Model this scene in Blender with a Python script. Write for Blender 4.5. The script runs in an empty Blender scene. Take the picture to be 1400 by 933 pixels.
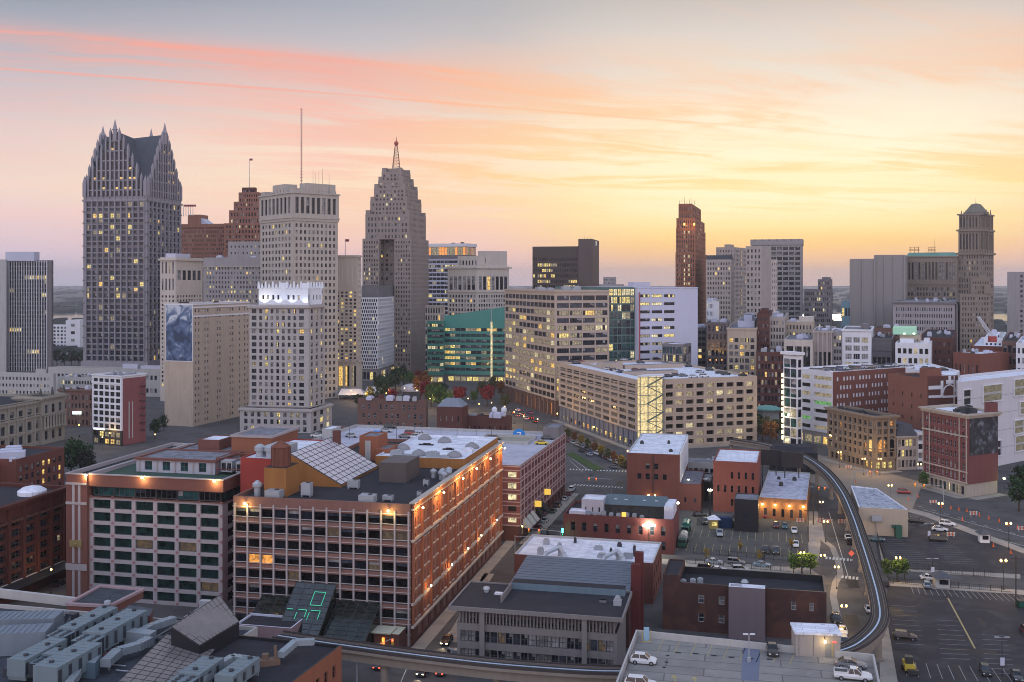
import bpy,bmesh,math,random
from mathutils import Vector,Matrix
R=math.radians
rnd=random.Random(7)
SC=bpy.context.scene
COL=SC.collection

# ------------------------------------------------------------------ camera, sky, sun, exposure
F,CX,HY,H=1400.0,700.0,383.0,76.0
cam=bpy.data.cameras.new('camera');cam.lens=36;cam.sensor_width=36
cam.shift_y=-(466.5-HY)/1400.0
cam.clip_start=1;cam.clip_end=60000
camo=bpy.data.objects.new('camera',cam);COL.objects.link(camo)
camo.location=(0,0,H);camo.rotation_euler=(R(90),0,0)
SC.camera=camo
SC.view_settings.view_transform='Standard';SC.view_settings.look='None'
SC.view_settings.exposure=0.0;SC.view_settings.gamma=1.0
SC.view_settings.use_curve_mapping=False
cy=SC.cycles
cy.use_denoising=True
try:cy.denoiser='OPENIMAGEDENOISE'
except Exception:pass
cy.max_bounces=5;cy.diffuse_bounces=3;cy.glossy_bounces=3;cy.volume_bounces=0
cy.transmission_bounces=2;cy.transparent_max_bounces=6
cy.sample_clamp_indirect=4.0;cy.caustics_reflective=False;cy.caustics_refractive=False
cy.use_light_tree=True;cy.filter_width=1.0

def lin(r,g,b,s=1.0):
 f=lambda c:(c/12.92 if c<= .04045 else((c+ .055)/1.055)**2.4)
 return(f(r/255)*s,f(g/255)*s,f(b/255)*s,1.0)

SUN_AZ=15.0 # degrees right of the view direction
W=bpy.data.worlds.new("World");SC.world=W;W.use_nodes=True
nt=W.node_tree;N=nt.nodes;LK=nt.links.new
for n in list(N):N.remove(n)
def wmath(op,a,b=None,c=None,clamp=False):
 n=N.new('ShaderNodeMath');n.operation=op;n.use_clamp=clamp
 for i,v in enumerate((a,b,c)):
  if v is None:continue
  if isinstance(v,(int,float)):n.inputs[i].default_value=v
  else:LK(v,n.inputs[i])
 return n.outputs[0]
def wmap(v,a,b,c=0.0,d=1.0,smooth=True):
 n=N.new('ShaderNodeMapRange');n.interpolation_type='SMOOTHSTEP' if smooth else 'LINEAR'
 LK(v,n.inputs[0]);n.inputs[1].default_value=a;n.inputs[2].default_value=b
 n.inputs[3].default_value=c;n.inputs[4].default_value=d
 return n.outputs[0]
def wramp(v,stops):
 n=N.new('ShaderNodeValToRGB');cr=n.color_ramp
 while len(cr.elements)<len(stops):cr.elements.new(.5)
 for e,(p,c)in zip(cr.elements,stops):e.position=p;e.color=c
 LK(v,n.inputs[0]);return n.outputs[0]
def wmix(f,a,b,mode='MIX'):
 n=N.new('ShaderNodeMix');n.data_type='RGBA';n.blend_type=mode
 for i,v in((0,f),(6,a),(7,b)):
  if isinstance(v,(int,float)):n.inputs[i].default_value=v
  elif isinstance(v,tuple):n.inputs[i].default_value=v
  else:LK(v,n.inputs[i])
 return n.outputs[2]
def wnoise(vec,scale,detail=4,rough=.55,dist=0.0):
 n=N.new('ShaderNodeTexNoise');LK(vec,n.inputs['Vector'])
 n.inputs['Scale'].default_value=scale;n.inputs['Detail'].default_value=detail
 n.inputs['Roughness'].default_value=rough;n.inputs['Distortion'].default_value=dist
 return n.outputs[0]
def wcomb(x,y,z=0.0):
 n=N.new('ShaderNodeCombineXYZ')
 for i,v in enumerate((x,y,z)):
  if isinstance(v,(int,float)):n.inputs[i].default_value=v
  else:LK(v,n.inputs[i])
 return n.outputs[0]
tc=N.new('ShaderNodeTexCoord');sp=N.new('ShaderNodeSeparateXYZ');LK(tc.outputs['Generated'],sp.inputs[0])
dx,dy,dz=sp.outputs
hl=wmath('SQRT',wmath('ADD',wmath('MULTIPLY',dx,dx),wmath('ADD',wmath('MULTIPLY',dy,dy),1e-6)))
sx,sy=math.sin(R(SUN_AZ)),math.cos(R(SUN_AZ))
cosaz=wmath('DIVIDE',wmath('ADD',wmath('MULTIPLY',dx,sx),wmath('MULTIPLY',dy,sy)),hl)
zc=wmath('MAXIMUM',dz,0.0)
ez=wmath('POWER',zc,0.5) # spreads the low sky out over the ramp
P_=lambda z:z**0.5
left=wramp(ez,[(P_(0),lin(203,196,218)),(P_(.022),lin(222,200,214)),(P_(.055),lin(238,207,206)),(P_(.083),lin(244,217,201)),(P_(.137),lin(226,203,199)),
                  (P_(.175),lin(197,189,195)),(P_(.215),lin(168,167,179)),(P_(.255),lin(124,129,147)),(P_(.36),lin(120,130,155)),(1,lin(150,166,205))])
mid=wramp(ez,[(P_(0),lin(224,200,210)),(P_(.022),lin(245,202,198)),(P_(.05),lin(253,208,184)),(P_(.083),lin(254,222,188)),(P_(.122),lin(251,226,200)),
                 (P_(.17),lin(228,208,197)),(P_(.218),lin(200,186,188)),(P_(.255),lin(164,163,175)),(P_(.36),lin(135,143,165)),(1,lin(150,166,205))])
right=wramp(ez,[(P_(.002),lin(226,190,174)),(P_(.019),lin(245,194,146)),(P_(.0326),lin(254,205,128)),(P_(.0515),lin(255,222,140)),(P_(.083),lin(255,233,168)),
                   (P_(.12),lin(255,241,212)),(P_(.151),lin(252,237,211)),(P_(.185),lin(235,221,206)),(P_(.228),lin(212,202,200)),(P_(.26),lin(184,178,182)),(P_(.36),lin(150,152,168)),(1,lin(150,166,205))])
BK=1.0
back=wramp(ez,[(P_(0),lin(206,184,182)),(P_(.08),lin(218,194,190)),(P_(.25),lin(204,196,206)),(P_(.5),lin(174,182,208)),(1,lin(132,150,192))])
g=wmix(wmap(cosaz, .955, .998),mid,right)
g=wmix(wmap(cosaz, .74, .93),left,g)
g=wmix(wmap(cosaz, .72, .1),g,back)
gl=wmath('MULTIPLY',wmap(cosaz, .972, .9985),wmath('MULTIPLY',wmap(zc, .035, .075),wmap(zc, .16, .09)))
g=wmix(wmath('MULTIPLY',gl, .7),g,lin(255,247,212))
# cirrus on a flat layer: streaks run towards the right
zz=wmath('ADD',zc,0.012)
pxn=wmath('DIVIDE',dx,zz);pyn=wmath('DIVIDE',dy,zz)
vx,vy=math.sin(R(66)),math.cos(R(66))
uu=wmath('ADD',wmath('MULTIPLY',pxn,vx),wmath('MULTIPLY',pyn,vy))
ww=wmath('SUBTRACT',wmath('MULTIPLY',pxn,vy),wmath('MULTIPLY',pyn,vx))
warp=wnoise(wcomb(pxn,pyn), .16,3, .5)
warp2=wnoise(wcomb(pxn,pyn,4.4), .5,4, .55)
wwd=wmath('ADD',ww,wmath('ADD',wmath('MULTIPLY',warp,3.4),wmath('MULTIPLY',warp2, .8)))
n1=wnoise(wcomb(wmath('MULTIPLY',uu, .13),wmath('MULTIPLY',wwd, .55),1.7),1.0,5, .55, .25)
n2=wnoise(wcomb(wmath('MULTIPLY',uu, .5),wmath('MULTIPLY',wwd,2.6),3.3),1.0,8, .68, .8)
n3=wnoise(wcomb(pxn,pyn,7.7), .17,3, .5)
broad=wmap(n1, .42, .66)
fil=wmap(n2, .34, .70)
cmask=wmath('MULTIPLY',broad,wmath('MULTIPLY_ADD',fil, .75, .25))
cmask=wmath('ADD',cmask,wmath('MULTIPLY',wmap(n2, .52, .74), .22))
cmask=wmath('MULTIPLY',cmask,wmath('MULTIPLY',wmap(zc, .015, .07),wmap(zc, .25, .17)),clamp=True)
def trail(c,wd,u0,u1,strength,ro=.25):
 dd=wmath('ABSOLUTE',wmath('ADD',wmath('SUBTRACT',ww,c),wmath('MULTIPLY',wmath('SUBTRACT',n2, .5),wd*2.4)))
 m=wmap(dd,wd,0.0)
 m=wmath('MULTIPLY',m,wmath('MULTIPLY',wmap(uu,u0,u0+1.2),wmap(uu,u1,u1-2.6)))
 return wmath('MULTIPLY',wmath('MULTIPLY',m,wmath('MULTIPLY_ADD',fil,1-ro,ro)),strength)
def layer_w(px,py):
 v=Vector(((px-700)/1400,1,(383-py)/1400)).normalized();q=v.z+ .012
 return v.x/q*vy-v.y/q*vx
tr=wmath('MAXIMUM',trail(layer_w(0,94), .05,-4.0,5.2, .72, .8),trail(layer_w(0,40), .13,-4.0,4.6, .85))
tr=wmath('MAXIMUM',tr,trail(layer_w(400,84), .4,-1.6,4.8, .55))
tr=wmath('MAXIMUM',tr,trail(layer_w(1250,25), .5,1.5,9.0, .4))
cc_l=wmix(wmap(zc, .06, .19),lin(252,204,196),lin(255,176,158))
cc_r=wmix(wmap(zc, .05, .2),lin(255,232,160),lin(255,216,178))
ccol=wmix(wmap(cosaz, .90, .985),cc_l,cc_r)
ccol=wmix(wmap(cosaz, .5, .0),ccol,lin(205,185,205))
g=wmix(wmath('MULTIPLY',cmask,wmap(cosaz, .8, .95, .42, .6),clamp=True),g,ccol)
g=wmix(tr,g,wmix(wmap(cosaz, .9, .985),lin(255,160,134),lin(255,190,140)))
n4=wnoise(wcomb(wmath('ADD',wmath('MULTIPLY',pxn, .36),wmath('MULTIPLY',warp2,1.1)),wmath('ADD',wmath('MULTIPLY',pyn, .30),wmath('MULTIPLY',warp,1.6)),9.1),1.0,7, .62, .7)
n5=wnoise(wcomb(wmath('MULTIPLY',uu, .35),wmath('MULTIPLY',wwd,1.1),5.9),1.0,6, .6, .9)
puff=wmath('MULTIPLY',wmap(wmath('MULTIPLY_ADD',n5, .5,wmath('MULTIPLY',n4, .5)), .46, .57),wmath('MULTIPLY',wmap(zc, .035, .11),wmap(zc, .25, .17)))
puff=wmath('MULTIPLY',puff,wmap(cosaz, .80, .95))
g=wmix(wmath('MULTIPLY',puff, .62,clamp=True),g,wmix(wmap(zc, .07, .20),wmix(wmap(cosaz, .9, .985),lin(250,190,172),lin(255,212,122)),wmix(wmap(cosaz, .9, .99),lin(250,164,140),lin(250,188,146))))
gap=wmath('MULTIPLY',wmap(n3, .52, .36),wmath('MULTIPLY',wmap(zc, .08, .17), .22))
gap=wmath('MULTIPLY',gap,wmath('SUBTRACT',1.0,wmath('MAXIMUM',tr,cmask),clamp=True))
g=wmix(gap,g,wmix(wmap(cosaz, .9, .99),lin(186,202,212),lin(240,232,205)))
back_gain=wmap(cosaz, .6,-.3,1.0,2.35)  # unseen sky behind the viewer, made brighter to lift the facades
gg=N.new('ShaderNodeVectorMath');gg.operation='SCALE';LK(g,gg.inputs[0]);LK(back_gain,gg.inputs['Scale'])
sky=N.new('ShaderNodeTexSky');sky.sky_type='NISHITA';sky.sun_disc=False
sky.sun_elevation=R(5.0);sky.sun_rotation=R(SUN_AZ);sky.altitude=200
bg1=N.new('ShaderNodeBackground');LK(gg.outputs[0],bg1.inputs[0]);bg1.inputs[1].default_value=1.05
bg2=N.new('ShaderNodeBackground');LK(sky.outputs[0],bg2.inputs[0]);bg2.inputs[1].default_value=0.003
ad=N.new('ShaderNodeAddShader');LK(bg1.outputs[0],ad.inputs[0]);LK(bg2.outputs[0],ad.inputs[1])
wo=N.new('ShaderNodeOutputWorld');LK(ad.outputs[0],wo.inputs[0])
W.cycles.sampling_method='MANUAL';W.cycles.sample_map_resolution=1024

sun=bpy.data.lights.new('sun','SUN');sun.energy=0.5;sun.angle=R(7);sun.color=(1, .72, .45)
suno=bpy.data.objects.new('sun',sun);COL.objects.link(suno)
suno.rotation_euler=(R(90-5),0,R(180-SUN_AZ));suno.location=(0,0,300)
# a sun lamp shines along its -Z: aim it from the sunset glow back over the city
v=Vector((-math.sin(R(SUN_AZ))*math.cos(R(5)),-math.cos(R(SUN_AZ))*math.cos(R(5)),-math.sin(R(5))))
suno.rotation_euler=v.to_track_quat('-Z','Y').to_euler()

# ------------------------------------------------------------------ coordinates measured on the photograph, turned into metres
def V2(x,y):return Vector((x,y))
def at(px,Y):return V2((px-CX)/F*Y,Y)
def zt(py,Y):return H-(py-HY)/F*Y
def gz(px,py,z=0.0):
 Y=(H-z)*F/(py-HY);return V2((px-CX)/F*Y,Y)
def dr(a):return V2(math.sin(R(a)),math.cos(R(a)))
def reach(C,a,px):
 d=dr(a);k=(px-CX)/F
 return(C.x-k*C.y)/(k*d.y-d.x)
def proj(p):
 return CX+p[0]/p[1]*F,HY-(p[2]-H)/p[1]*F
def quadpoly(cpx,Y,lpx,rpx,aR,aL=None,dl=None,drr=None):
 """footprint [L, C, R, B] (counter-clockwise): near corner at photo column cpx and depth Y"""
 if cpx>960 and aR==12:aR=math.degrees(math.atan((cpx-CX)/F))+1.5
 aL=aR-90 if aL is None else aL
 C=at(cpx,Y)
 tl=dl if dl is not None else reach(C,aL,lpx)
 tr_=drr if drr is not None else reach(C,aR,rpx)
 if not 1<tl<130:tl=28
 if not 1<tr_<130:tr_=28
 L=C+dr(aL)*tl;Rr=C+dr(aR)*tr_
 return[L,C,Rr,L+Rr-C]
def sub(poly,a0,a1,b0,b1):
 """rectangle inside a footprint: a metres along the left face from the near corner, b along the right face"""
 L,C,Rr,B=poly;eL=(L-C).normalized();eR=(Rr-C).normalized()
 p=lambda a,b:C+eL*a+eR*b
 return[p(a1,b0),p(a0,b0),p(a0,b1),p(a1,b1)]
def dims(poly):return(poly[0]-poly[1]).length,(poly[2]-poly[1]).length
def inset(poly,s):
 n=len(poly);out=[]
 for i in range(n):
  p0,p1,p2=poly[i-1],poly[i],poly[(i+1)%n]
  d1=(p1-p0).normalized();d2=(p2-p1).normalized()
  n1=V2(-d1.y,d1.x);n2=V2(-d2.y,d2.x)
  k=1+n1.dot(n2)
  out.append(p1+(n1+n2)*(s/max(k, .2)))
 return out

# ------------------------------------------------------------------ materials
MATS={}
def newmat(name):
 m=bpy.data.materials.new(name);m.use_nodes=True
 nt=m.node_tree;b=nt.nodes['Principled BSDF']
 m.cycles.emission_sampling='NONE'
 return m,nt,b
def wallmat(name,rgb,var=.16,streak=.18,rough=.88,scale=1.0,spec=.25,metal=0.0,seam=0.0,blotch=None):
 if name in MATS:return MATS[name]
 m,nt,b=newmat(name);N=nt.nodes;K=nt.links.new
 tc=N.new('ShaderNodeTexCoord')
 a=N.new('ShaderNodeTexNoise');K(tc.outputs['Object'],a.inputs['Vector'])
 a.inputs['Scale'].default_value= .12*scale;a.inputs['Detail'].default_value=8;a.inputs['Roughness'].default_value= .65
 mp=N.new('ShaderNodeMapping');mp.inputs['Scale'].default_value=(.8*scale, .8*scale, .06*scale);K(tc.outputs['Object'],mp.inputs['Vector'])
 s=N.new('ShaderNodeTexNoise');K(mp.outputs[0],s.inputs['Vector']);s.inputs['Scale'].default_value=1.0;s.inputs['Detail'].default_value=5
 f=N.new('ShaderNodeMath');f.operation='MULTIPLY_ADD';K(a.outputs[0],f.inputs[0]);f.inputs[1].default_value=2*var;f.inputs[2].default_value=1-var
 f2=N.new('ShaderNodeMath');f2.operation='MULTIPLY_ADD';K(s.outputs[0],f2.inputs[0]);f2.inputs[1].default_value=2*streak;f2.inputs[2].default_value=1-streak
 mu=N.new('ShaderNodeMath');mu.operation='MULTIPLY';K(f.outputs[0],mu.inputs[0]);K(f2.outputs[0],mu.inputs[1])
 mx=N.new('ShaderNodeVectorMath');mx.operation='SCALE';mx.inputs[0].default_value=rgb[:3];K(mu.outputs[0],mx.inputs['Scale'])
 out=mx.outputs[0]
 if blotch:
  c=N.new('ShaderNodeTexNoise');K(tc.outputs['Object'],c.inputs['Vector']);c.inputs['Scale'].default_value= .22*scale;c.inputs['Detail'].default_value=6;c.inputs['Distortion'].default_value= .8
  r=N.new('ShaderNodeMapRange');K(c.outputs[0],r.inputs[0]);r.inputs[1].default_value= .48;r.inputs[2].default_value= .62
  mm=N.new('ShaderNodeMix');mm.data_type='RGBA';K(r.outputs[0],mm.inputs[0]);K(out,mm.inputs[6]);mm.inputs[7].default_value=(*blotch[:3],1)
  out=mm.outputs[2]
 if seam:
  q=N.new('ShaderNodeTexBrick');mq=N.new('ShaderNodeMapping');mq.inputs['Rotation'].default_value=(0,0,R(12.4));K(tc.outputs['Object'],mq.inputs['Vector']);K(mq.outputs[0],q.inputs['Vector'])
  q.inputs['Scale'].default_value=seam;q.inputs['Mortar Size'].default_value= .018;q.inputs['Brick Width'].default_value=1.9;q.inputs['Row Height'].default_value= .5
  q.inputs['Color1'].default_value=(1,1,1,1);q.inputs['Color2'].default_value=(.84, .84, .85,1);q.inputs['Mortar'].default_value=(.5, .5, .5,1)
  ms=N.new('ShaderNodeMix');ms.data_type='RGBA';ms.blend_type='MULTIPLY';ms.inputs[0].default_value=1;K(out,ms.inputs[6]);K(q.outputs[0],ms.inputs[7]);out=ms.outputs[2]
 K(out,b.inputs['Base Color']);b.inputs['Roughness'].default_value=rough;b.inputs['Specular IOR Level'].default_value=spec;b.inputs['Metallic'].default_value=metal
 MATS[name]=m;return m
def glassmat(name,rgb,rough=.12,spec=.5,blinds=0.0):
 if name in MATS:return MATS[name]
 m,nt,b=newmat(name);N=nt.nodes;K=nt.links.new
 tc=N.new('ShaderNodeTexCoord');g=N.new('ShaderNodeNewGeometry')
 a=N.new('ShaderNodeTexNoise');K(g.outputs['Position'],a.inputs['Vector']);a.inputs['Scale'].default_value= .45;a.inputs['Detail'].default_value=3
 f=N.new('ShaderNodeMapRange');K(a.outputs[0],f.inputs[0]);f.inputs[1].default_value= .35;f.inputs[2].default_value= .65;f.inputs[3].default_value= .45;f.inputs[4].default_value=1.7
 mx=N.new('ShaderNodeVectorMath');mx.operation='SCALE';mx.inputs[0].default_value=rgb[:3];K(f.outputs[0],mx.inputs['Scale'])
 K(mx.outputs[0],b.inputs['Base Color']);b.inputs['Roughness'].default_value=rough;b.inputs['Specular IOR Level'].default_value=spec
 bp=N.new('ShaderNodeBump');bp.inputs['Strength'].default_value= .12;bp.inputs['Distance'].default_value= .3
 c=N.new('ShaderNodeTexNoise');K(g.outputs['Position'],c.inputs['Vector']);c.inputs['Scale'].default_value= .5
 K(c.outputs[0],bp.inputs['Height']);K(bp.outputs[0],b.inputs['Normal'])
 MATS[name]=m;return m
def litmat(name,rgb,s,spread=1.0):
 if name in MATS:return MATS[name]
 m,nt,b=newmat(name);N=nt.nodes;K=nt.links.new
 g=N.new('ShaderNodeNewGeometry')
 a=N.new('ShaderNodeTexNoise');K(g.outputs['Position'],a.inputs['Vector']);a.inputs['Scale'].default_value= .9;a.inputs['Detail'].default_value=5;a.inputs['Roughness'].default_value= .8
 f=N.new('ShaderNodeMapRange');K(a.outputs[0],f.inputs[0]);f.inputs[1].default_value= .38;f.inputs[2].default_value= .64;f.inputs[3].default_value=s*(1- .8*spread);f.inputs[4].default_value=s*(1+ .5*spread)
 b.inputs['Base Color'].default_value=(.05, .05, .05,1);b.inputs['Roughness'].default_value= .2
 b.inputs['Emission Color'].default_value=(*rgb[:3],1);K(f.outputs[0],b.inputs['Emission Strength'])
 MATS[name]=m;return m
def emit(name,rgb,s):
 if name in MATS:return MATS[name]
 m,nt,b=newmat(name)
 b.inputs['Base Color'].default_value=(.1, .1, .1,1)
 b.inputs['Emission Color'].default_value=(*rgb[:3],1);b.inputs['Emission Strength'].default_value=s
 MATS[name]=m;return m
def plain(name,rgb,rough=.6,spec=.4,metal=0.0):return wallmat(name,rgb, .1, .06,rough,3.0,spec,metal)
def objcolor(name,rough=.4,spec=.5,metal=0.0,coat=0.0,var=0.0):
 """one material for many copies: the colour is each object's own paint or leaf colour"""
 if name in MATS:return MATS[name]
 m,nt,b=newmat(name);N=nt.nodes;K=nt.links.new
 oi=N.new('ShaderNodeObjectInfo');out=oi.outputs['Color']
 if var:
  tc=N.new('ShaderNodeTexCoord');a=N.new('ShaderNodeTexNoise');K(tc.outputs['Object'],a.inputs['Vector']);a.inputs['Scale'].default_value= .9;a.inputs['Detail'].default_value=5
  f=N.new('ShaderNodeMapRange');K(a.outputs[0],f.inputs[0]);f.inputs[1].default_value= .3;f.inputs[2].default_value= .7;f.inputs[3].default_value=1-var;f.inputs[4].default_value=1+var
  mx=N.new('ShaderNodeVectorMath');mx.operation='SCALE';K(out,mx.inputs[0]);K(f.outputs[0],mx.inputs['Scale']);out=mx.outputs[0]
 K(out,b.inputs['Base Color']);b.inputs['Roughness'].default_value=rough;b.inputs['Specular IOR Level'].default_value=spec
 b.inputs['Metallic'].default_value=metal;b.inputs['Coat Weight'].default_value=coat
 MATS[name]=m;return m

G_DARK=glassmat('dark_glass',(.010, .012, .018), .12, .35);G_MID=glassmat('grey_glass',(.035, .04, .055), .18, .4);G_BLIND=glassmat('blind_behind_glass',(.2, .19, .19), .35)
G_TEAL=glassmat('teal_glass',(.012, .05, .05), .08, .7);G_BLACK=glassmat('black_glass',(.005, .005, .006), .08, .25)
L_WARM=litmat('warm_lit_room',(1, .62, .16),1.1);L_YEL=litmat('yellow_lit_room',(1, .78, .25),1.0);L_PALE=litmat('pale_lit_room',(1, .86, .5), .9);L_DIM=litmat('dim_lit_room',(1, .82, .5), .32);L_ORA=litmat('orange_lit_room',(1, .4, .07),1.0)

# ------------------------------------------------------------------ mesh collecting and linking
class MB:
 def __init__(s):s.v=[];s.f=[];s.m=[]
 def face(s,pts,mi=0):
  k=len(s.v);s.v.extend(tuple(p)for p in pts);s.f.append(tuple(range(k,k+len(pts))));s.m.append(mi)
 def hexa(s,b,t,mi=0):
  """closed solid between bottom ring b and top ring t (3D points, counter-clockwise from above)"""
  n=len(b);k=len(s.v);s.v.extend(tuple(p)for p in b);s.v.extend(tuple(p)for p in t)
  for i in range(n):
   j=(i+1)%n;s.f.append((k+i,k+j,k+n+j,k+n+i));s.m.append(mi)
  s.f.append(tuple(k+n+i for i in range(n)));s.m.append(mi)
  s.f.append(tuple(k+i for i in reversed(range(n))));s.m.append(mi)
 def prism(s,poly,z0,z1,mi=0):
  s.hexa([(p[0],p[1],z0)for p in poly],[(p[0],p[1],z1)for p in poly],mi)
 def box(s,c,sx,sy,sz,rot=0.0,mi=0):
  """box on its base centre c, turned by rot radians"""
  co,si=math.cos(rot),math.sin(rot)
  q=[(-sx/2,-sy/2),(sx/2,-sy/2),(sx/2,sy/2),(-sx/2,sy/2)]
  s.prism([(c[0]+x*co-y*si,c[1]+x*si+y*co)for x,y in q],c[2],c[2]+sz,mi)
 def tube(s,p0,p1,r0,r1=None,n=8,mi=0,cap=True):
  r1=r0 if r1 is None else r1;p0=Vector(p0);p1=Vector(p1);d=(p1-p0).normalized()
  a=d.orthogonal().normalized();b=d.cross(a)
  ring=lambda p,r:[p+(a*math.cos(2*math.pi*i/n)+b*math.sin(2*math.pi*i/n))*r for i in range(n)]
  A=ring(p0,r0);B=ring(p1,r1);k=len(s.v);s.v.extend(tuple(p)for p in A);s.v.extend(tuple(p)for p in B)
  for i in range(n):
   j=(i+1)%n;s.f.append((k+i,k+j,k+n+j,k+n+i));s.m.append(mi)
  if cap:
   s.f.append(tuple(k+i for i in reversed(range(n))));s.m.append(mi);s.f.append(tuple(k+n+i for i in range(n)));s.m.append(mi)
 def lathe(s,c,prof,n=16,mi=0):
  """prof: (radius, z) pairs"""
  k=len(s.v)
  for r,z in prof:
   for i in range(n):
    a=2*math.pi*i/n;s.v.append((c[0]+r*math.cos(a),c[1]+r*math.sin(a),c[2]+z))
  for q in range(len(prof)-1):
   for i in range(n):
    j=(i+1)%n;s.f.append((k+q*n+i,k+q*n+j,k+(q+1)*n+j,k+(q+1)*n+i));s.m.append(mi)
  s.f.append(tuple(k+(len(prof)-1)*n+i for i in range(n)));s.m.append(mi)
  s.f.append(tuple(k+i for i in reversed(range(n))));s.m.append(mi)
 def mesh(s,name,mats,off=(0,0,0)):
  me=bpy.data.meshes.new(name)
  me.from_pydata([(x-off[0],y-off[1],z-off[2])for x,y,z in s.v],[],s.f)
  for m in mats:me.materials.append(m)
  if len(mats)>1:me.polygons.foreach_set('material_index',s.m)
  me.update();return me
 def build(s,name,mats,parent=None,loc=(0,0,0)):
  if not isinstance(mats,(list,tuple)):mats=[mats]
  off=parent.matrix_basis.translation if parent is not None else loc
  if parent is not None and parent.parent is not None:off=off+parent.parent.matrix_basis.translation
  me=s.mesh(name,mats,off)
  o=bpy.data.objects.new(name,me);COL.objects.link(o)
  if parent is not None:o.parent=parent
  else:o.location=loc
  return o
def tag(o,label=None,cat=None,group=None,kind=None):
 if label:o['label']=label
 if cat:o['category']=cat
 if group:o['group']=group
 if kind:o['kind']=kind
 return o
def thing(name,label,cat,loc=(0,0,0),group=None,rz=0.0):
 o=bpy.data.objects.new(name,None);COL.objects.link(o);o.empty_display_size= .5
 o.location=loc;o.rotation_euler=(0,0,rz);tag(o,label,cat,group)
 return o
def copy_tree(o,parent=None):
 c=o.copy();COL.objects.link(c)
 if parent is not None:c.parent=parent
 for ch in list(o.children):copy_tree(ch,c)
 return c
def structure(name,mb,mat,label=None):
 o=mb.build(name,mat);o['kind']='structure'
 o['label']=label or name.replace('_',' ');return o

# ------------------------------------------------------------------ buildings
PANES={}
def pane_mesh(w,h,sty,glass,frame,var=0):
 key=(round(w,2),round(h,2),sty,glass.name,frame.name,var)
 if key in PANES:return PANES[key]
 m=MB();q={'sash':1,'grid':2,'grid3':3,'ribbon':max(2,int(w/1.6)+1),'tall':2,'big':3}.get(sty,1);rv=random.Random(var*7+int(w*100));on='lit' in glass.name
 for i in range(q):
  x0,x1=w*i/q,w*(i+1)/q;hs=rv.choice((.35, .5, .62))*h;k=2 if rv.random()<(.3 if on else .22)and var and sty!='plain' else 0
  if k and not on:m.face([(x0,0,0),(x1,0,0),(x1,0,h-hs),(x0,0,h-hs)],0);m.face([(x0,0,h-hs),(x1,0,h-hs),(x1,0,h),(x0,0,h)],2)
  else:m.face([(x0,0,0),(x1,0,0),(x1,0,h),(x0,0,h)],k)
 pr=-.05
 def bar(x0,x1,z0,z1):m.hexa([(x0,pr,z0),(x1,pr,z0),(x1,-.004,z0),(x0,-.004,z0)],[(x0,pr,z1),(x1,pr,z1),(x1,-.004,z1),(x0,-.004,z1)],1)
 if sty!='plain':
  t=min(.14,w* .08)
  nv,nh={'sash':(0,1),'grid':(1,1),'grid3':(2,1),'ribbon':(max(1,int(w/1.6)),0),'tall':(1,3),'slit':(0,int(max(1,h/3.6))),'big':(2,2),'frame':(0,0)}[sty]
  bar(0,t,0,h);bar(w-t,w,0,h);bar(t,w-t,0,t);bar(t,w-t,h-t,h)
  for i in range(nv):
   x=w*(i+1)/(nv+1);bar(x-t/2,x+t/2,t,h-t)
  for i in range(nh):
   z=h*(i+1)/(nh+1);pr2=pr
   x=[t]+[w*(q+1)/(nv+1)for q in range(nv)]+[w-t]
   for a,b in zip(x,x[1:]):bar(a+(t/2 if a>t else 0),b-(t/2 if b<w-t else 0),z-t/2,z+t/2)
 me=m.mesh('window',[glass,frame,G_DARK if on else G_MID if glass.name in('black_glass','bottle_green_glass')else G_BLIND]);PANES[key]=me
 return me
FRAME_L=plain('pale_window_frame',(.5, .48, .48));FRAME_D=plain('dark_window_frame',(.05, .05, .055))
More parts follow.
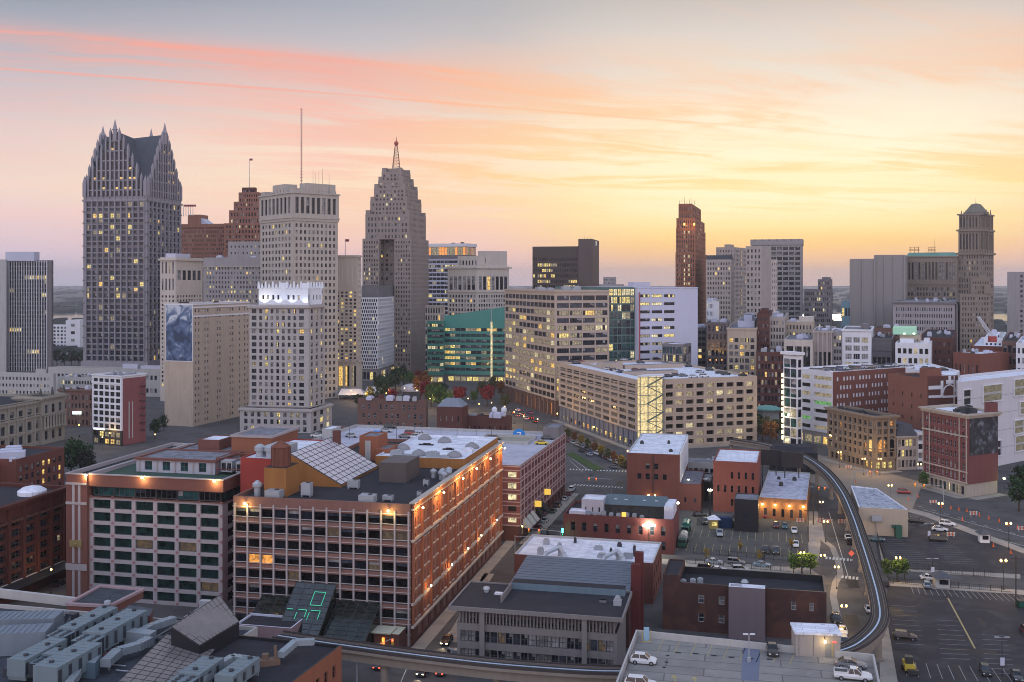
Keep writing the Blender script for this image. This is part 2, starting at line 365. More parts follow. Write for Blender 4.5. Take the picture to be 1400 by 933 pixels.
class Building:
 def __init__(s,name,label,cat,base,group=None,ymax=933,cap=100):
  s.o=thing(name,label,cat,(base[0],base[1],0),group);s.acc={};s.k=0;s.win=[];s.ymax=ymax;s.cap=cap
 def mb(s,part,mat):
  k=(part,mat.name,s.k)
  if k not in s.acc:s.acc[k]=(MB(),mat)
  return s.acc[k][0]
 def box(s,part,mat,poly,z0,z1):s.mb(part,mat).prism(poly,z0,z1)
 def sep(s,part,mat,fn,mats=None):
  """a part of its own mesh"""
  m=MB();fn(m);return m.build(part,mats or mat,s.o)
 def face(s,p0,p1,z0,z1,mat,sp=None):
  d=(p1-p0);L=d.length;d=d/L;n=V2(d.y,-d.x);w=s.mb('wall',mat)
  P=lambda u,z,o=0.0:(p0.x+d.x*u+n.x*o,p0.y+d.y*u+n.y*o,z)
  if not sp:
   w.face([P(0,z0),P(L,z0),P(L,z1),P(0,z1)]);return
  ms=sp.get('ms', .04*L);nc=sp['nc'];nr=sp['nr'];wf=sp.get('wf', .5);hf=sp.get('hf', .55)
  if wf< .62:wf*=1.14
  if hf< .62:hf*=1.1
  zb=z0+sp.get('mb',0.0);ze=z1-sp.get('mt',1.2);ch=(ze-zb)/nr;cw=(L-2*ms)/nc
  rec=sp.get('rec', .3);sty=sp.get('sty','plain');lit=sp.get('lit', .07);skip=sp.get('skip')
  cols=sp.get('cols')or[(ms+cw*i+cw*(1-wf)/2,ms+cw*i+cw*(1+wf)/2)for i in range(nc)]
  rows=[(zb+ch*j+ch*(1-hf)* .45,zb+ch*j+ch*(1-hf)* .45+ch*hf)for j in range(nr)]
  glass=sp.get('glass',[G_DARK,G_DARK,G_MID,G_BLIND]);lits=sp.get('lits',[L_WARM,L_YEL,L_PALE]);frame=sp.get('frame',FRAME_D)
  zc=z0
  for j,(v0,v1)in enumerate(rows):
   w.face([P(0,zc),P(L,zc),P(L,v0),P(0,v0)]);uc=0.0
   off=cw* .5 if sp.get('stagger')and j%2 else 0.0
   rowlit=lit
   if 'rowlit' in sp:rowlit=sp['rowlit'].get(j,lit)
   prev=rnd.random()<rowlit
   for i,(u0,u1)in enumerate(cols):
    u0+=off;u1+=off
    if u1>L- .05:continue
    if skip and skip(i,j):continue
    w.face([P(uc,v0),P(u0,v0),P(u0,v1),P(uc,v1)])
    for a,b in(((u0,v0),(u1,v0)),((u1,v0),(u1,v1)),((u1,v1),(u0,v1)),((u0,v1),(u0,v0))):
     w.face([P(*a),P(*b),P(b[0],b[1],-rec),P(a[0],a[1],-rec)])
    pl=rowlit
    if sp.get('run'):pl= .82 if prev else rowlit* .25
    isl=rnd.random()<pl;prev=isl
    gm=(L_DIM if rnd.random()< .4 and 'dim' not in sp else rnd.choice(lits))if isl else rnd.choice(glass)
    if 'pick' in sp:
     q=sp['pick'](i,j)
     if q:gm=q
    s.win.append((P(u0,v0,-rec),math.atan2(d.y,d.x),u1-u0,v1-v0,sty,gm,frame,rnd.choice((0,0,1,2,3))if sty!='plain' else 0))
    uc=u1
   w.face([P(uc,v0),P(L,v0),P(L,v1),P(uc,v1)]);zc=v1
  w.face([P(0,zc),P(L,zc),P(L,z1),P(0,z1)])
  if 'pier' in sp:
   pw,po=sp['pier'];pm=s.mb('pier',sp.get('piermat',mat))
   us=sp.get('pus')or[ms+cw*i for i in range(nc+1)]
   for u in us:
    u0,u1=max(0.02,u-pw/2),min(L- .02,u+pw/2)
    q=[P(u0,0,po),P(u1,0,po),P(u1,0, .005),P(u0,0, .005)]
    pm.prism(q,zb if sp.get('pierlow')is None else z0+sp['pierlow'],z1-sp.get('piertop', .3))
  for(v,hh,po,mm)in sp.get('bands',()):
   s.mb('string_course',mm).prism([P(-po,0,po),P(L+po,0,po),P(L+po,0, .006),P(-po,0, .006)],z0+v,z0+v+hh)
 def mass(s,poly,z0,z1,wall,roof,specs=None,par=(1.0, .4),cornice=None,cmat=None):
  specs=specs or{};n=len(poly);s.k+=1
  for i in range(n):s.face(poly[i],poly[(i+1)%n],z0,z1,wall,specs.get(i))
  ph,pt=par
  if ph>0:
   q=inset(poly,pt);w=s.mb('parapet',cmat or wall)
   for i in range(n):
    j=(i+1)%n;a,b,c,d=poly[i],poly[j],q[j],q[i]
    w.face([(a.x,a.y,z1),(b.x,b.y,z1),(c.x,c.y,z1),(d.x,d.y,z1)])
    w.face([(d.x,d.y,z1),(c.x,c.y,z1),(c.x,c.y,z1-ph),(d.x,d.y,z1-ph)])
   s.mb('roof',roof).face([(p.x,p.y,z1-ph)for p in q])
  else:s.mb('roof',roof).face([(p.x,p.y,z1)for p in poly])
  if cornice:
   for(dz,hh,po)in cornice:
    q=inset(poly,-po);q2=inset(poly,-.01);c=s.mb('cornice',cmat or wall);a,b=z1+dz,z1+dz+hh
    for i in range(n):
     j=(i+1)%n
     X=lambda p,z:(p.x,p.y,z)
     c.face([X(q[i],a),X(q[j],a),X(q[j],b),X(q[i],b)])
     c.face([X(q[i],b),X(q[j],b),X(q2[j],b),X(q2[i],b)])
     c.face([X(q2[i],a),X(q2[j],a),X(q[j],a),X(q[i],a)])
 def clutter(s,poly,z,n,mat,seed=1,size=(2,5),h=(1.2,3.2),name='rooftop_unit'):
  r=random.Random(seed);L,C,Rr,B=poly[:4];a=math.atan2((C-L).y,(C-L).x)
  for i in range(n):
   t,q=r.uniform(.15, .85),r.uniform(.15, .85);p=C+(L-C)*t+(Rr-C)*q
   m=MB();w_,d_,h_=r.uniform(*size),r.uniform(*size),r.uniform(*h)
   m.box((p.x,p.y,z),w_,d_,h_,a)
   m.box((p.x,p.y,z+h_),w_* .7,d_* .6, .35,a)
   m.build(name,mat,s.o)
 def finish(s):
  bx,by=s.o.location.x,s.o.location.y
  for(part,*_),(m,mat)in s.acc.items():
   if m.f:m.build(part,mat,s.o)
  def score(wd):
   (x,y,z),a,w,h=wd[0],wd[1],wd[2],wd[3];n=V2(math.sin(a),-math.cos(a));view=V2(-x,-y).normalized()
   px,py=proj((x,y,z));ok=-10<px<1410 and py<s.ymax+5
   return w*h*max(0,n.dot(view))/(x*x+y*y)*(1 if ok else 1e-4)
  ws=sorted(s.win,key=score,reverse=True)
  for(p,a,w,h,sty,gm,fr,va)in ws[:s.cap]:
   o=bpy.data.objects.new('window',pane_mesh(w,h,sty,gm,fr,va));COL.objects.link(o);o.parent=s.o
   o.location=(p[0]-bx,p[1]-by,p[2]);o.rotation_euler=(0,0,a)
  rest=ws[s.cap:]
  if rest:
   mats=[];vs=[];fs=[];mi=[]
   for(p,a,w,h,sty,gm,fr,va)in rest:
    me=pane_mesh(w,h,sty,gm,fr,va);co,si=math.cos(a),math.sin(a);k=len(vs)
    for vv in me.vertices:x,y,z=vv.co;vs.append((p[0]-bx+x*co-y*si,p[1]-by+x*si+y*co,p[2]+z))
    loc=[]
    for m_ in me.materials:
     if m_ not in mats:mats.append(m_)
     loc.append(mats.index(m_))
    for pl in me.polygons:fs.append(tuple(k+q for q in pl.vertices));mi.append(loc[pl.material_index])
   me=bpy.data.meshes.new('windows');me.from_pydata(vs,[],fs)
   for m_ in mats:me.materials.append(m_)
   me.polygons.foreach_set('material_index',mi);me.update()
   o=bpy.data.objects.new('window',me);COL.objects.link(o);o.parent=s.o;o['kind']='stuff'
  return s
def S(nc,nr,wf=.5,hf=.55,**k):return dict(nc=nc,nr=nr,wf=wf,hf=hf,**k)
# ------------------------------------------------------------------ ground, roads, lots, river
def sheet(name,pxs,z,mat,label=None):
 m=MB();m.face([(*gz(x,y,z),z)for x,y in pxs]);return structure(name,m,mat,label)
ASPH=wallmat('asphalt',(.085, .08, .08), .32, .05, .8, .6,blotch=(.06, .058, .06));ASPHD=wallmat('dark_asphalt',(.034, .031, .036), .36, .05, .8, .8,blotch=(.05, .047, .05))
ASPHG=wallmat('worn_asphalt',(.085, .082, .075), .25, .05, .85,1.2,blotch=(.065, .062, .058));PAVE=wallmat('pavement_concrete',(.30, .27, .235), .16, .04, .85,1.0,blotch=(.25, .225, .2))
GRASS=wallmat('grass_strip',(.045, .075, .02), .3, .1, .95,2);PAINT=wallmat('road_paint',(.55, .54, .5), .25, .1, .8,3);PAINTY=wallmat('worn_yellow_paint',(.38, .30, .14), .3, .1, .85,3);PAINTW=wallmat('faded_white_paint',(.30, .295, .29), .3, .1, .85,3)
gm,gnt,gb=newmat('city_ground');NN=gnt.nodes;K=gnt.links.new
tcg=NN.new('ShaderNodeTexCoord');n1_=NN.new('ShaderNodeTexNoise');K(tcg.outputs['Object'],n1_.inputs['Vector']);n1_.inputs['Scale'].default_value= .006;n1_.inputs['Detail'].default_value=9;n1_.inputs['Roughness'].default_value= .7
rpg=NN.new('ShaderNodeValToRGB');rpg.color_ramp.elements.new(.5);rpg.color_ramp.elements.new(.6)
for e,(p_,c_)in zip(rpg.color_ramp.elements,((.38,(.05, .05, .042,1)),(.5,(.095, .085, .075,1)),(.56,(.12, .115, .115,1)),(.66,(.2, .19, .19,1)))):e.position=p_;e.color=c_
K(n1_.outputs[0],rpg.inputs[0]);K(rpg.outputs[0],gb.inputs['Base Color']);gb.inputs['Roughness'].default_value= .9
m=MB()
xs=[-9000,-3000,-900,0,900,3000,9000];ys=[-300,150,700,1200,2500,6000,13000]
for i in range(6):
 for j in range(6):m.face([(xs[i],ys[j],0),(xs[i+1],ys[j],0),(xs[i+1],ys[j+1],0),(xs[i],ys[j+1],0)])
structure('ground',m,gm,'city ground spreading out to the hazy horizon')
m=MB();m.face([(-420,120, .004),(420,120, .004),(620,1000, .004),(-620,1000, .004)]);structure('road',m,ASPH,'asphalt streets between the downtown blocks')
m=MB();m.face([(-9000,1980, .02),(9000,1850, .02),(9000,2250, .02),(-9000,2300, .02)]);structure('river',m,wallmat('river_water',(.06, .085, .08), .1, .02, .15, .05),'flat green grey river beyond the downtown towers')
# parking lots and pavements
sheet('parking_lot',[(1196,735),(1290,712),(1420,762),(1420,788),(1245,780),(1203,776)], .010,ASPHD,'dark parking lot behind the beige windowless block')
sheet('parking_lot',[(1213,799),(1395,812),(1480,826),(1520,960),(1228,960),(1213,880)], .010,ASPHD,'large dark parking lot with faded bay lines at the lower right')
sheet('parking_lot',[(934,702),(1100,714),(1104,764),(938,756),(905,752)], .010,ASPHG,'small worn parking lot behind the brick restaurants')
sheet('parking_lot',[(905,771),(1113,786),(1115,797),(905,786)], .010,ASPHD,'narrow parking lot behind the dark brick building')
def strip(m,a,b,wdt,z):
 d=(b-a).normalized();n=V2(-d.y,d.x)*wdt/2
 m.face([(*(a-n),z),(*(b-n),z),(*(b+n),z),(*(a+n),z)])
def pxstrip(m,p,q,wdt,z=.022):strip(m,gz(*p),gz(*q),wdt,z)
kerbs=[]
def pavement(pxs,label):
 m=MB();m.prism([gz(x,y)for x,y in pxs][::1],0, .13);o=structure('pavement',m,PAVE,label)
 return o
pavement([(905,765),(1105,777),(1125,790),(1110,799),(1095,790),(905,772)][::-1],'raised pavement along the narrow parking lot')
pavement([(1100,700),(1118,700),(1122,745),(1118,775),(1106,770),(1104,715)][::-1],'pavement beside the worn parking lot')
pavement([(1192,700),(1200,735),(1207,779),(1395,792),(1395,786),(1245,779),(1212,775),(1201,735),(1196,700)],'pavement along the upper parking lot')
pavement([(1201,790),(1205,797),(1210,801),(1390,813),(1450,820),(1450,814),(1390,807),(1213,796)],'pavement along the large parking lot')
pavement([(1200,860),(1213,850),(1232,960),(1205,960)][::-1],'pavement under the elevated track beside the large lot')
pavement([(1240,700),(1262,706),(1420,765),(1420,758),(1270,702),(1246,696)],'pavement along the wide avenue')
m=MB();m.prism([gz(774,621),gz(783,619),gz(826,642),gz(812,644)][::-1],0, .16);structure('grass_median',m,GRASS,'narrow grass median in the boulevard by the parking garage')
# painted markings
m=MB()
for i in range(19): # bays of the large lot
 t=i/18
 pxstrip(m,(1222+26*t,800+75*t)if False else(1246+i*8.2,803+i* .62),(1249+i*8.8,812+i* .7), .12)
for row in range(3):
 y0=828+row*22
 for i in range(9):
  yy=y0+i*6.5-row*2
  pxstrip(m,(1218+row*62+i* .8,yy),(1252+row*62+i*1.5,yy+2), .11)
for i in range(12):pxstrip(m,(1236+i*15,905+i*1.1),(1240+i*16.2,925+i*1.1), .12)
structure('bay_markings',m,PAINTW,'faded white bay lines on the large parking lot')
m=MB();pxstrip(m,(1296,818),(1333,887), .35);structure('bay_divider_marking',m,PAINTY,'long pale diagonal line across the large parking lot')
m=MB()
for i in range(15):pxstrip(m,(950+i*10.4,723+i* .55),(946+i*10.8,735+i* .55), .12)
for i in range(16):pxstrip(m,(930+i*11.4,742+i* .6),(926+i*11.8,753+i* .6), .12)
for i in range(11):pxstrip(m,(935+i*16,776+i* .8),(932+i*16.4,783+i* .8), .12)
structure('bay_markings',m,PAINTY,'faded yellow bay lines on the worn parking lots')
m=MB()
for i in range(14):pxstrip(m,(1200+i*2.6,738+i*2.9),(1230+i*4.6,738+i*2.9), .11)
for i in range(10):pxstrip(m,(1272+i*3,742+i*3.2),(1300+i*4,743+i*3.2), .11)
structure('bay_markings',m,PAINTW,'faded bay lines on the upper parking lot')
m=MB()
def ladder(m,a,b,n,ln,wdt=.45):
 """crossing stripes between two photo points, each ln metres long across the walk"""
 A,B=gz(*a),gz(*b);d=(B-A).normalized();nn=V2(-d.y,d.x)
 for i in range(n):
  c=A.lerp(B,i/(n-1));strip(m,c-nn*ln/2,c+nn*ln/2,wdt, .024)
ladder(m,(722,742),(768,749),12,3.0);ladder(m,(780,642),(868,645),22,2.6, .5);ladder(m,(786,663),(850,667),16,2.6, .5)
ladder(m,(1130,763),(1164,766),8,2.6, .5);ladder(m,(1152,789),(1172,791),5,2.6, .5)
structure('crossing_markings',m,PAINT,'white striped pedestrian crossings')
m=MB()
for a,b in(((1252,702),(1330,728)),((1330,728),(1420,752)),((1262,697),(1340,719)),((1340,719),(1420,740))):pxstrip(m,a,b, .22)
for i in range(9):pxstrip(m,(1255+i*18,692+i*5.2),(1262+i*18,694+i*5.2), .2)
for i in range(9):pxstrip(m,(733+i*4.6,735-i*9),(735+i*4.6,731-i*9), .2)
for a,b in(((783,628),(806,644)),((779,630),(797,646)),((1133,700),(1160,790)),((560,905),(548,933)),((600,880),(640,838))):pxstrip(m,a,b, .16)
structure('lane_markings',m,PAINT,'painted lane lines on the avenues')
# concrete repair seam winding down the street under the elevated track
m=MB();pts=[(1120,715),(1124,738),(1138,748),(1146,768),(1149,785),(1142,797),(1139,815),(1146,850),(1152,880)]
for a,b in zip(pts,pts[1:]):pxstrip(m,a,b,1.6, .016)
structure('road_patch',m,PAVE,'pale concrete repair strip winding along the street')
m=MB();m.face([(*gz(x,y), .012)for x,y in((1060,612),(1135,625),(1262,660),(1246,700),(1190,690),(1110,660),(1050,630))]);structure('road',m,wallmat('painted_lamplight_road',(.21, .18, .15), .2, .05, .8, .6),'broad pale intersection lit by the street lamps')  # street lamp light is put into the paler, warmer road colour
# air: a thin even haze over the whole city
hm=bpy.data.materials.new('air');hm.use_nodes=True;hn=hm.node_tree;hn.nodes.remove(hn.nodes['Principled BSDF'])
pv=hn.nodes.new('ShaderNodeVolumePrincipled');pv.inputs['Color'].default_value=(.86, .88, .95,1);pv.inputs['Density'].default_value=8e-5;pv.inputs['Anisotropy'].default_value= .2
hn.links.new(pv.outputs[0],hn.nodes['Material Output'].inputs['Volume'])
HAZE=True
if HAZE:
 m=MB();m.prism([(-9300,-600),(9300,-600),(9300,13300),(-9300,13300)],-1,215);o=m.build('haze',hm);tag(o,'pale evening haze over the whole city',None,None,'stuff')
# ------------------------------------------------------------------ wall and roof colours
BEIGE=wallmat('beige_brick',(.44, .355, .28));CREAM=wallmat('cream_stone',(.50, .44, .385));LIME=wallmat('limestone',(.36, .31, .28))
GREY=wallmat('grey_stone',(.30, .275, .275));DGREY=wallmat('dark_grey_stone',(.17, .155, .16));WHITE=wallmat('white_concrete',(.66, .65, .68), .08, .08)
LILAC=wallmat('pale_panel',(.5, .5, .6), .06, .06);RED=wallmat('red_brick',(.19, .07, .05));DRED=wallmat('dark_red_brick',(.11, .045, .036))
GUARD=wallmat('orange_brown_brick',(.27, .125, .085));BROWN=wallmat('brown_brick',(.15, .085, .07));TAN=wallmat('tan_precast',(.42, .33, .265), .1, .1)
STOTT=wallmat('russet_brick',(.30, .135, .08));SLATE=wallmat('slate_roof',(.075, .08, .095), .2, .2);ROOFD=wallmat('dark_roof_membrane',(.030, .030, .037), .4, .1,scale=2,seam=.5)
ROOFG=wallmat('grey_roof_membrane',(.22, .22, .25), .25, .1,scale=2,seam=.5,blotch=(.14, .14, .16));ROOFW=wallmat('white_roof_membrane',(.76, .77, .84), .10, .08,scale=1.5,seam=.45,blotch=(.62, .63, .70))
GREENR=wallmat('green_copper',(.13, .25, .21));METAL=plain('galvanised_metal',(.36, .38, .41), .45, .5, .3);DMETAL=plain('dark_metal',(.035, .035, .04), .5);LCONC=wallmat('pale_concrete',(.40, .385, .37), .14, .14)
BLACKP=wallmat('black_panel',(.02, .02, .024), .2, .05, .4)
G_BLUE=glassmat('blue_glass',(.018, .026, .05), .1, .45)
TWR='office towers of the skyline'

def mast(b,part,p,z0,z1,r=.35,mat=None,rungs=0):
 def fn(m):
  m.tube((p.x,p.y,z0),(p.x,p.y,z1),r,r* .5,6)
  for i in range(rungs):
   z=z0+(z1-z0)*(i+ .5)/rungs;m.box((p.x,p.y,z),r*5,r*1.2,r*1.2)
 return b.sep(part,mat or DMETAL,fn)
def flagpole(b,p,z0,z1,col):
 o=b.sep('flagpole',METAL,lambda m:m.tube((p.x,p.y,z0),(p.x,p.y,z1), .3, .18,6))
 f=MB();n=6;h=1.7
 for i in range(n):
  x0,x1=i* .4,(i+1)* .4;y0,y1= .35*math.sin(i*1.1), .35*math.sin((i+1)*1.1)
  for dy_ in(0, .06):
   q=[(p.x+ .2+x0,p.y+y0+dy_,z1-h),(p.x+ .2+x1,p.y+y1+dy_,z1-h),(p.x+ .2+x1,p.y+y1+dy_,z1),(p.x+ .2+x0,p.y+y0+dy_,z1)]
   f.face(q if dy_==0 else q[::-1])
 f.build('flag',plain(col[0],col[1], .9),o)

# dark tower with white fins, far left
q=quadpoly(70.5,850,7,73,8);b=Building('fin_tower','dark glass slab tower with white vertical fins at the left edge of the skyline','skyscraper',q[1],TWR)
z=zt(356,850);a,d=dims(q)
b.mass(q,0,z,DGREY,ROOFG,{0:S(15,25, .9, .8,ms=4,mt=1.5,rec=.4,pier=(.42, .9),piermat=WHITE,lit=.012,run=True,rowlit={9: .12,4: .1,15: .1},glass=[G_BLACK,G_DARK]),1:S(4,25, .8, .6,glass=[G_BLACK])},par=(.6, .5))
q2=sub(q,a* .35,a+0.0,4,d-4);b.mass(sub(q,14,40,5,d-5),z- .6,zt(345,860),LILAC,ROOFG,par=(0,0))
b.finish()
q=quadpoly(8,842,-60,10,8);b=Building('concrete_slab_tower','plain pale concrete slab joined to the dark finned tower','skyscraper',q[1],TWR)
b.mass(q,0,zt(355,842),LCONC,ROOFG,{0:S(3,20, .2, .3)},par=(.6, .5));b.finish()

# white block by the river
q=quadpoly(109,1090,60,113,10);b=Building('white_office_block','low white block with small square windows seen between the two left towers','building',q[1])
z=zt(438,1090);b.mass(q,0,z-5,WHITE,ROOFW,{0:S(9,6, .5, .5,ms=2,mb=4)},par=(.5, .5))
b.mass(sub(q,-.6,16,-.6,18),0,z,WHITE,ROOFW,{0:S(1,3, .28, .35,ms=1,mb=8)},par=(.5, .5));b.finish()

# postmodern gothic tower with stepped gables
Y=726;q=quadpoly(201,Y,114,248,10);a,d=dims(q);ODC=wallmat('grey_granite',(.27, .25, .275), .1, .1);ODCD=wallmat('grey_granite_band',(.16, .145, .15))
b=Building('gothic_gabled_skyscraper','tallest grey granite skyscraper with stepped gothic gables and corner spires','skyscraper',q[1],TWR,ymax=500)
ze=zt(268,Y);zp=zt(176,Y)
lt=[L_WARM,L_YEL,L_YEL]
zs=18;rowh=(ze-3-zs)/14
b.mass(q,zs,ze,ODC,SLATE,{0:S(10,28, .74, .78,ms=2,mt=3.5,mb=0,rec=.6,sty='grid',lit=.15,lits=lt,glass=[G_DARK,G_BLUE,G_BLUE],pier=(.7, .7),bands=[(rowh*k, .9, .45,ODCD)for k in range(1,14)]+[(ze-zs-3.4,1.2, .8,ODC)]),
       1:S(8,28, .72, .78,ms=2,mt=3.5,mb=0,rec=.6,sty='grid',lit=.15,lits=lt,glass=[G_DARK,G_BLUE,G_BLUE],pier=(.8, .7),bands=[(rowh*k, .9, .45,ODCD)for k in range(1,14)]+[(ze-zs-3.4,1.2, .8,ODC)])},par=(0,0))
b.mass(sub(q,-1.2,a+1.2,-1.2,d+1.2),0,zs,ODC,ROOFG,{0:S(8,1, .5, .6,sty='tall',lit=.5),1:S(7,1, .5, .6,sty='tall',lit=.7)},par=(0,0))
b.mass(sub(q,a-6,a+1.4,2,d-4),0,zt(322,Y),ODC,ROOFG,{0:S(2,26, .4, .5)},par=(0,0))
# cross gabled slate roof: eight planes, valleys running from the corners to the middle
L_,C_,R_,B_=sub(q, .8,a- .8, .8,d- .8);cen=(L_+C_+R_+B_)/4;rf=b.mb('roof',SLATE);top=zp-1
for p0,p1 in((L_,C_),(C_,R_),(R_,B_),(B_,L_)):
 mdl=(p0+p1)/2
 rf.face([(p0.x,p0.y,ze),(mdl.x,mdl.y,top),(cen.x,cen.y,top-2)]);rf.face([(mdl.x,mdl.y,top),(p1.x,p1.y,ze),(cen.x,cen.y,top-2)])
def gable(p0,p1,n):
 dd=p1-p0;Lh=dd.length;dd=dd/Lh;nn=V2(dd.y,-dd.x);pm=b.mb('gable',ODC);gl=MB()
 P=lambda u,o:(p0.x+dd.x*u+nn.x*o,p0.y+dd.y*u+nn.y*o)
 hs=[]
 for i in range(n+1):
  t=abs(2*i/n-1);hs.append(ze+6+(zp-ze-4)*(1-t**1.25))
 pitch=(Lh-1.6)/n
 for i,hgt in enumerate(hs):
  u= .8+i*pitch;w_=1.0 if i%2 else 1.35
  if i in(0,n):w_=2.2;u=1.3 if i==0 else Lh-1.3;hgt=ze+10
  pm.prism([P(u-w_/2, .9),P(u+w_/2, .9),P(u+w_/2,-.9),P(u-w_/2,-.9)],ze,hgt)
  apex=P(u,0);k4=[P(u-w_/2, .9),P(u+w_/2, .9),P(u+w_/2,-.9),P(u-w_/2,-.9)];hp=3.4 if i not in(0,n)else 5
  for e in range(4):pm.face([(*k4[e],hgt),(*k4[(e+1)%4],hgt),(*apex,hgt+hp)])
 for i in range(n):
  u0= .8+i*pitch;u1=u0+pitch;lo=min(hs[i],hs[i+1])-1.0
  m=MB();m.face([(*P(u0, .1),ze),(*P(u1, .1),ze),(*P(u1, .1),lo),(*P(u0, .1),lo)])
  m.face([(*P(u0,-.5),ze),(*P(u0,-.5),lo),(*P(u1,-.5),lo),(*P(u1,-.5),ze)])
  m.face([(*P(u0, .1),lo),(*P(u1, .1),lo),(*P(u1,-.5),lo),(*P(u0,-.5),lo)])
  m.build('gable_window',G_DARK,b.o)
  for k in range(int((lo-ze)/7)):
   zz_=ze+4+k*7
   pm.prism([P(u0+ .1, .35),P(u1- .1, .35),P(u1- .1, .12),P(u0+ .1, .12)],zz_,zz_+ .9)
   if rnd.random()< .2:
    m=MB();m.face([(*P(u0+ .6, .14),zz_+1.2),(*P(u1- .6, .14),zz_+1.2),(*P(u1- .6, .14),zz_+2.6),(*P(u0+ .6, .14),zz_+2.6)]);m.build('lit_pane',L_WARM,b.o)
for p0,p1 in((q[0],q[1]),(q[1],q[2]),(q[2],q[3]),(q[3],q[0])):gable(p0,p1,14)
for(p,py)in(((q[0]+q[1])/2,163),((q[1]+q[2])/2,168),((q[0]+q[3])/2,172),((q[2]+q[3])/2,176)):
 zz_=zt(py,p.y)
 b.sep('spire',ODC,lambda m:m.lathe((p.x,p.y,zz_-16),[(1.7,0),(1.7,8),(2.1,8.4),(1.5,9.5),(.1,16)],8))
b.finish()

# cream block right of it
q=quadpoly(240,640,219,277,14,aL=-72);a,d=dims(q);z=zt(352,640)
b=Building('cream_office_tower','pale cream tower with a tall arcaded top in front of the gabled skyscraper','skyscraper',q[1],TWR,ymax=420)
b.mass(q,0,z-22,CREAM,ROOFG,{0:S(4,22, .45, .5,mb=9),1:S(9,22, .45, .5,mb=9,lit=.05)},par=(0,0))
b.mass(sub(q,0.02,a- .02,0.02,d- .02),z-22,z,CREAM,ROOFG,{0:S(4,2, .4, .7,sty='tall'),1:S(5,1, .6, .62,sty='tall',mb=6,mt=6,lit=.12)},cornice=[(-2,1.2,1.0)])
b.mass(sub(q,2,a-2,3,20),z-1,z+2.5,LILAC,ROOFG,par=(0,0));b.finish()

# orange brick art deco tower and its wing
q=quadpoly(358,830,306,372,10);a,d=dims(q);b=Building('art_deco_brick_tower','orange brown brick art deco tower with stepped crown and a flag on top','skyscraper',q[1],TWR,ymax=350)
tiers=[(0,305,0,12),(3.2,287,2,2),(6.0,275,2,1),(9,262,4,2)]
z0=0
for i,(s_,py,nr,_)in enumerate(tiers):
 z1=zt(py,830);b.mass(sub(q,s_* .6,a-s_*1.15,s_* .6,d-s_),z0,z1,GUARD,ROOFG,{0:S(11-i,30 if i==0 else 2, .4, .5,mt=.8,lit=.06,lits=[L_PALE]),1:S(5,30 if i==0 else 2, .4, .5)},par=(.6, .4));z0=z1- .6
p=(q[0]+q[1]+q[2]+q[3])/4;z1=zt(262,830);rr=sub(q,9,a-13,6,d-10)
b.mass(rr,z1- .5,z1+4,DRED,ROOFD,{0:S(6,1, .5, .5,lits=[L_PALE],lit=.1)},par=(0,0))
flagpole(b,at(341,838),z1+4,zt(217,838),('flag_cloth',(.3, .08, .1)));b.finish()
q=quadpoly(312,845,246,330,10);a,d=dims(q);b=Building('art_deco_brick_wing','lower orange brick wing with a row of flags beside the art deco tower','building',q[1],TWR,ymax=360)
z=zt(306,845);b.mass(q,0,z,GUARD,ROOFG,{0:S(22,34, .4, .5,lit=.03,lits=[L_PALE]),1:S(6,20, .4, .5)},cornice=[(-3,1, .6)])
b.mass(sub(q,a* .6,a-6,2,16),z- .5,zt(293,845),GUARD,ROOFG,par=(.5, .4))
g4=sub(q,a* .42,a* .72,3,14);b.sep('glass_gable',LILAC,lambda m:m.hexa([(p.x,p.y,z- .4)for p in g4],[(g4[0].x,g4[0].y,z+8),(g4[0].x+ .5,g4[0].y,z+8),(g4[3].x+ .5,g4[3].y,z+8),(g4[3].x,g4[3].y,z+8)]))
for i in range(5):flagpole(b,at(251+i*3.2,850),zt(296,850),zt(280,850),('flag_cloth',(.3, .08, .1)))
b.finish()

# grey stone slab beside it
q=quadpoly(360,720,278,380,12);a,d=dims(q);b=Building('grey_stone_office','broad grey stone office block with brightly lit offices behind the mural building','building',q[1],TWR,ymax=415)
z=zt(352,720);b.mass(q,0,z,GREY,ROOFG,{0:S(18,26, .42, .48,mt=6,lit=.10,lits=[L_YEL,L_WARM],bands=[(z-7,1, .5,LIME)],rowlit={20: .5,18: .45}),1:S(8,26, .42, .48)})
b.mass(sub(q,2,a* .62,3,d-3),z-1,zt(330,720),GREY,ROOFG,{0:S(8,2, .3, .3,mb=2)});b.clutter(q,z-1,4,LILAC,3);b.finish()

# tall tower with tall windows under the parapet and a mast
Y=640;q=quadpoly(400,Y,356,462,50);a,d=dims(q);b=Building('corner_towered_skyscraper','pale stone skyscraper with tall dark windows below its parapet and a radio mast','skyscraper',q[1],TWR,ymax=470)
z=zt(262,Y);zl=zt(293,Y);TW=wallmat('weathered_pale_stone',(.40, .355, .31), .14, .22)
b.mass(q,0,zl-4,TW,ROOFG,{0:S(9,27, .5, .5,mt=.6,lit=.04,lits=[L_WARM,L_ORA,L_YEL],rec=.5),1:S(10,27, .42, .5,mt=.6,lit=.05,lits=[L_WARM,L_YEL],rec=.5)},par=(0,0))
b.mass(sub(q,-.5,a+ .5,-.5,d+ .5),zl-4,z,TW,ROOFG,{0:S(8,1, .62, .78,ms=1.5,mb=3.5,mt=1.6,sty='slit',rec=.9,lit=0),1:S(8,1, .62, .78,ms=1.5,mb=3.5,mt=1.6,sty='slit',rec=.9,lit=0)},cornice=[(-1, .8, .7),(-16.5, .8, .5)])
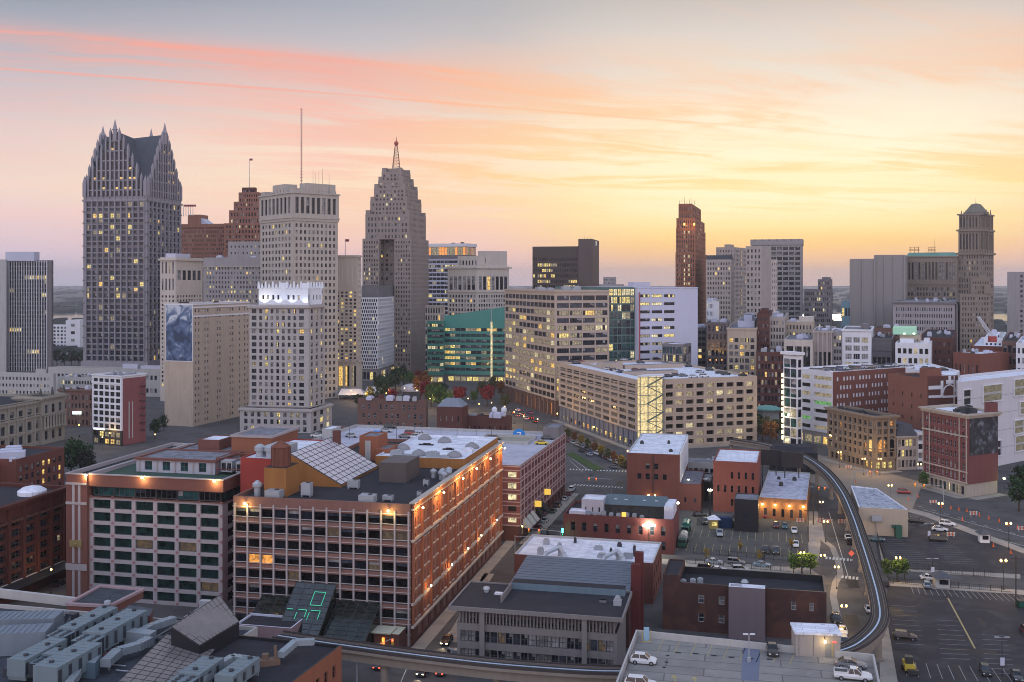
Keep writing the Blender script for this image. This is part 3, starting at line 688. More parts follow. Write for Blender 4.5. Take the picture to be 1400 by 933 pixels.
for(s0,s1,f,py)in((.25, .62,0,250),(.3, .95,1,249),(.86,1.0,0,257),(0, .09,0,257)):
 rr=sub(q,a*s0,a*s1, .3,9)if f==0 else sub(q, .3,9,d*s0,d*s1)
 b.mass(rr,z-1,zt(py,Y),TW,ROOFG,par=(0,0))
for i in range(22):
 u=i/21;p=q[0].lerp(q[1],u)if i%2 else q[1].lerp(q[2],u)
 b.sep('finial',TW,lambda m:m.tube((p.x,p.y,z),(p.x,p.y,z+rnd.choice((1.8,2.6))), .5, .15,5))
mast(b,'radio_mast',at(412,Y+14),z-1,zt(148,Y+14), .34,plain('red_white_mast',(.45, .25, .22)),28)
for px_,py_ in((428,232),(431,236),(436,234),(441,231),(450,238)):mast(b,'aerial',at(px_,Y+16),z-1,zt(py_,Y+16), .14)
b.finish()

# slim cream tower with golden lit base
Y=690;q=quadpoly(489.5,Y,452,494,12);a,d=dims(q);z=zt(349,Y);b=Building('slim_cream_tower','slim cream tower with golden floodlit columns at its base','skyscraper',q[1],TWR,ymax=540)
b.mass(q,22,z,CREAM,ROOFG,{0:S(6,19, .5, .52,mt=24,lit=.28,lits=[L_YEL,L_WARM]),1:S(3,19, .4, .5)},cornice=[(-1.2,1, .8)])
fc=S(5,1, .6, .8,sty='slit',lit=.6,lits=[L_YEL]);b.face(q[0]+V2(0,-.15),q[1]+V2(0,-.15),z-22,z-5,CREAM,fc)
b.mass(sub(q,-.7,a+ .7,-.7,d),0,22,CREAM,ROOFG,{0:S(4,1, .62, .72,sty='tall',mb=2,lits=[L_WARM,L_YEL],lit=.9,pier=(1.2, .9))},par=(.4, .3),cornice=[(-1.5,1.2, .9)])
flagpole(b,at(472,Y+3),z,zt(327,Y),('flag_cloth',(.3, .08, .1)));b.finish()

# stepped limestone skyscraper with red beacon mast
Y=815;q=quadpoly(562,Y,495.5,586,12);a,d=dims(q);PEN=wallmat('brown_grey_limestone',(.265, .215, .19), .14, .2)
b=Building('stepped_limestone_skyscraper','brown grey limestone skyscraper with many setbacks and a lattice beacon mast','skyscraper',q[1],TWR,ymax=505)
z0=zt(326,Y);zc_=zt(290,Y);lt=[L_PALE,L_YEL]
wing=14.0;rcs=12
kw=dict(wf=.42,hf=.5,lit=.05,lits=lt)
b.mass(sub(q,0,wing,0,d),0,z0,PEN,ROOFG,{0:S(6,30,**kw),1:S(15,30, .3, .45,lit=.02,glass=[G_MID,G_BLIND]),3:S(4,30, .4, .5)},par=(.6, .4))
b.mass(sub(q,a-wing,a,0,d),0,z0,PEN,ROOFG,{0:S(6,30,rowlit={19: .6,21: .7,22: .4},**kw),1:S(4,30, .4, .5)},par=(.6, .4))
b.mass(sub(q,wing,a-wing,rcs,d- .1),0,zc_-1,PEN,ROOFG,{0:S(3,34,**kw)},par=(0,0))
for i,(s_,py,ny)in enumerate(((1.8,292,4),(4.8,273,3),(7.2,255,3),(9.8,244.5,2),(12,232,2))):
 z1=zt(py,Y);b.mass(sub(q,s_,a-s_,s_+(0 if i else 0),d-s_),z0- .6,z1,PEN,ROOFG,{0:S(max(5,12-2*i),ny, .4, .5,mt=1.5,lit=.09,lits=lt),1:S(max(5,13-2*i),ny, .3, .45,mt=1.5)},par=(.6, .4))
 for(aa,bb)in((s_+2,s_+2),(a-s_-2,s_+2),(s_+2,d-s_-2)):
  rr=sub(q,aa-1.8,aa+1.8,bb-1.8,bb+1.8);b.mass(rr,z1- .6,z1+3.2,PEN,ROOFG,par=(0,0))
 z0=z1
cen=(q[0]+q[1]+q[2]+q[3])/4;b.mass(sub(q,14.5,a-14.5,16,d-16),z0- .6,z0+3,PEN,ROOFG,par=(0,0))
zt_=zt(190,cen.y)
def lattice(m):
 w0,w1,zb=3.0,1.0,z0+3;n=8
 for k in range(n):
  f0,f1=k/n,(k+1)/n;a0=w0+(w1-w0)*f0;a1=w0+(w1-w0)*f1;h0=zb+(zt_-6-zb)*f0;h1=zb+(zt_-6-zb)*f1
  for e in range(4):
   c0=[(-1,-1),(1,-1),(1,1),(-1,1)][e];c1=[(-1,-1),(1,-1),(1,1),(-1,1)][(e+1)%4]
   m.tube((cen.x+c0[0]*a0,cen.y+c0[1]*a0,h0),(cen.x+c0[0]*a1,cen.y+c0[1]*a1,h1), .22,n=5)
   m.tube((cen.x+c0[0]*a0,cen.y+c0[1]*a0,h0),(cen.x+c1[0]*a1,cen.y+c1[1]*a1,h1), .14,n=4)
   m.tube((cen.x+c0[0]*a0,cen.y+c0[1]*a0,h0),(cen.x+c1[0]*a0,cen.y+c1[1]*a0,h0), .14,n=4)
lo=b.sep('beacon_mast',plain('rusty_mast',(.25, .1, .07)),lattice)
m=MB();m.lathe((cen.x,cen.y,zt_-6),[(.5,0),(1.5, .8),(1.9,2.2),(1.5,3.4),(.4,4.2),(.08,8)],10);m.build('beacon_ball',plain('beacon_red',(.35, .08, .05)),lo)
b.finish()

# chequered concrete block
Y=770;q=quadpoly(516.7,Y,489,543.5,8);a,d=dims(q);z=zt(407,Y);b=Building('chequered_office_block','mid height block with a chequered pattern of dark windows and white panels','building',q[1],TWR,ymax=505)
b.mass(q,9,z,WHITE,ROOFD,{0:S(9,19, .54, .72,ms=.3,mt=.8,stagger=True,lit=.02,glass=[G_BLACK,G_DARK]),1:S(20,19, .54, .72,ms=.3,mt=.8,stagger=True,lit=.02,glass=[G_BLACK,G_DARK])},par=(.8, .4))
b.mass(sub(q, .8,a- .8, .8,d- .8),0,9,GREY,ROOFD,{0:S(5,1, .8, .7,lit=.5),1:S(12,1, .8, .7,lit=.5)},par=(0,0))
b.mass(sub(q,1,a-1,8,d-6),z- .5,z+9,DGREY,ROOFD,par=(0,0));b.finish()

# front tower with floodlit castle crown
Y=510;q=quadpoly(422,Y,341,444,14,aL=-80);a,d=dims(q);z=zt(417,Y);FT=wallmat('pale_terracotta',(.40, .365, .35), .1, .14)
b=Building('castle_crowned_tower','pale terracotta tower with a floodlit white castle-like crown','skyscraper',q[1],TWR,ymax=600)
cols=[];u=1.2
for w_ in(2.5,1.5,1.5,1.5,1.5,1.5,1.5,1.5,2.5):cols.append((u,u+w_));u+=w_+1.5
sc_=(a-1.0)/u;cols=[(x*sc_,y*sc_)for x,y in cols]
b.mass(q,12,z,FT,ROOFG,{0:S(9,15, .5, .58,cols=cols,mt=1.6,sty='grid',lit=.14,lits=[L_YEL,L_WARM],rec=.4,bands=[(z-24, .7, .4,FT),(.5, .8, .5,FT)],frame=FRAME_D),1:S(3,15, .35, .58,mt=1.6,lit=.2,lits=[L_YEL,L_WARM],sty='sash')},cornice=[(-1.6, .9, .9)])
b.mass(sub(q,-2.2,a+4,-2.2,d+4),0,12,FT,ROOFG,{0:S(10,3, .45, .6,mt=1.4,sty='grid',lit=.2,lits=[L_YEL]),1:S(3,3, .4, .6,lit=.2)},par=(.9, .4),cornice=[(-1.4, .8, .6)])
cr=sub(q, .9,a-4.2,1.5,d-1);zc1=zt(394,Y);CR=wallmat('white_glazed_terracotta',(.74, .76, .82), .06, .05)
ca,cd=dims(cr)
b.mass(cr,z-1,zc1,CR,ROOFG,{0:S(9,1, .36, .4,mb=2.2,mt=2,sty='frame',lit=.15,lits=[L_PALE]),1:S(4,1, .3, .4,mb=2,mt=2)},par=(.5, .4))
for i in range(15):
 t=i/14;p=cr[0].lerp(cr[1],t);hgt=2.2 if i%2 else 3.2
 b.mb('battlement',CR).tube((p.x,p.y,zc1- .3),(p.x,p.y,zc1+hgt), .75, .4,6)
for i in range(6):
 p=cr[1].lerp(cr[2],i/5);b.mb('battlement',CR).tube((p.x,p.y,zc1- .3),(p.x,p.y,zc1+2.8), .75, .4,6)
for(s0,s1,dz_)in((0,3.2,2.4),(ca/2-1.5,ca/2+1.5,2.6)):
 b.mass(sub(cr,s0,s1,-.25,3),z-1,zc1+dz_,CR,ROOFG,par=(0,0))
for t in(.12, .4, .68, .95):
 p=cr[0].lerp(cr[1],t);l=bpy.data.lights.new('floodlight','SPOT');l.energy=550 if t> .2 else 1600;l.color=(.78, .86,1)if t> .2 else(1, .97, .8);l.spot_size=R(110);l.shadow_soft_size= .3
 n_=(cr[1]-cr[0]).normalized();n_=V2(n_.y,-n_.x);o=bpy.data.objects.new('floodlight',l);COL.objects.link(o);pos=Vector((p.x+n_.x*2.1,p.y+n_.y*2.1,z+ .3))
 o.location=pos;o.rotation_euler=(Vector((p.x,p.y,zc1))-pos).to_track_quat('-Z','Y').to_euler()
b.finish()

# beige block with the wall sized mural
Y=530;q=quadpoly(264,Y,225,341,18);a,d=dims(q);z=zt(415,Y);b=Building('mural_apartment_block','beige brick block with a tall blue grey mural on its windowless end','building',q[1],TWR,ymax=585)
nr=18;fh=z/nr;cols=[];pos=[.03, .085, .19, .235, .40, .445, .63, .675, .80, .90, .955]
for t in pos:cols.append((t*d,t*d+1.25))
b.mass(q,0,z,BEIGE,ROOFG,{1:S(11,18, .4, .45,cols=cols,mb=1,mt=2.2,sty='sash',frame=FRAME_L,lit=.02,bands=[(z-2.6, .8, .35,WHITE),(z-7.2, .8, .35,WHITE)])},par=(.8, .4),cornice=[(-.9, .7, .3)],cmat=WHITE)
mm,ntm,bs=newmat('mural_paint');NN=ntm.nodes;tcm=NN.new('ShaderNodeTexCoord');nz=NN.new('ShaderNodeTexNoise');ntm.links.new(tcm.outputs['Object'],nz.inputs['Vector']);nz.inputs['Scale'].default_value= .16;nz.inputs['Detail'].default_value=5;nz.inputs['Distortion'].default_value=1.4
rp=NN.new('ShaderNodeValToRGB');cr_=rp.color_ramp;cr_.elements.new(.5);cr_.elements.new(.6)
for e,(p_,c_)in zip(cr_.elements,((.36,(.025, .04, .085,1)),(.48,(.06, .10, .19,1)),(.57,(.14, .19, .29,1)),(.68,(.5, .53, .58,1)))):e.position=p_;e.color=c_
gz_=NN.new('ShaderNodeSeparateXYZ');ntm.links.new(tcm.outputs['Object'],gz_.inputs[0]);mr=NN.new('ShaderNodeMapRange');ntm.links.new(gz_.outputs[2],mr.inputs[0]);mr.inputs[1].default_value=46;mr.inputs[2].default_value=62;mr.inputs[3].default_value=-.06;mr.inputs[4].default_value= .16;am=NN.new('ShaderNodeMath');ntm.links.new(nz.outputs[0],am.inputs[0]);ntm.links.new(mr.outputs[0],am.inputs[1]);ntm.links.new(am.outputs[0],rp.inputs[0]);ntm.links.new(rp.outputs[0],bs.inputs['Base Color']);bs.inputs['Roughness'].default_value= .7
dd=(q[1]-q[0]).normalized();nn=V2(dd.y,-dd.x);k0,k1= .06*a, .97*a;zm0,zm1=zt(494,Y),zt(417.5,Y)
P=lambda u,o:(q[0].x+dd.x*u+nn.x*o,q[0].y+dd.y*u+nn.y*o)
b.sep('mural',mm,lambda m:m.prism([P(k0, .12),P(k1, .12),P(k1, .02),P(k0, .02)],zm0,zm1))
def mf(m):
 for(u0,u1,z0_,z1_)in((k0- .35,k0- .02,zm0- .4,zm1+ .4),(k1+ .02,k1+ .35,zm0- .4,zm1+ .4),(k0,k1,zm0- .4,zm0- .02),(k0,k1,zm1+ .02,zm1+ .4)):m.prism([P(u0, .2),P(u1, .2),P(u1, .02),P(u0, .02)],z0_,z1_)
b.sep('mural_frame',WHITE,mf);b.clutter(q,z- .8,4,DMETAL,5,(1,2.5),(.6,1.2));b.finish()

# green glass block with the slanting top
Y=760;q=quadpoly(702,Y,607.5,720,12);a,d=dims(q);GTE=wallmat('green_glass_spandrel',(.055, .25, .21), .1, .05, .25,spec=.5);GT2=wallmat('green_spandrel_dark',(.035, .17, .135), .12, .05, .25,spec=.5)
b=Building('green_glass_office','green glass office block with a slanting top and glowing yellow floors by the park','building',q[1],None,ymax=525)
zlow=zt(433,Y);zhi=zt(418,Y);fz=zt(447,Y)
b.mass(q,5,fz,GTE,ROOFG,{0:S(13,8, .94, .5,ms=.4,mb=2,mt=.3,sty='grid',lit=.78,run=True,lits=[L_YEL,L_WARM,L_YEL],glass=[G_TEAL,G_MID],rec=.15)},par=(0,0))
b.mass(sub(q, .6,a- .6, .6,d),0,5,DGREY,ROOFG,{0:S(10,1, .85, .8,lit=.9,lits=[L_YEL,L_WARM])},par=(0,0))
L_,C_,R_,B_=q
b.sep('slanted_parapet',GTE,lambda m:m.hexa([(p.x,p.y,fz)for p in(L_,C_,R_,B_)],[(L_.x,L_.y,zlow),(C_.x,C_.y,zhi),(R_.x,R_.y,zhi),(B_.x,B_.y,zlow)]))
p=at(672,Y- .6);b.sep('lit_fin',L_PALE,lambda m:m.prism([(p.x- .7,p.y- .2),(p.x+ .7,p.y- .2),(p.x+ .7,p.y+ .55),(p.x- .7,p.y+ .55)],4,zt(440,Y)))
mast(b,'roof_mast',at(672,Y- .4),zt(440,Y),zt(408,Y), .3,METAL);b.finish()
q=quadpoly(607,Y+1,585,608,12,dl=13);a,d=dims(q);b=Building('green_glass_wing','lower flat topped wing of green glass left of the slanting green block','building',q[1],None,ymax=525)
b.mass(q,5,zt(439,Y),GT2,ROOFG,{0:S(4,9, .94, .5,ms=.3,mb=2,sty='grid',lit=.4,run=True,lits=[L_YEL,L_PALE],glass=[G_TEAL,G_DARK])},par=(.6, .3))
b.mass(sub(q, .5,a, .5,d),0,5,DGREY,ROOFG,{0:S(3,1, .85, .8,lit=.9,lits=[L_YEL])},par=(0,0));b.finish()
q=quadpoly(603,850,580,608,12);b=Building('arcaded_cream_block','small cream block with arched upper windows behind the green glass wing','building',q[1],None,ymax=440)
b.mass(q,0,zt(418,850),CREAM,ROOFG,{0:S(6,9, .5, .6),1:S(4,9, .5, .6)},cornice=[(-1, .8, .7)]);b.finish()

# dark glass tower with glowing top floor
Y=950;q=quadpoly(637,Y,585,651,25,aL=-75);a,d=dims(q);z=zt(333,Y);b=Building('glowing_top_tower','dark glass tower whose top floor glows orange under a white frame','skyscraper',q[1],TWR,ymax=440)
zo=zt(349,Y);OG=litmat('orange_glow',(1, .36, .07),1.15, .6);OG2=litmat('dim_orange_glow',(.85, .42, .22), .55, .5)
b.mass(sub(q,-.6,a+ .6,-.6,d+ .6),zo-3,zo,DGREY,ROOFG,par=(0,0))
b.mass(q,0,zo-3,LILAC,ROOFG,{0:S(9,24, .96, .6,ms=.3,sty='ribbon',lit=.12,run=True,lits=[L_YEL,L_PALE],glass=[G_DARK,G_BLACK]),1:S(5,24, .96, .6,ms=.3,sty='ribbon',glass=[G_DARK])},par=(0,0))
b.mass(sub(q, .3,a- .3, .3,d- .3),zo,z-3,DGREY,ROOFG,{0:S(14,1, .9, .94,ms=.2,mt=.2,lit=1,lits=[OG]),1:S(8,1, .9, .94,ms=.2,mt=.2,lit=1,lits=[OG2])},par=(0,0))
b.mass(sub(q,-.6,a+ .6,-.6,d+ .6),z-3,z,WHITE,ROOFG,par=(.6, .4));b.clutter(q,z- .6,3,DMETAL,8);b.finish()
Y=850;q=quadpoly(652,Y,612,696,60,aL=-62);a,d=dims(q);z=zt(364,Y);b=Building('cream_corner_tower','cream stone block with tall dark upper windows beside the glowing tower','skyscraper',q[1],TWR,ymax=440)
kw=dict(wf=.5,hf=.55,lit=.1,lits=[L_YEL,L_WARM])
b.mass(q,0,z-22,CREAM,ROOFG,{0:S(9,17,**kw),1:S(12,17,**kw)},par=(0,0));b.mass(sub(q, .02,a- .02, .02,d- .02),z-22,z,CREAM,ROOFG,{0:S(6,1, .7, .7,sty='slit',mt=6,lit=.05),1:S(7,1, .7, .7,sty='slit',mt=6,lit=.05)},cornice=[(-2,1.4,1.2),(-22,1, .6)])
b.mass(sub(q,a* .1,a* .8,4,d-4),z-1,zt(350,Y),CREAM,ROOFG,{0:S(6,1, .4, .4)});b.mass(sub(q,0,a* .3,d* .3,d-2),z-1,zt(343,Y),CREAM,ROOFG,{0:S(4,1, .3, .3)});b.finish()

# dark bronze slab with lit bands
Y=900;q=quadpoly(790,Y,728,800,12);a,d=dims(q);BZ=wallmat('bronze_panel',(.07, .05, .045), .12, .05, .4);b=Building('bronze_slab_tower','dark bronze glass slab with rows of yellow lit windows','skyscraper',q[1],TWR,ymax=396)
z=zt(337,Y);rl={18: .6,17: .7,16: .8,15: .85,14: .85}
b.mass(q,0,z,BZ,ROOFD,{0:S(20,20, .75, .5,ms=.5,mt=9,sty='plain',lit=.03,rowlit=rl,run=True,lits=[L_YEL,L_WARM],glass=[G_BLACK,G_DARK])},par=(.6, .4));b.finish()
q=quadpoly(809.5,Y-3,790.6,819,12);b=Building('bronze_core_tower','blank dark bronze tower rising beside the lit bronze slab','skyscraper',q[1],TWR)
b.mass(q,0,zt(327,Y),wallmat('bronze_brick',(.12, .09, .08)),ROOFD,par=(.6, .4))
p=q[1].lerp(q[2], .5);b.sep('wall_sign',emit('pale_sign',(.9, .9,1), .6),lambda m:m.box((p.x+ .35,p.y- .3,zt(335,Y)),3.4, .3,4,math.atan2((q[2]-q[1]).y,(q[2]-q[1]).x)))
for i in range(5):mast(b,'aerial',q[0].lerp(q[1], .2*i+ .1)+V2(0,6),zt(327,Y)- .6,zt(327-4-i%3,Y), .12)
b.finish()
q=quadpoly(850,1400,816,868,12);b=Building('distant_stepped_hall','distant pale lilac stepped block low on the horizon right of the bronze slab','building',q[1])
b.mass(q,0,zt(389,1400),GREY,ROOFG,{0:S(12,8, .5, .5)});aa,dd_=dims(q);b.mass(sub(q,aa* .3,aa* .75,3,dd_-3),zt(390,1400),zt(379,1400),GREY,ROOFG,{0:S(5,2, .4, .4)});b.finish()

# russet art deco tower
Y=760;q=quadpoly(951,Y,923.5,966.5,16);a,d=dims(q);b=Building('russet_brick_tower','slender russet brick tower with a line of bright windows and amber crown lamps','skyscraper',q[1],TWR,ymax=470)
pk=lambda i,j:(L_PALE if(i in(3,5)and j>3 and rnd.random()< .8)else None)
z1=zt(298,Y)
b.mass(q,0,zt(345,Y),STOTT,ROOFD,{0:S(8,28, .4, .55,lit=.02,pick=pk,pier=(.7, .5)),1:S(10,28, .35, .5,lit=.03)},par=(.5, .3))
b.mass(sub(q,0.3,a- .3,0.3,d-9),zt(346,Y),zt(312,Y),STOTT,ROOFD,{0:S(8,5, .4, .55,lit=.02,pick=pk,pier=(.7, .5)),1:S(8,5, .35, .5)},par=(.5, .3))
b.mass(sub(q,0.6,a- .6, .6,d-14),zt(313,Y),z1,STOTT,ROOFD,{0:S(8,2, .4, .55,lit=.02,pick=pk,pier=(.7, .5)),1:S(6,2, .35, .5)},par=(.5, .3))
b.mass(sub(q,3.2,a-1.8,4,d-17),z1- .5,zt(278,Y),STOTT,ROOFD,{0:S(6,2, .3, .5,lit=0,pier=(.6, .6)),1:S(4,2, .3, .5)},par=(.5, .3))
for px_ in(935.5,949):
 p=at(px_,Y- .8);o=b.sep('crown_lamp',emit('amber_lamp',(1, .42, .08),2.2),lambda m:m.lathe((p.x,p.y,zt(309,Y)),[(.2,0),(.8, .5),(.8,1.6),(.2,2.2)],10))
 l=bpy.data.lights.new('glow','POINT');l.energy=900;l.color=(1, .4, .08);l.shadow_soft_size= .6;lo=bpy.data.objects.new('glow',l);COL.objects.link(lo);lo.location=(p.x,p.y-2.5,zt(308,Y))
for i in range(7):mast(b,'aerial',at(929+i*3.4,Y+8),zt(278,Y)- .5,zt(274-(i%3)*2,Y+8), .15)
b.finish()

def simple(name,label,cpx,Y,lpx,rpx,py,wall,roof,L=None,Rr=None,aR=12,aL=None,top=None,cornice=None,ymax=520,group=TWR,clutter=None,par=(.7, .4),cat='building',dl=None,drr=None,cmat=None,cap=100):
 q=quadpoly(cpx,Y,lpx,rpx,aR,aL,dl,drr);b=Building(name,label,cat,q[1],group,ymax=ymax,cap=cap);z=zt(py,Y)
 b.mass(q,0,z,wall,roof,{0:L,1:Rr},cornice=cornice,par=par,cmat=cmat)
 a,d=dims(q)
 for t in(top or()):
  a0,a1,b0,b1,py2,w2,sp=t;b.mass(sub(q,a*a0,a*a1,d*b0,d*b1),z-par[0],zt(py2,Y),w2,roof,sp or{},par=(.4, .3))
 if clutter is None:clutter=3 if z<70 and not top else 0
 for k,mt_ in enumerate((LILAC,METAL,DMETAL)):
  if clutter:b.clutter(q,z-par[0],max(1,clutter-k),mt_,int(cpx)+k*7,(1,4-k),(.8,2.6- .6*k))
 b._q=q;b._z=z
 return b
simple('mansard_grey_tower','grey beige block with a dark mansard top right of the russet tower',1000,720,965,1003,355,LIME,SLATE,S(9,26, .45, .5,lit=.03),S(4,26, .4, .5),ymax=440,top=[(.02, .98, .03, .97,349,SLATE,None)]).finish()
simple('olive_stone_tower','taller stone tower with a lit window column behind the mansard block',1003,765,979,1021,338,LIME,ROOFD,S(6,30, .35, .5,lit=.04),S(9,30, .4, .5,pick=lambda i,j:L_WARM if(i in(5,8)and j>8 and rnd.random()< .5)else None,lit=.02),aR=28,aL=-62,ymax=430,top=[(.3, .6, .1, .4,334,LIME,None)]).finish()
b=simple('pale_setback_tower','pale stone tower with a blank light flank and a lower set-back shoulder',1041.5,700,1019.5,1054.5,336.5,LIME,ROOFG,S(4,24, .4, .5,lit=.02),None,aR=40,aL=-60,ymax=430)
b.mass([b._q[2]+V2(.02,0),b._q[2]+dr(40)*9.5,b._q[2]+dr(40)*9.5+dr(-50)*12,b._q[2]+dr(-50)*12],0,zt(355,712),CREAM,ROOFG,{0:S(3,22, .35, .45)},par=(.6, .4))
b.finish()
q=quadpoly(1096.5,900,1027,1109,12);a,d=dims(q);z=zt(327,900);b=Building('grid_slab_tower','brown grey slab tower with a deep grid of windows under a blank crown band','skyscraper',q[1],TWR,ymax=440)
b.mass(q,0,z-5,GREY,ROOFD,{0:S(8,24, .8, .55,mt=1,ms=1,sty='grid3',lit=.03,rec=1.2,run=True,lits=[L_WARM],pier=(1.0, .5))},par=(0,0))
b.mass(sub(q,-.7,a+ .7,-.7,d+ .7),z-5,z,GREY,ROOFD,par=(.6, .4))
for i in range(7):
 p=q[0].lerp(q[1],(i+ .5)/7);b.mb('crown_notch',DGREY).box((p.x,p.y- .8,z-1.4), .8, .5,1.5)
b.finish()
b=simple('dark_stepped_block','dark stepped block in front of the hazy horizon right of the grid tower',1137,800,1099,1153,396,DGREY,ROOFD,S(13,16, .6, .5,lit=.06,lits=[L_PALE]),None,ymax=440,top=[(0, .5, .1, .8,382,DGREY,{0:S(6,2, .5, .5)}),(.05, .35, .2, .6,379,DGREY,None)]);b.finish()
simple('teal_panel_hall','low bluish hall with a lit front in the gap beside the windowless slab',1164,1000,1150,1170,412,wallmat('teal_panel',(.18, .30, .36)),ROOFG,S(3,3, .6, .4,lit=.4,lits=[L_YEL]),None).finish()

# windowless slabs
q=quadpoly(1196,800,1162,1215,12);b=Building('windowless_slab','lower windowless grey exchange slab with faint vertical grooves','building',q[1],TWR)
BL=wallmat('grooved_grey_panel',(.27, .245, .235), .06, .1);b.mass(q,0,zt(354,800),BL,ROOFD,par=(.5, .4))
for t in(0.02, .5, .98):
 p=q[0].lerp(q[1],t);b.mb('pilaster',BL).box((p.x,p.y- .3,0),1.2, .6,zt(354,800)- .6)
b.finish()
q=quadpoly(1237,793,1195,1242,12);b=Building('windowless_tower_slab','taller windowless grey exchange slab beside the green roofed hotel','building',q[1],TWR)
b.mass(q,0,zt(348.5,793),BL,ROOFD,par=(.5, .4))
for t in(0.02, .33, .64, .98):
 p=q[0].lerp(q[1],t);b.mb('pilaster',BL).box((p.x,p.y- .3,0),1.2, .6,zt(348.5,793)- .6)
b.finish()

# green roofed slab with arched top windows and the domed tower
Y=850;BK1=wallmat('brown_limestone',(.23, .185, .15), .1, .14)
q=quadpoly(1309,Y,1238,1318,12);a,d=dims(q);z=zt(350,Y);b=Building('green_roofed_hotel','broad brown stone block with tall arched top windows and a green copper roof','building',q[1],TWR,ymax=470)
b.mass(q,0,z-24,BK1,ROOFD,{0:S(16,16, .5, .55,lit=.07,lits=[L_WARM,L_PALE])},par=(0,0))
b.mass(sub(q, .02,a- .02, .02,d- .02),z-24,z,BK1,ROOFD,{0:S(14,1, .5, .74,mt=2.4,mb=2,sty='slit',rec=.8,lit=0)},par=(0,0),cornice=[(-24, .9, .6),(-1, .9, .8)])
L_,C_,R_,B_=q;e=inset(q,2.5);b.sep('copper_roof',GREENR,lambda m:m.hexa([(p.x,p.y,z)for p in q],[(p.x,p.y,zt(345,Y))for p in e]))
def signframe(m,p,w_,h_,z0):
 for x in(-w_/2,0,w_/2):m.tube((p.x+x,p.y,z0),(p.x+x,p.y,z0+h_), .2,n=5)
 for k in(.35, .62,1):m.tube((p.x-w_/2- .8,p.y,z0+h_*k),(p.x+w_/2+ .8,p.y,z0+h_*k), .2,n=5)
for px_,w_ in((1250,7),(1274,5)):p=at(px_,Y+8);b.sep('sign_frame',plain('rust_steel',(.16, .07, .04)),lambda m:signframe(m,p,w_,4.6,zt(345,Y)- .2))
mast(b,'aerial',at(1278,Y+8),zt(345,Y),zt(326,Y), .16);b.finish()
q=quadpoly(1339,Y,1309.5,1358.5,45,aL=-62);a,d=dims(q);b=Building('domed_stone_tower','tall ornate brown stone tower with a faceted copper dome at the right','skyscraper',q[1],TWR,ymax=470)
sp=lambda n,r:S(n,r, .42, .55,lit=.02,mt=1.2)
b.mass(q,0,zt(345,Y),BK1,ROOFD,{0:sp(8,20),1:sp(6,20)},par=(0,0),cornice=[(-2,1.6,1.3)])
b.mass(sub(q, .3,a- .3, .3,d- .3),zt(345,Y),zt(313,Y),BK1,ROOFD,{0:S(6,1, .5, .7,sty='slit',rec=.9,lit=0,pier=(1, .8)),1:S(5,1, .5, .7,sty='slit',rec=.9,lit=0,pier=(1, .8))},par=(0,0),cornice=[(-1.8,1.4,1.2)])
b.mass(sub(q, .6,a- .6, .6,d- .6),zt(313,Y),zt(292,Y),BK1,ROOFD,{0:S(6,1, .45, .7,sty='slit',rec=.9,lit=0,pier=(.9, .8)),1:S(5,1, .45, .7,sty='slit',rec=.9,lit=0,pier=(.9, .8))},par=(.5, .4),cornice=[(-1.2,1.2,1.1)])
cen=(q[0]+q[1]+q[2]+q[3])/4;zb=zt(292,Y)
b.sep('dome',wallmat('aged_copper',(.15, .14, .11),rough=.45),lambda m:m.lathe((cen.x,cen.y,zb- .4),[(10.6,0),(10.6,2.2),(9.4,2.4),(5.2,7.6),(4.7,7.8),(4.4,8.8),(.6,9.8)],8))
for t in range(8):
 an=math.pi/4*t+ .4;b.sep('finial',BK1,lambda m:m.tube((cen.x+math.cos(an)*11.2,cen.y+math.sin(an)*11.2,zb- .4),(cen.x+math.cos(an)*11.2,cen.y+math.sin(an)*11.2,zb+3.6), .7, .2,6))
mast(b,'aerial',cen,zb+8,zt(268,Y), .15);b.finish()
b=simple('grey_corniced_hotel','long lilac grey hotel block with a dark cornice below the green roof',1306,700,1221,1312,413,wallmat('lilac_grey_stone',(.32, .29, .30)),ROOFG,S(24,13, .42, .5,mt=3,lit=.01),None,cornice=[(-1.4,1.2,1.1)],cmat=DGREY,ymax=470,clutter=5);b.finish()
b=simple('stepped_brown_block','stepped brown stone block with turrets in front of the domed tower',1354,690,1313,1377,402,BK1,ROOFD,S(10,18, .4, .5,lit=.02),S(6,18, .3, .5,lit=.02),aR=20,ymax=470,top=[(.0, .62, .1, .9,381,BK1,{0:S(7,3, .35, .5,lit=0)}),(.12, .35, .2, .5,376,BK1,None),(.0, .2,0, .3,390,BK1,None)])
for t in(.05, .3, .6, .95):p=b._q[1].lerp(b._q[2],t);b.mb('turret',BK1).box((p.x,p.y,b._z- .3),2.4,2.4,3)
b.finish()
simple('grey_edge_slab','plain grey slab with windows down its right part at the right end of the skyline',1393,750,1377,1420,372,GREY,ROOFD,None,S(5,22, .6, .5,sty='ribbon'),aR=50,aL=-70,ymax=480).finish()
# ------------------------------------------------------------------ middle distance, right of the park
MIDG='mid height blocks right of the park'
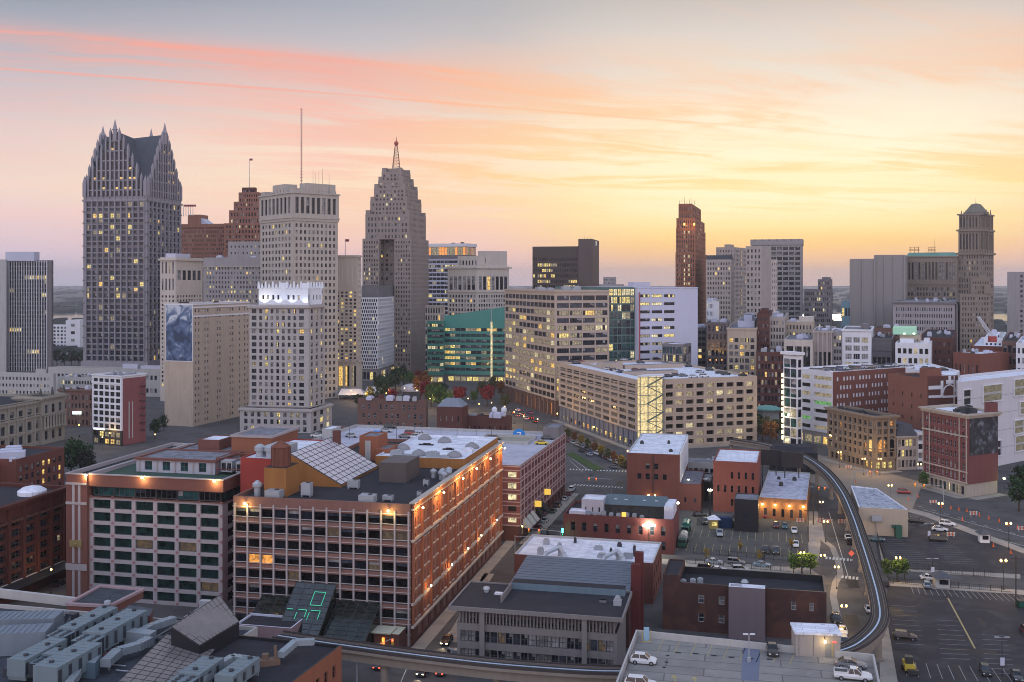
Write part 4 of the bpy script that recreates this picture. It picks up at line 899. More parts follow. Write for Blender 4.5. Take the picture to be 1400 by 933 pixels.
# tan precast headquarters with atrium
Y=568;q=quadpoly(759,Y,690,951,71,aL=-19);a,d=dims(q);z=zt(397,Y)
b=Building('tan_headquarters','large tan precast office block with ribbon windows, glass atrium and a white end slab','building',q[1],ymax=580)
du=lambda px_:reach(q[1],71,px_)
u1,u2=du(833),du(869)
sa=sub(q,0,a,0,u1);gl=[G_DARK,G_MID,G_MID]
rl={j:(.9 if j in(2,5,8,9)else .7)for j in range(14)}
rl.update({12: .0,13: .0})
b.mass(sa,9,z,TAN,ROOFG,{0:S(13,14, .9, .58,ms=1,mt=2.2,mb=.4,sty='ribbon',rowlit=rl,run=True,glass=gl,lits=[L_WARM,L_YEL,L_PALE,L_DIM,L_DIM,L_DIM],rec=.35,frame=FRAME_D),1:S(4,14, .92, .58,ms=.8,mt=2.2,mb=.4,sty='ribbon',rowlit=rl,run=True,glass=gl,lits=[L_WARM,L_YEL,L_PALE,L_DIM,L_DIM,L_DIM],rec=.35)},cornice=[(-1.0, .8, .5)])
b.mass(sub(q, .5,a- .5, .5,u1- .5),0,9,BROWN,ROOFG,{0:S(12,1, .55, .8,sty='tall',lit=.6,lits=[L_WARM,L_ORA],rec=.8,pier=(1.2, .8)),1:S(5,1, .55, .8,sty='tall',lit=.3,pier=(1.2, .8))},par=(0,0))
at_=sub(q,1,a-4,u1+ .02,u2- .02)
b.mass(at_,0,zt(393,Y+10),wallmat('green_mullion',(.10, .16, .14)),ROOFG,{1:S(6,16, .9, .86,ms=.2,mt=.6,sty='grid',rec=.12,rowlit={15:1,14: .95,13: .3,6: .3,5: .2,4: .3},lit=.12,lits=[L_PALE,L_YEL],glass=[G_TEAL,G_TEAL,G_DARK])},par=(0,0))
ws=sub(q,-2.5,a-6,u2,d);wd,wl=dims(ws)
b.mass(ws,0,zt(393,Y+16),LILAC,ROOFG,{1:S(3,13, .8, .34,cols=[(1+i*(wl* .205),1+i*(wl* .205)+wl* .175)for i in range(3)],mt=2.5,mb=10,sty='ribbon',rec=.35,lit=.75,rowlit={10: .15,9: .2,12: .9},lits=[L_PALE,L_YEL],glass=[G_BLACK,G_DARK]),2:S(8,13, .6, .6,glass=[G_BLACK])},par=(.7, .4),cornice=[(-.6, .5, .25)])
b.mass(sub(ws,6,14, .6,11),zt(393,Y+16)- .7,zt(386,Y+16),LILAC,ROOFG,par=(.4, .3))
p=q[1]+dr(71)*(u2+1.0);b.sep('red_downpipe',plain('red_steel',(.35, .06, .05)),lambda m:m.tube((p.x+1,p.y-3.2,6),(p.x+1,p.y-3.2,zt(400,Y+14)), .35,n=6))
b.clutter(sa,z-1,8,METAL,4,(1.5,5));b.finish();HQ=q
# glass pavilion attached in front of the slab
q2=quadpoly(934,560,905,945,30,dl=None);b=Building('glass_pavilion','glass stair pavilion with a pale roof against the white slab behind the garage roof','building',q2[1],ymax=500)
b.mass(q2,0,zt(471,560),DGREY,ROOFW,{0:S(6,9, .88, .85,sty='grid',rec=.1,lit=.25,lits=[L_PALE,L_YEL],glass=[G_MID,G_TEAL]),1:S(3,9, .88, .85,sty='grid',rec=.1,lit=.2,lits=[L_PALE])},par=(.4, .3));b.finish()

# tan parking garage with the lit stair tower
Y=458;q=quadpoly(871,Y,764,1035,72,aL=-17.5);a,d=dims(q);zg=zt(519.5,Y)
b=Building('parking_garage','large tan parking garage with rooftop cars and a lit glass stair tower','garage',q[1],ymax=640)
du=lambda px_:reach(q[1],72,px_);s0=du(905);G_OPEN=wallmat('dark_garage_interior',(.03, .028, .025), .3);G_OPL=litmat('lit_garage_interior',(1, .8, .45), .55)
fl=(zg-1.2-7.5)/7
b.mass(sub(q,0,a,0,s0),8,zg,TAN,ROOFW,{0:S(10,7, .82, .55,ms=1.2,mt=1.6,mb=.2,sty='ribbon',lit=0,glass=[wallmat('dim_louvre',(.13, .115, .10)),G_DARK],rec=.5,frame=wallmat('louvre_frame',(.2, .17, .15)),bands=[(k*(zg-8)/7+ .05, .35, .18,TAN)for k in range(7)])},par=(1.1, .35))
b.mass(sub(q, .3,a- .3, .3,s0- .3),0,8,wallmat('blue_grey_shopfront',(.16, .16, .19)),ROOFW,{0:S(16,1, .7, .42,mb=0,mt=3.2,sty='grid',lit=.75,lits=[L_WARM,L_ORA,L_YEL],pier=(.9, .6))},par=(0,0))
rg=sub(q,0,a,s0,d);ra,rd=dims(rg)
b.mass(rg,0,zg,TAN,ROOFW,{1:S(9,8, .72, .5,ms=1.2,mt=1.7,mb=.8,lit=.28,lits=[G_OPL,G_OPL,L_PALE],glass=[G_OPEN,G_OPEN,G_BLACK],rec=1.2,bands=[(.8+k*(zg-2.5)/8+ .1, .3, .15,TAN)for k in range(8)]),2:S(9,8, .7, .5,glass=[G_OPEN])},par=(1.1, .35))
# stair tower: lit core behind a steel lattice
st=[q[1]+dr(72)* .3+dr(-107)*0,q[1]+dr(72)*(s0- .3)]
n_=V2(math.sin(R(72+90)),math.cos(R(72+90)))
c0,c1=st[0]+n_*2.6,st[1]+n_*2.6
tw=[c0,c1,st[1]+n_* .02,st[0]+n_* .02]
LS=litmat('lit_stair_core',(1, .78, .38),1.0, .7)
b.sep('stair_core',LS,lambda m:m.prism([st[0]+n_* .8,st[1]+n_* .8,st[1]+n_* .03,st[0]+n_* .03], .5,zg+1.2))
fr=wallmat('green_steel',(.16, .20, .18))
def stf(m):
 P=lambda t,o,zz_:(*(st[0].lerp(st[1],t)+n_*o),zz_)
 for t in(0, .33, .67,1):m.tube(P(t,2.6,0),P(t,2.6,zg+1.6), .22,n=6)
 for k in range(9):
  zz_=1+k*(zg)/8;m.tube(P(0,2.6,zz_),P(1,2.6,zz_), .16,n=5);m.tube(P(0,2.6,zz_),P(0, .9,zz_), .14,n=5);m.tube(P(1,2.6,zz_),P(1, .9,zz_), .14,n=5)
  if k<8:
   z2=zz_+zg/8;t0,t1=(.33,1)if k%2 else(1, .33);m.hexa([P(t0,2.2,zz_),P(t1,2.2,z2- .2),P(t1,1.1,z2- .2),P(t0,1.1,zz_)],[P(t0,2.2,zz_+ .3),P(t1,2.2,z2+ .1),P(t1,1.1,z2+ .1),P(t0,1.1,zz_+ .3)])
   m.tube(P(.33,2.6,zz_),P(1,2.6,z2), .09,n=4);m.tube(P(1,2.6,zz_),P(.33,2.6,z2), .09,n=4)
b.sep('stair_tower',fr,stf)
b.sep('stair_roof',WHITE,lambda m:m.prism([p+n_*(.4 if i<2 else-.4)for i,p in enumerate(tw)],zg+1.6,zg+2.1))
hp=sub(q,a* .62,a* .72,d* .18,d* .34);b.mass(hp,zg-1.1,zg+2.5,TAN,ROOFG,par=(.3, .2))
rp_=sub(q,a* .34,a* .40,d* .2,d* .62);b.mass(rp_,zg-1.1,zg+ .3,TAN,ROOFG,par=(0,0))
rp_=sub(q,a* .62,a* .66,d* .36,d* .9);b.mass(rp_,zg-1.1,zg+ .9,TAN,ROOFG,par=(0,0))
b.finish();GAR=q;GARZ=zg-1.1

# blocks in the middle right
M=MIDG
simple('garage_fronted_strip','narrow striped parking block between the russet tower and the white slab',965,640,949,972,448,DGREY,ROOFG,S(3,12, .85, .5,lit=.1,glass=[G_OPEN]),None,ymax=500,group=M).finish()
simple('small_white_tower','small white faced block with a grey flank at the foot of the russet tower',976,690,966,983,411,WHITE,ROOFG,S(5,12, .4, .5),None,aR=40,ymax=445,group=M).finish()
simple('uplit_grey_block','dark lilac grey block with three amber uplights at its base',995,615,966,1002,441,wallmat('lilac_dark_stone',(.16, .14, .15)),ROOFD,S(5,10, .7, .6,lit=.04,sty='grid',pier=(.9, .4)),None,ymax=505,group=M,cornice=[(-1, .7, .5)]).finish()
bb=simple('lit_loft_block','beige loft block with most of its upper windows lit yellow',1034,590,994.5,1040,449,BEIGE,ROOFG,S(5,11, .72, .62,sty='grid3',lit=.5,lits=[L_YEL,L_WARM],mt=5),None,ymax=560,group=M,top=[(.1, .7, .2, .8,441,LILAC,None),(.2, .5, .3, .7,434,LILAC,None)],cornice=[(-.9, .7, .5)]);bb.finish()
for px_ in(970.5,979,986.5):
 p=at(px_,614);o=thing('wall_uplight',{970.5:'first amber uplight from the left on the lilac grey block',979:'middle amber uplight on the lilac grey block',986.5:'right amber uplight on the lilac grey block'}[px_],'lamp',(p.x,p.y- .8,zt(493,614)),'amber uplights')
 m=MB();m.lathe((p.x,p.y- .8,zt(493,614)),[(.25,0),(.4, .3),(.35, .6)],8);m.build('lamp_housing',emit('amber_lamp',(1, .42, .08),2.2),o)
 l=bpy.data.lights.new('glow','SPOT');l.energy=2500;l.color=(1, .55, .12);l.spot_size=R(70);lo=bpy.data.objects.new('glow',l);COL.objects.link(lo);lo.parent=o;lo.location=(0,-.2, .7);lo.rotation_euler=(R(174),0,0)
simple('dark_brick_loft','tall dark brick loft between the lit block and the beige hotel',1052,600,1035,1056,429,DRED,ROOFD,S(5,14, .4, .5,lit=.05),None,ymax=470,group=M,top=[(.2, .8, .2, .6,424,DRED,None)]).finish()
simple('beige_hotel_block','grey beige block with small paired windows beside the dark brick loft',1073,600,1052,1078,434,LIME,ROOFG,S(5,13, .5, .55,lit=.04,sty='sash'),S(3,13, .4, .5),ymax=475,group=M).finish()
simple('low_dark_brick_block','low dark red brick block with lit windows below the lit loft block',1074,560,1034,1076,482,DRED,ROOFD,S(8,8, .5, .55,lit=.12,lits=[L_WARM]),None,ymax=540,group=M,clutter=3).finish()
simple('low_beige_flats','low beige block with two lit windows behind the cream framed building',1112,620,1068,1140,440,BEIGE,ROOFW,S(9,11, .4, .5,lit=.06,lits=[L_YEL]),None,ymax=470,group=M,top=[(.0, .45, .1, .7,434,CREAM,None)],clutter=2).finish()
simple('cream_framed_block','cream framed block with large dark window bays',1111,560,1072,1116,465,CREAM,ROOFG,S(3,2, .8, .82,cols=None,mt=1.6,mb=0,ms=.8,sty='big',glass=[G_BLACK,G_DARK],lit=0,bands=[(22, .8, .3,CREAM)]),None,ymax=500,group=M).finish()
simple('columned_cream_block','cream block with tall vertical window strips between columns',1138,563,1111.5,1142,453,LIME,ROOFG,S(4,1, .62, .86,mb=5,mt=9,sty='slit',glass=[G_BLACK,G_DARK],lit=0,rec=.8,pier=(.9, .7)),None,ymax=500,group=M,cornice=[(-1, .8, .6)]).finish()
simple('grey_infill_block','narrow grey block squeezed in left of the white loft block',1151,566,1139,1153,454,GREY,ROOFG,S(3,12, .6, .5),None,ymax=500,group=M).finish()
simple('white_loft_block','white terracotta loft block with three bays of wide windows',1191,560,1151.5,1194,451,WHITE,ROOFG,S(3,10, .8, .6,mt=3.5,ms=1.2,sty='ribbon',lit=.12,lits=[L_WARM,L_ORA],glass=[G_DARK,G_MID,G_BLIND],frame=FRAME_L),None,ymax=500,group=M,cornice=[(-1, .8, .5)],top=[(.1, .4, .3, .8,445,DGREY,None)]).finish()
simple('dark_columned_block','dark block with tall black window strips right of the white loft',1219,572,1191.5,1224,463,DGREY,ROOFD,S(4,1, .7, .8,mb=4,mt=7,sty='slit',glass=[G_BLACK],lit=0),None,ymax=500,group=M,cornice=[(-.8, .7, .5),(-7, .6, .5)]).finish()
simple('brown_back_block','brown block with stacked terraces behind the dark columned block',1240,610,1196,1262,449,BROWN,ROOFD,S(8,10, .4, .5,lit=.02),None,ymax=470,group=M,clutter=3).finish()
b=simple('green_lit_penthouse_block','beige block with a green floodlit gable on its roof',1258,560,1230,1266,458,BEIGE,ROOFG,S(5,11, .4, .5),None,ymax=475,group=M)
gp=sub(b._q,2,14,-1.5,8);gl_=b.sep('lit_gable',emit('green_glow',(.35, .75, .55), .55),lambda m:m.hexa([(p.x,p.y,b._z+ .02)for p in gp],[(gp[0].x,gp[0].y,zt(449,560)),(gp[1].x,gp[1].y,zt(449,560)),(gp[2].x,gp[2].y,zt(447,560)),(gp[3].x,gp[3].y,zt(447,560))]))  # floodlighting on the gable is put in as its own green glow
for px_ in(1236,1249):
 p=at(px_,556);b.sep('floodlight',emit('flood_lamp',(.9,1, .75),6),lambda m:m.box((p.x,p.y- .5,zt(457,556)),1.0, .5, .6))
b.finish()
simple('white_open_garage','white parking structure with dark slotted openings below the green gable',1272.5,540,1224,1282,470,WHITE,ROOFW,S(6,8, .55, .5,mt=1.6,rec=1.0,glass=[G_OPEN],lit=.3,lits=[G_OPL]),None,ymax=500,group=M,top=[(.04, .2, .1, .5,464,WHITE,None),(.5, .9, .4, .6,466,WHITE,None)]).finish()
simple('brick_warehouse','dark brick warehouse right of the white parking structure',1302,585,1256,1308,462,DRED,ROOFD,S(7,9, .3, .4,lit=.01),None,ymax=500,group=M).finish()
simple('low_brick_hall','low brick hall with a white roof in front of the stepped brown block',1340,530,1303,1380,484,RED,ROOFW,S(6,2, .3, .3,lit=0,mb=10),None,aR=60,ymax=505,group=M).finish()
simple('brick_annex','taller brick annex with a pale roof edge behind the low brick hall',1371,560,1328,1378,474,RED,ROOFW,S(6,5, .3, .3,lit=0),None,ymax=505,group=M).finish()
simple('red_white_box','small white block with a red painted end behind the brick annex',1371,580,1345,1376,463,WHITE,ROOFW,S(4,8, .4, .4),None,ymax=485,group=M).finish()
simple('brick_frame_tower','open brick frame block right of the brick annex',1391,545,1370,1398,467,BROWN,ROOFD,S(3,7, .75, .7,sty='frame',glass=[G_DARK],rec=.9),None,ymax=505,group=M).finish()
simple('white_edge_block','white block with lit windows cut off by the right edge',1415,530,1389,1420,470,WHITE,ROOFW,S(4,8, .4, .5,lit=.25,lits=[L_YEL]),None,ymax=505,group=M).finish()
# leaning lattice boom
p=at(1348,560);o=thing('lattice_crane','white lattice boom of a crane leaning over the brick blocks','crane',(p.x,p.y,zt(466,560)))
def boom(m):
 A=Vector((p.x+3.5,p.y,zt(462,560)));B=Vector((p.x-4.2,p.y,zt(433,560)))
 for s1 in(-1,1):
  for s2 in(-1,1):m.tube(A+Vector((s1* .9,s2* .9,0)),B+Vector((s1* .5,s2* .5,0)), .16,n=5)
 for k in range(9):
  f,g_=k/9,(k+1)/9;w0,w1= .9- .4*f, .9- .4*g_;P0,P1=A.lerp(B,f),A.lerp(B,g_)
  for s2 in(-1,1):m.tube(P0+Vector((-w0*(1 if k%2 else-1),s2*w0,0)),P1+Vector((w1*(1 if k%2 else-1),s2*w1,0)), .1,n=4)
m=MB();boom(m);m.build('boom',plain('white_steel',(.55, .55, .6)),o)
m=MB();m.box((p.x+3.5,p.y,zt(468,560)),3.5,3,3.2);m.build('crane_cab',plain('red_steel',(.35, .06, .05)),o)

# white and brick parking garage with the glass stair
Y=465;q=quadpoly(1138.5,Y,1083,1240,59,aL=-31);a,d=dims(q);z=zt(508.5,Y);b=Building('white_brick_garage','parking garage with a white slotted front, long brick flank and many cars on its roof','garage',q[1],ymax=612)
GOL=litmat('green_lit_interior',(.3, .8, .25), .5)
b.mass(q,6,z,WHITE,ROOFW,{0:S(2,7, .82, .42,cols=[(a* .03,a* .46),(a* .54,a* .97)],mt=1.4,mb=.2,rec=1.4,lit=.35,lits=[G_OPL,G_OPL,GOL],glass=[G_OPEN])},par=(1.1, .35))
b.face(q[1]+(q[1]-q[2]).normalized()* .0+V2(math.sin(R(149)),math.cos(R(149)))* .12,q[2]+V2(math.sin(R(149)),math.cos(R(149)))* .12, .2,z- .2,RED,S(22,7, .45, .42,mt=1.2,mb=5,rec=.9,sty='plain',lit=.4,lits=[G_OPL,L_YEL],glass=[G_OPEN,G_BLACK],skip=lambda i,j:(i*7+j*3)%5==0))
b.mass(sub(q, .4,a- .4, .4,d- .4),0,6,GREY,ROOFW,{0:S(4,1, .8, .75,lit=.9,lits=[L_WARM,L_ORA,L_YEL],sty='frame')},par=(0,0))
b.finish();WBG=q;WBGZ=z-1.1
q=quadpoly(1090,462,1071,1097,59,aL=-31);a,d=dims(q);b=Building('glass_stair_tower','slim glass stair tower with a strip of pale lights down its left edge','building',q[1],ymax=612)
b.mass(q,0,zt(487,462),WHITE,ROOFW,{0:S(2,9, .9, .86,sty='frame',rec=.1,lit=.15,glass=[G_TEAL,G_MID],lits=[L_PALE]),1:S(1,9, .7, .8)},par=(.3, .3))
b.sep('roof_slab',WHITE,lambda m:m.prism(sub(q,-1,a+1,-1,d+ .5),zt(486,462),zt(482,462)))
p=q[0];o=b.sep('light_strip',emit('strip_lamp',(1, .86, .5),3.0),lambda m:[m.box((p.x- .5,p.y- .3,3+k*2.6), .7, .5,1.7)for k in range(12)])
l=bpy.data.lights.new('glow','POINT');l.energy=1500;l.color=(1, .85, .5);l.shadow_soft_size=1;lo=bpy.data.objects.new('glow',l);COL.objects.link(lo);lo.location=(p.x-2.5,p.y-2,14)
b.finish()
# stone corner building with arches
Y=406;q=quadpoly(1196,Y,1131,1225,72,aL=-18);a,d=dims(q);z=zt(569,Y);b=Building('arched_stone_block','five storey brown stone corner block with arched windows and lit shops','building',q[1],ymax=650)
BST=wallmat('brown_sandstone',(.215, .165, .125), .12, .14)
ws_=S(9,5, .62, .62,ms=1,mb=.5,mt=1.8,sty='grid',lit=.08,lits=[L_WARM,L_ORA],rec=.6,pier=(.7, .35),bands=[(4.0, .4, .4,BST),(12.2, .4, .4,BST)],frame=FRAME_D)
b.mass(q,4.5,z,BST,ROOFD,{0:ws_,1:S(3,5, .66, .62,ms=.6,mb=.5,mt=1.8,sty='grid',lit=.16,lits=[L_WARM,L_ORA],rec=.6,pier=(.8, .35),bands=[(4.0, .4, .4,BST),(12.2, .4, .4,BST)])},cornice=[(-1.4, .6, .6),(-.8, .7,1.1)])
b.mass(sub(q, .3,a- .3, .3,d- .3),0,4.5,BST,ROOFD,{0:S(10,1, .76, .74,mb=.4,mt=.5,lit=.55,lits=[L_WARM,L_YEL,L_ORA],sty='grid',rec=.8),1:S(3,1, .76, .74,mb=.4,mt=.5,lit=.7,lits=[L_WARM,L_YEL],sty='grid',rec=.8)},par=(0,0))
def arch(p0,p1,t,zz_,w_,lit_):
 dd=(p1-p0).normalized();nn=V2(dd.y,-dd.x);c=p0.lerp(p1,t);m=MB();k=10
 P=lambda u,zz,o:(c.x+dd.x*u+nn.x*o,c.y+dd.y*u+nn.y*o,zz)
 ring=[P(w_/2*math.cos(math.pi*i/k),zz_+w_/2*math.sin(math.pi*i/k), .12)for i in range(k+1)]
 m.face([P(w_/2,zz_-3.2, .12)]+ring+[P(-w_/2,zz_-3.2, .12)])
 m.build('arched_window',lit_,b.o)
 h=MB()
 for i in range(k):
  a0,a1=math.pi*i/k,math.pi*(i+1)/k;r0,r1=w_/2,w_/2+ .45
  h.hexa([P(r1*math.cos(a0),zz_+r1*math.sin(a0), .4),P(r0*math.cos(a0),zz_+r0*math.sin(a0), .4),P(r0*math.cos(a0),zz_+r0*math.sin(a0), .02),P(r1*math.cos(a0),zz_+r1*math.sin(a0), .02)],
               [P(r1*math.cos(a1),zz_+r1*math.sin(a1), .4),P(r0*math.cos(a1),zz_+r0*math.sin(a1), .4),P(r0*math.cos(a1),zz_+r0*math.sin(a1), .02),P(r1*math.cos(a1),zz_+r1*math.sin(a1), .02)])
 h.build('arch',BST,b.o)
for t,lm in((.07,G_BLACK),(.93,L_WARM)):arch(q[0],q[1],t,11,2.6,lm)
for t,lm in((.32,L_ORA),(.76,G_BLACK)):arch(q[1],q[2],t,11,3.2,lm)
b.clutter(q,z-1,5,DMETAL,12,(1,3),(.8,2));b.finish();ARC=q
p0=q[2];dd=dr(80)
q=[p0+dr(0)* .6+dd* .3,p0+dd* .3,reach(p0,80,1254)*dd+p0];q=[p0+dd* .3+dr(-10)*14,q[1],q[2],q[2]+dr(-10)*14]
b=Building('mansard_shop_block','small grey stone shop block with a dark mansard roof beside the arched corner block','building',q[1],ymax=650)
z=16.5;b.mass(q,0,z-3,LIME,SLATE,{1:S(5,3, .6, .6,mb=.5,mt=.6,sty='grid',lit=.15,lits=[L_YEL])},par=(0,0),cornice=[(-.6, .6, .5)])
e=inset(q,1.6);b.sep('mansard',SLATE,lambda m:m.hexa([(p.x,p.y,z-3)for p in q],[(p.x,p.y,z+1.5)for p in e]));b.finish()
q=[q[2]+dd* .2+dr(-10)*14,q[2]+dd* .2,q[2]+dd*(reach(q[2],80,1264.5)),q[2]+dd*(reach(q[2],80,1264.5))+dr(-10)*14]
b=Building('striped_infill_block','narrow white and dark striped infill block beside the mansard shop block','building',q[1],ymax=650)
b.mass(q,0,15,WHITE,ROOFW,{1:S(1,4, .86, .55,mb=.5,mt=.6,sty='ribbon',lit=.1)},par=(.5, .3));b.finish()
# brick block with the dark mural
Y=357;q=quadpoly(1322,Y,1262,1364.5,62,aL=-17);a,d=dims(q);z=zt(566.5,Y);b=Building('mural_brick_block','red brick block with pale trim and a dark mural on its side wall','building',q[1],ymax=690)
TRIM=wallmat('pale_brick_trim',(.40, .34, .28));BRK=wallmat('oxblood_brick',(.17, .06, .055), .14, .12)
b.mass(q,4.6,z,BRK,ROOFW,{0:S(10,6, .48, .58,ms=.8,mb=.6,mt=2.2,sty='sash',frame=FRAME_L,lit=.05,lits=[L_ORA,L_YEL],rec=.4,bands=[(4.0, .45, .3,TRIM),(.2, .5, .35,TRIM),(16.4, .5, .35,TRIM)])},cornice=[(-1.6, .5, .5),(-1.1, .5, .9),(-.6, .5,1.3)],cmat=TRIM)
for t0,t1 in((.0, .015),(.15, .17),(.83, .85),(.985,1.0)):
 pa,pb=q[0].lerp(q[1],t0),q[0].lerp(q[1],t1);dd=(pb-pa).normalized();nn=V2(dd.y,-dd.x)
 b.mb('quoin',TRIM).prism([pa+nn* .25,pb+nn* .25,pb+nn* .01,pa+nn* .01],5.2,z-1.8)
b.mass(sub(q, .3,a- .3, .02,d- .02),0,4.6,TRIM,ROOFW,{0:S(9,1, .78, .76,mb=.3,mt=.4,sty='grid',lit=.3,lits=[L_PALE],glass=[G_TEAL,G_MID],rec=.6)},par=(0,0))
mu,mnt,mbs=newmat('dark_mural_paint');NN=mnt.nodes;tcm=NN.new('ShaderNodeTexCoord');nz=NN.new('ShaderNodeTexNoise');mnt.links.new(tcm.outputs['Object'],nz.inputs['Vector']);nz.inputs['Scale'].default_value= .35;nz.inputs['Detail'].default_value=6;nz.inputs['Distortion'].default_value=1.0
rp=NN.new('ShaderNodeValToRGB');rp.color_ramp.elements.new(.55)
for e,(p_,c_)in zip(rp.color_ramp.elements,((.45,(.012, .012, .016,1)),(.56,(.035, .036, .045,1)),(.70,(.16, .17, .2,1)))):e.position=p_;e.color=c_
mnt.links.new(nz.outputs[0],rp.inputs[0]);mnt.links.new(rp.outputs[0],mbs.inputs['Base Color']);mbs.inputs['Roughness'].default_value= .6
dd=(q[2]-q[1]).normalized();nn=V2(dd.y,-dd.x);b.sep('mural',mu,lambda m:m.prism([q[1]+dd*(.08*d)+nn* .12,q[1]+dd*(.98*d)+nn* .12,q[1]+dd*(.98*d)+nn* .01,q[1]+dd*(.08*d)+nn* .01],zt(624,Y),zt(569,Y)))
b.clutter(q,z-1,6,DMETAL,9,(1.5,3.5),(1,2.4));ch=sub(q,0,3,d-4,d- .1);b.mass(ch,z-1,z+3.2,BRK,ROOFD,par=(.3, .3))
b.finish();MUR=q
# theatre back with white ornament
q=quadpoly(1268,425,1214,1309,72,aL=-18);a,d=dims(q);z=zt(518,425);b=Building('theatre_block','blank red brick theatre with a white arched ornament on its gable','building',q[1],ymax=575)
THB=wallmat('theatre_brick',(.20, .085, .06), .12, .12)
b.mass(q,0,z,THB,ROOFD,{0:S(4,6, .12, .3,mt=5,lit=0,sty='frame')},par=(.8, .4));tp=sub(q,1,6,1,8);b.mass(tp,z- .8,z+4,THB,ROOFD,par=(.4, .3))
dd=(q[2]-q[1]).normalized();nn=V2(dd.y,-dd.x);P=lambda u,zz,o:(q[1].x+dd.x*u+nn.x*o,q[1].y+dd.y*u+nn.y*o,zz)
b.sep('gable_panel',DRED,lambda m:m.prism([P(.02,0, .25)[:2],P(d,0, .25)[:2],P(d,0, .01)[:2],P(.02,0, .01)[:2]],z-11,z+1))
def orn(m):
 for(u0,u1,z0_,z1_)in((.3,d* .42,z-4.5,z-3),(.3,d* .42,z-8,z-7),(d* .42,d* .5,z-8,z-1),(d* .92,d* .99,z-8,z-1),(d* .5,d* .92,z-8.2,z-7.3),(d* .6,d* .84,z-2.4,z- .8),(d* .68,d* .76,z- .8,z+ .8)):
  m.prism([P(u0,0, .5)[:2],P(u1,0, .5)[:2],P(u1,0, .27)[:2],P(u0,0, .27)[:2]],z0_,z1_)
 cx_,r_=d* .71,d* .19
 for i in range(10):
  a0,a1=math.pi*i/10,math.pi*(i+1)/10
  m.hexa([P(cx_+(r_+ .5)*math.cos(a0),z-6+(r_+ .5)*math.sin(a0), .5),P(cx_+r_*math.cos(a0),z-6+r_*math.sin(a0), .5),P(cx_+r_*math.cos(a0),z-6+r_*math.sin(a0), .27),P(cx_+(r_+ .5)*math.cos(a0),z-6+(r_+ .5)*math.sin(a0), .27)],
               [P(cx_+(r_+ .5)*math.cos(a1),z-6+(r_+ .5)*math.sin(a1), .5),P(cx_+r_*math.cos(a1),z-6+r_*math.sin(a1), .5),P(cx_+r_*math.cos(a1),z-6+r_*math.sin(a1), .27),P(cx_+(r_+ .5)*math.cos(a1),z-6+(r_+ .5)*math.sin(a1), .27)])
b.sep('white_ornament',WHITE,orn);b.finish()
# white garage with large square openings
pts=[at(1309,400),at(1440,446)];C_=pts[0];dd=(pts[1]-C_).normalized();L_=C_+V2(-dd.y,dd.x)*3
bk=V2(.43, .90)*34
q=[C_+bk,C_,pts[1],pts[1]+bk];d=(q[2]-q[1]).length;z=zt(523,400)
b=Building('modern_white_garage','modern white garage with large lit square openings at the right edge','garage',q[1],ymax=660)
WC=wallmat('pink_white_concrete',(.56, .53, .55), .08, .1)
sq=[(.05, .12,28.5,34.2,0),(.24, .43,28.6,35.0,1),(.56, .73,29.4,36,1),(.30, .36,21,26.2,0),(.62, .72,21.4,26.4,1),(.56, .66,13.6,19,1),(.57, .74,6.2,12.4,1),(.30, .42,6,12,0),(.80, .92,20,26,1),(.85, .97,8,14,1),(.12, .2,14,20,0)]
b.mass(q,0,z,WC,ROOFW,{},par=(1.0, .6))
for(t0,t1,z0_,z1_,lit_)in sq:
 pa,pb=q[1]+dd*(t0*d),q[1]+dd*(t1*d);nn=V2(dd.y,-dd.x);z1_-=1.6;z0_-=1.6
 fm=MB()
 for(u0,u1,a0,a1)in((-.35,0,z0_- .35,z1_+ .35),((pb-pa).length,(pb-pa).length+ .35,z0_- .35,z1_+ .35),(0,(pb-pa).length,z0_- .35,z0_),(0,(pb-pa).length,z1_,z1_+ .35)):
  fm.prism([pa+dd*u0+nn* .6,pa+dd*u1+nn* .6,pa+dd*u1+nn* .01,pa+dd*u0+nn* .01],a0,a1)
 fo=fm.build('opening_frame',WHITE,b.o)
 im=MB();w_=(pb-pa).length;im.face([(*(pa+nn* .06),z0_),(*(pb+nn* .06),z0_),(*(pb+nn* .06),z1_),(*(pa+nn* .06),z1_)])
 im.build('garage_interior',litmat('dim_garage_light',(1, .85, .5), .16, .9)if lit_ else G_OPEN,fo)
 bm_=MB();bm_.prism([pa+nn* .2,pb+nn* .2,pb+nn* .08,pa+nn* .08],z0_+(z1_-z0_)* .42,z0_+(z1_-z0_)* .56);bm_.build('deck_edge',LCONC,fo)
m_=MB()
for k in range(1,5):m_.prism([q[1]+nn* .03,q[2]+nn* .03,q[2]+nn* .012,q[1]+nn* .012],z*k/5,z*k/5+ .12)
m_.build('panel_joint',DGREY,b.o)
b.finish();MWG=q;MWGZ=z-1
rr_=[at(1238,470),at(1305,428),at(1312,455),at(1268,500)];b=Building('upper_garage_deck','flat white upper garage deck with a few dark cars behind the theatre','garage',rr_[1],ymax=520)
b.mass(rr_,0,zt(503,470),WHITE,ROOFW,{0:S(8,7, .5, .4,glass=[G_OPEN])},par=(.9, .3));b.finish();UGD=rr_;UGDZ=zt(503,470)- .9
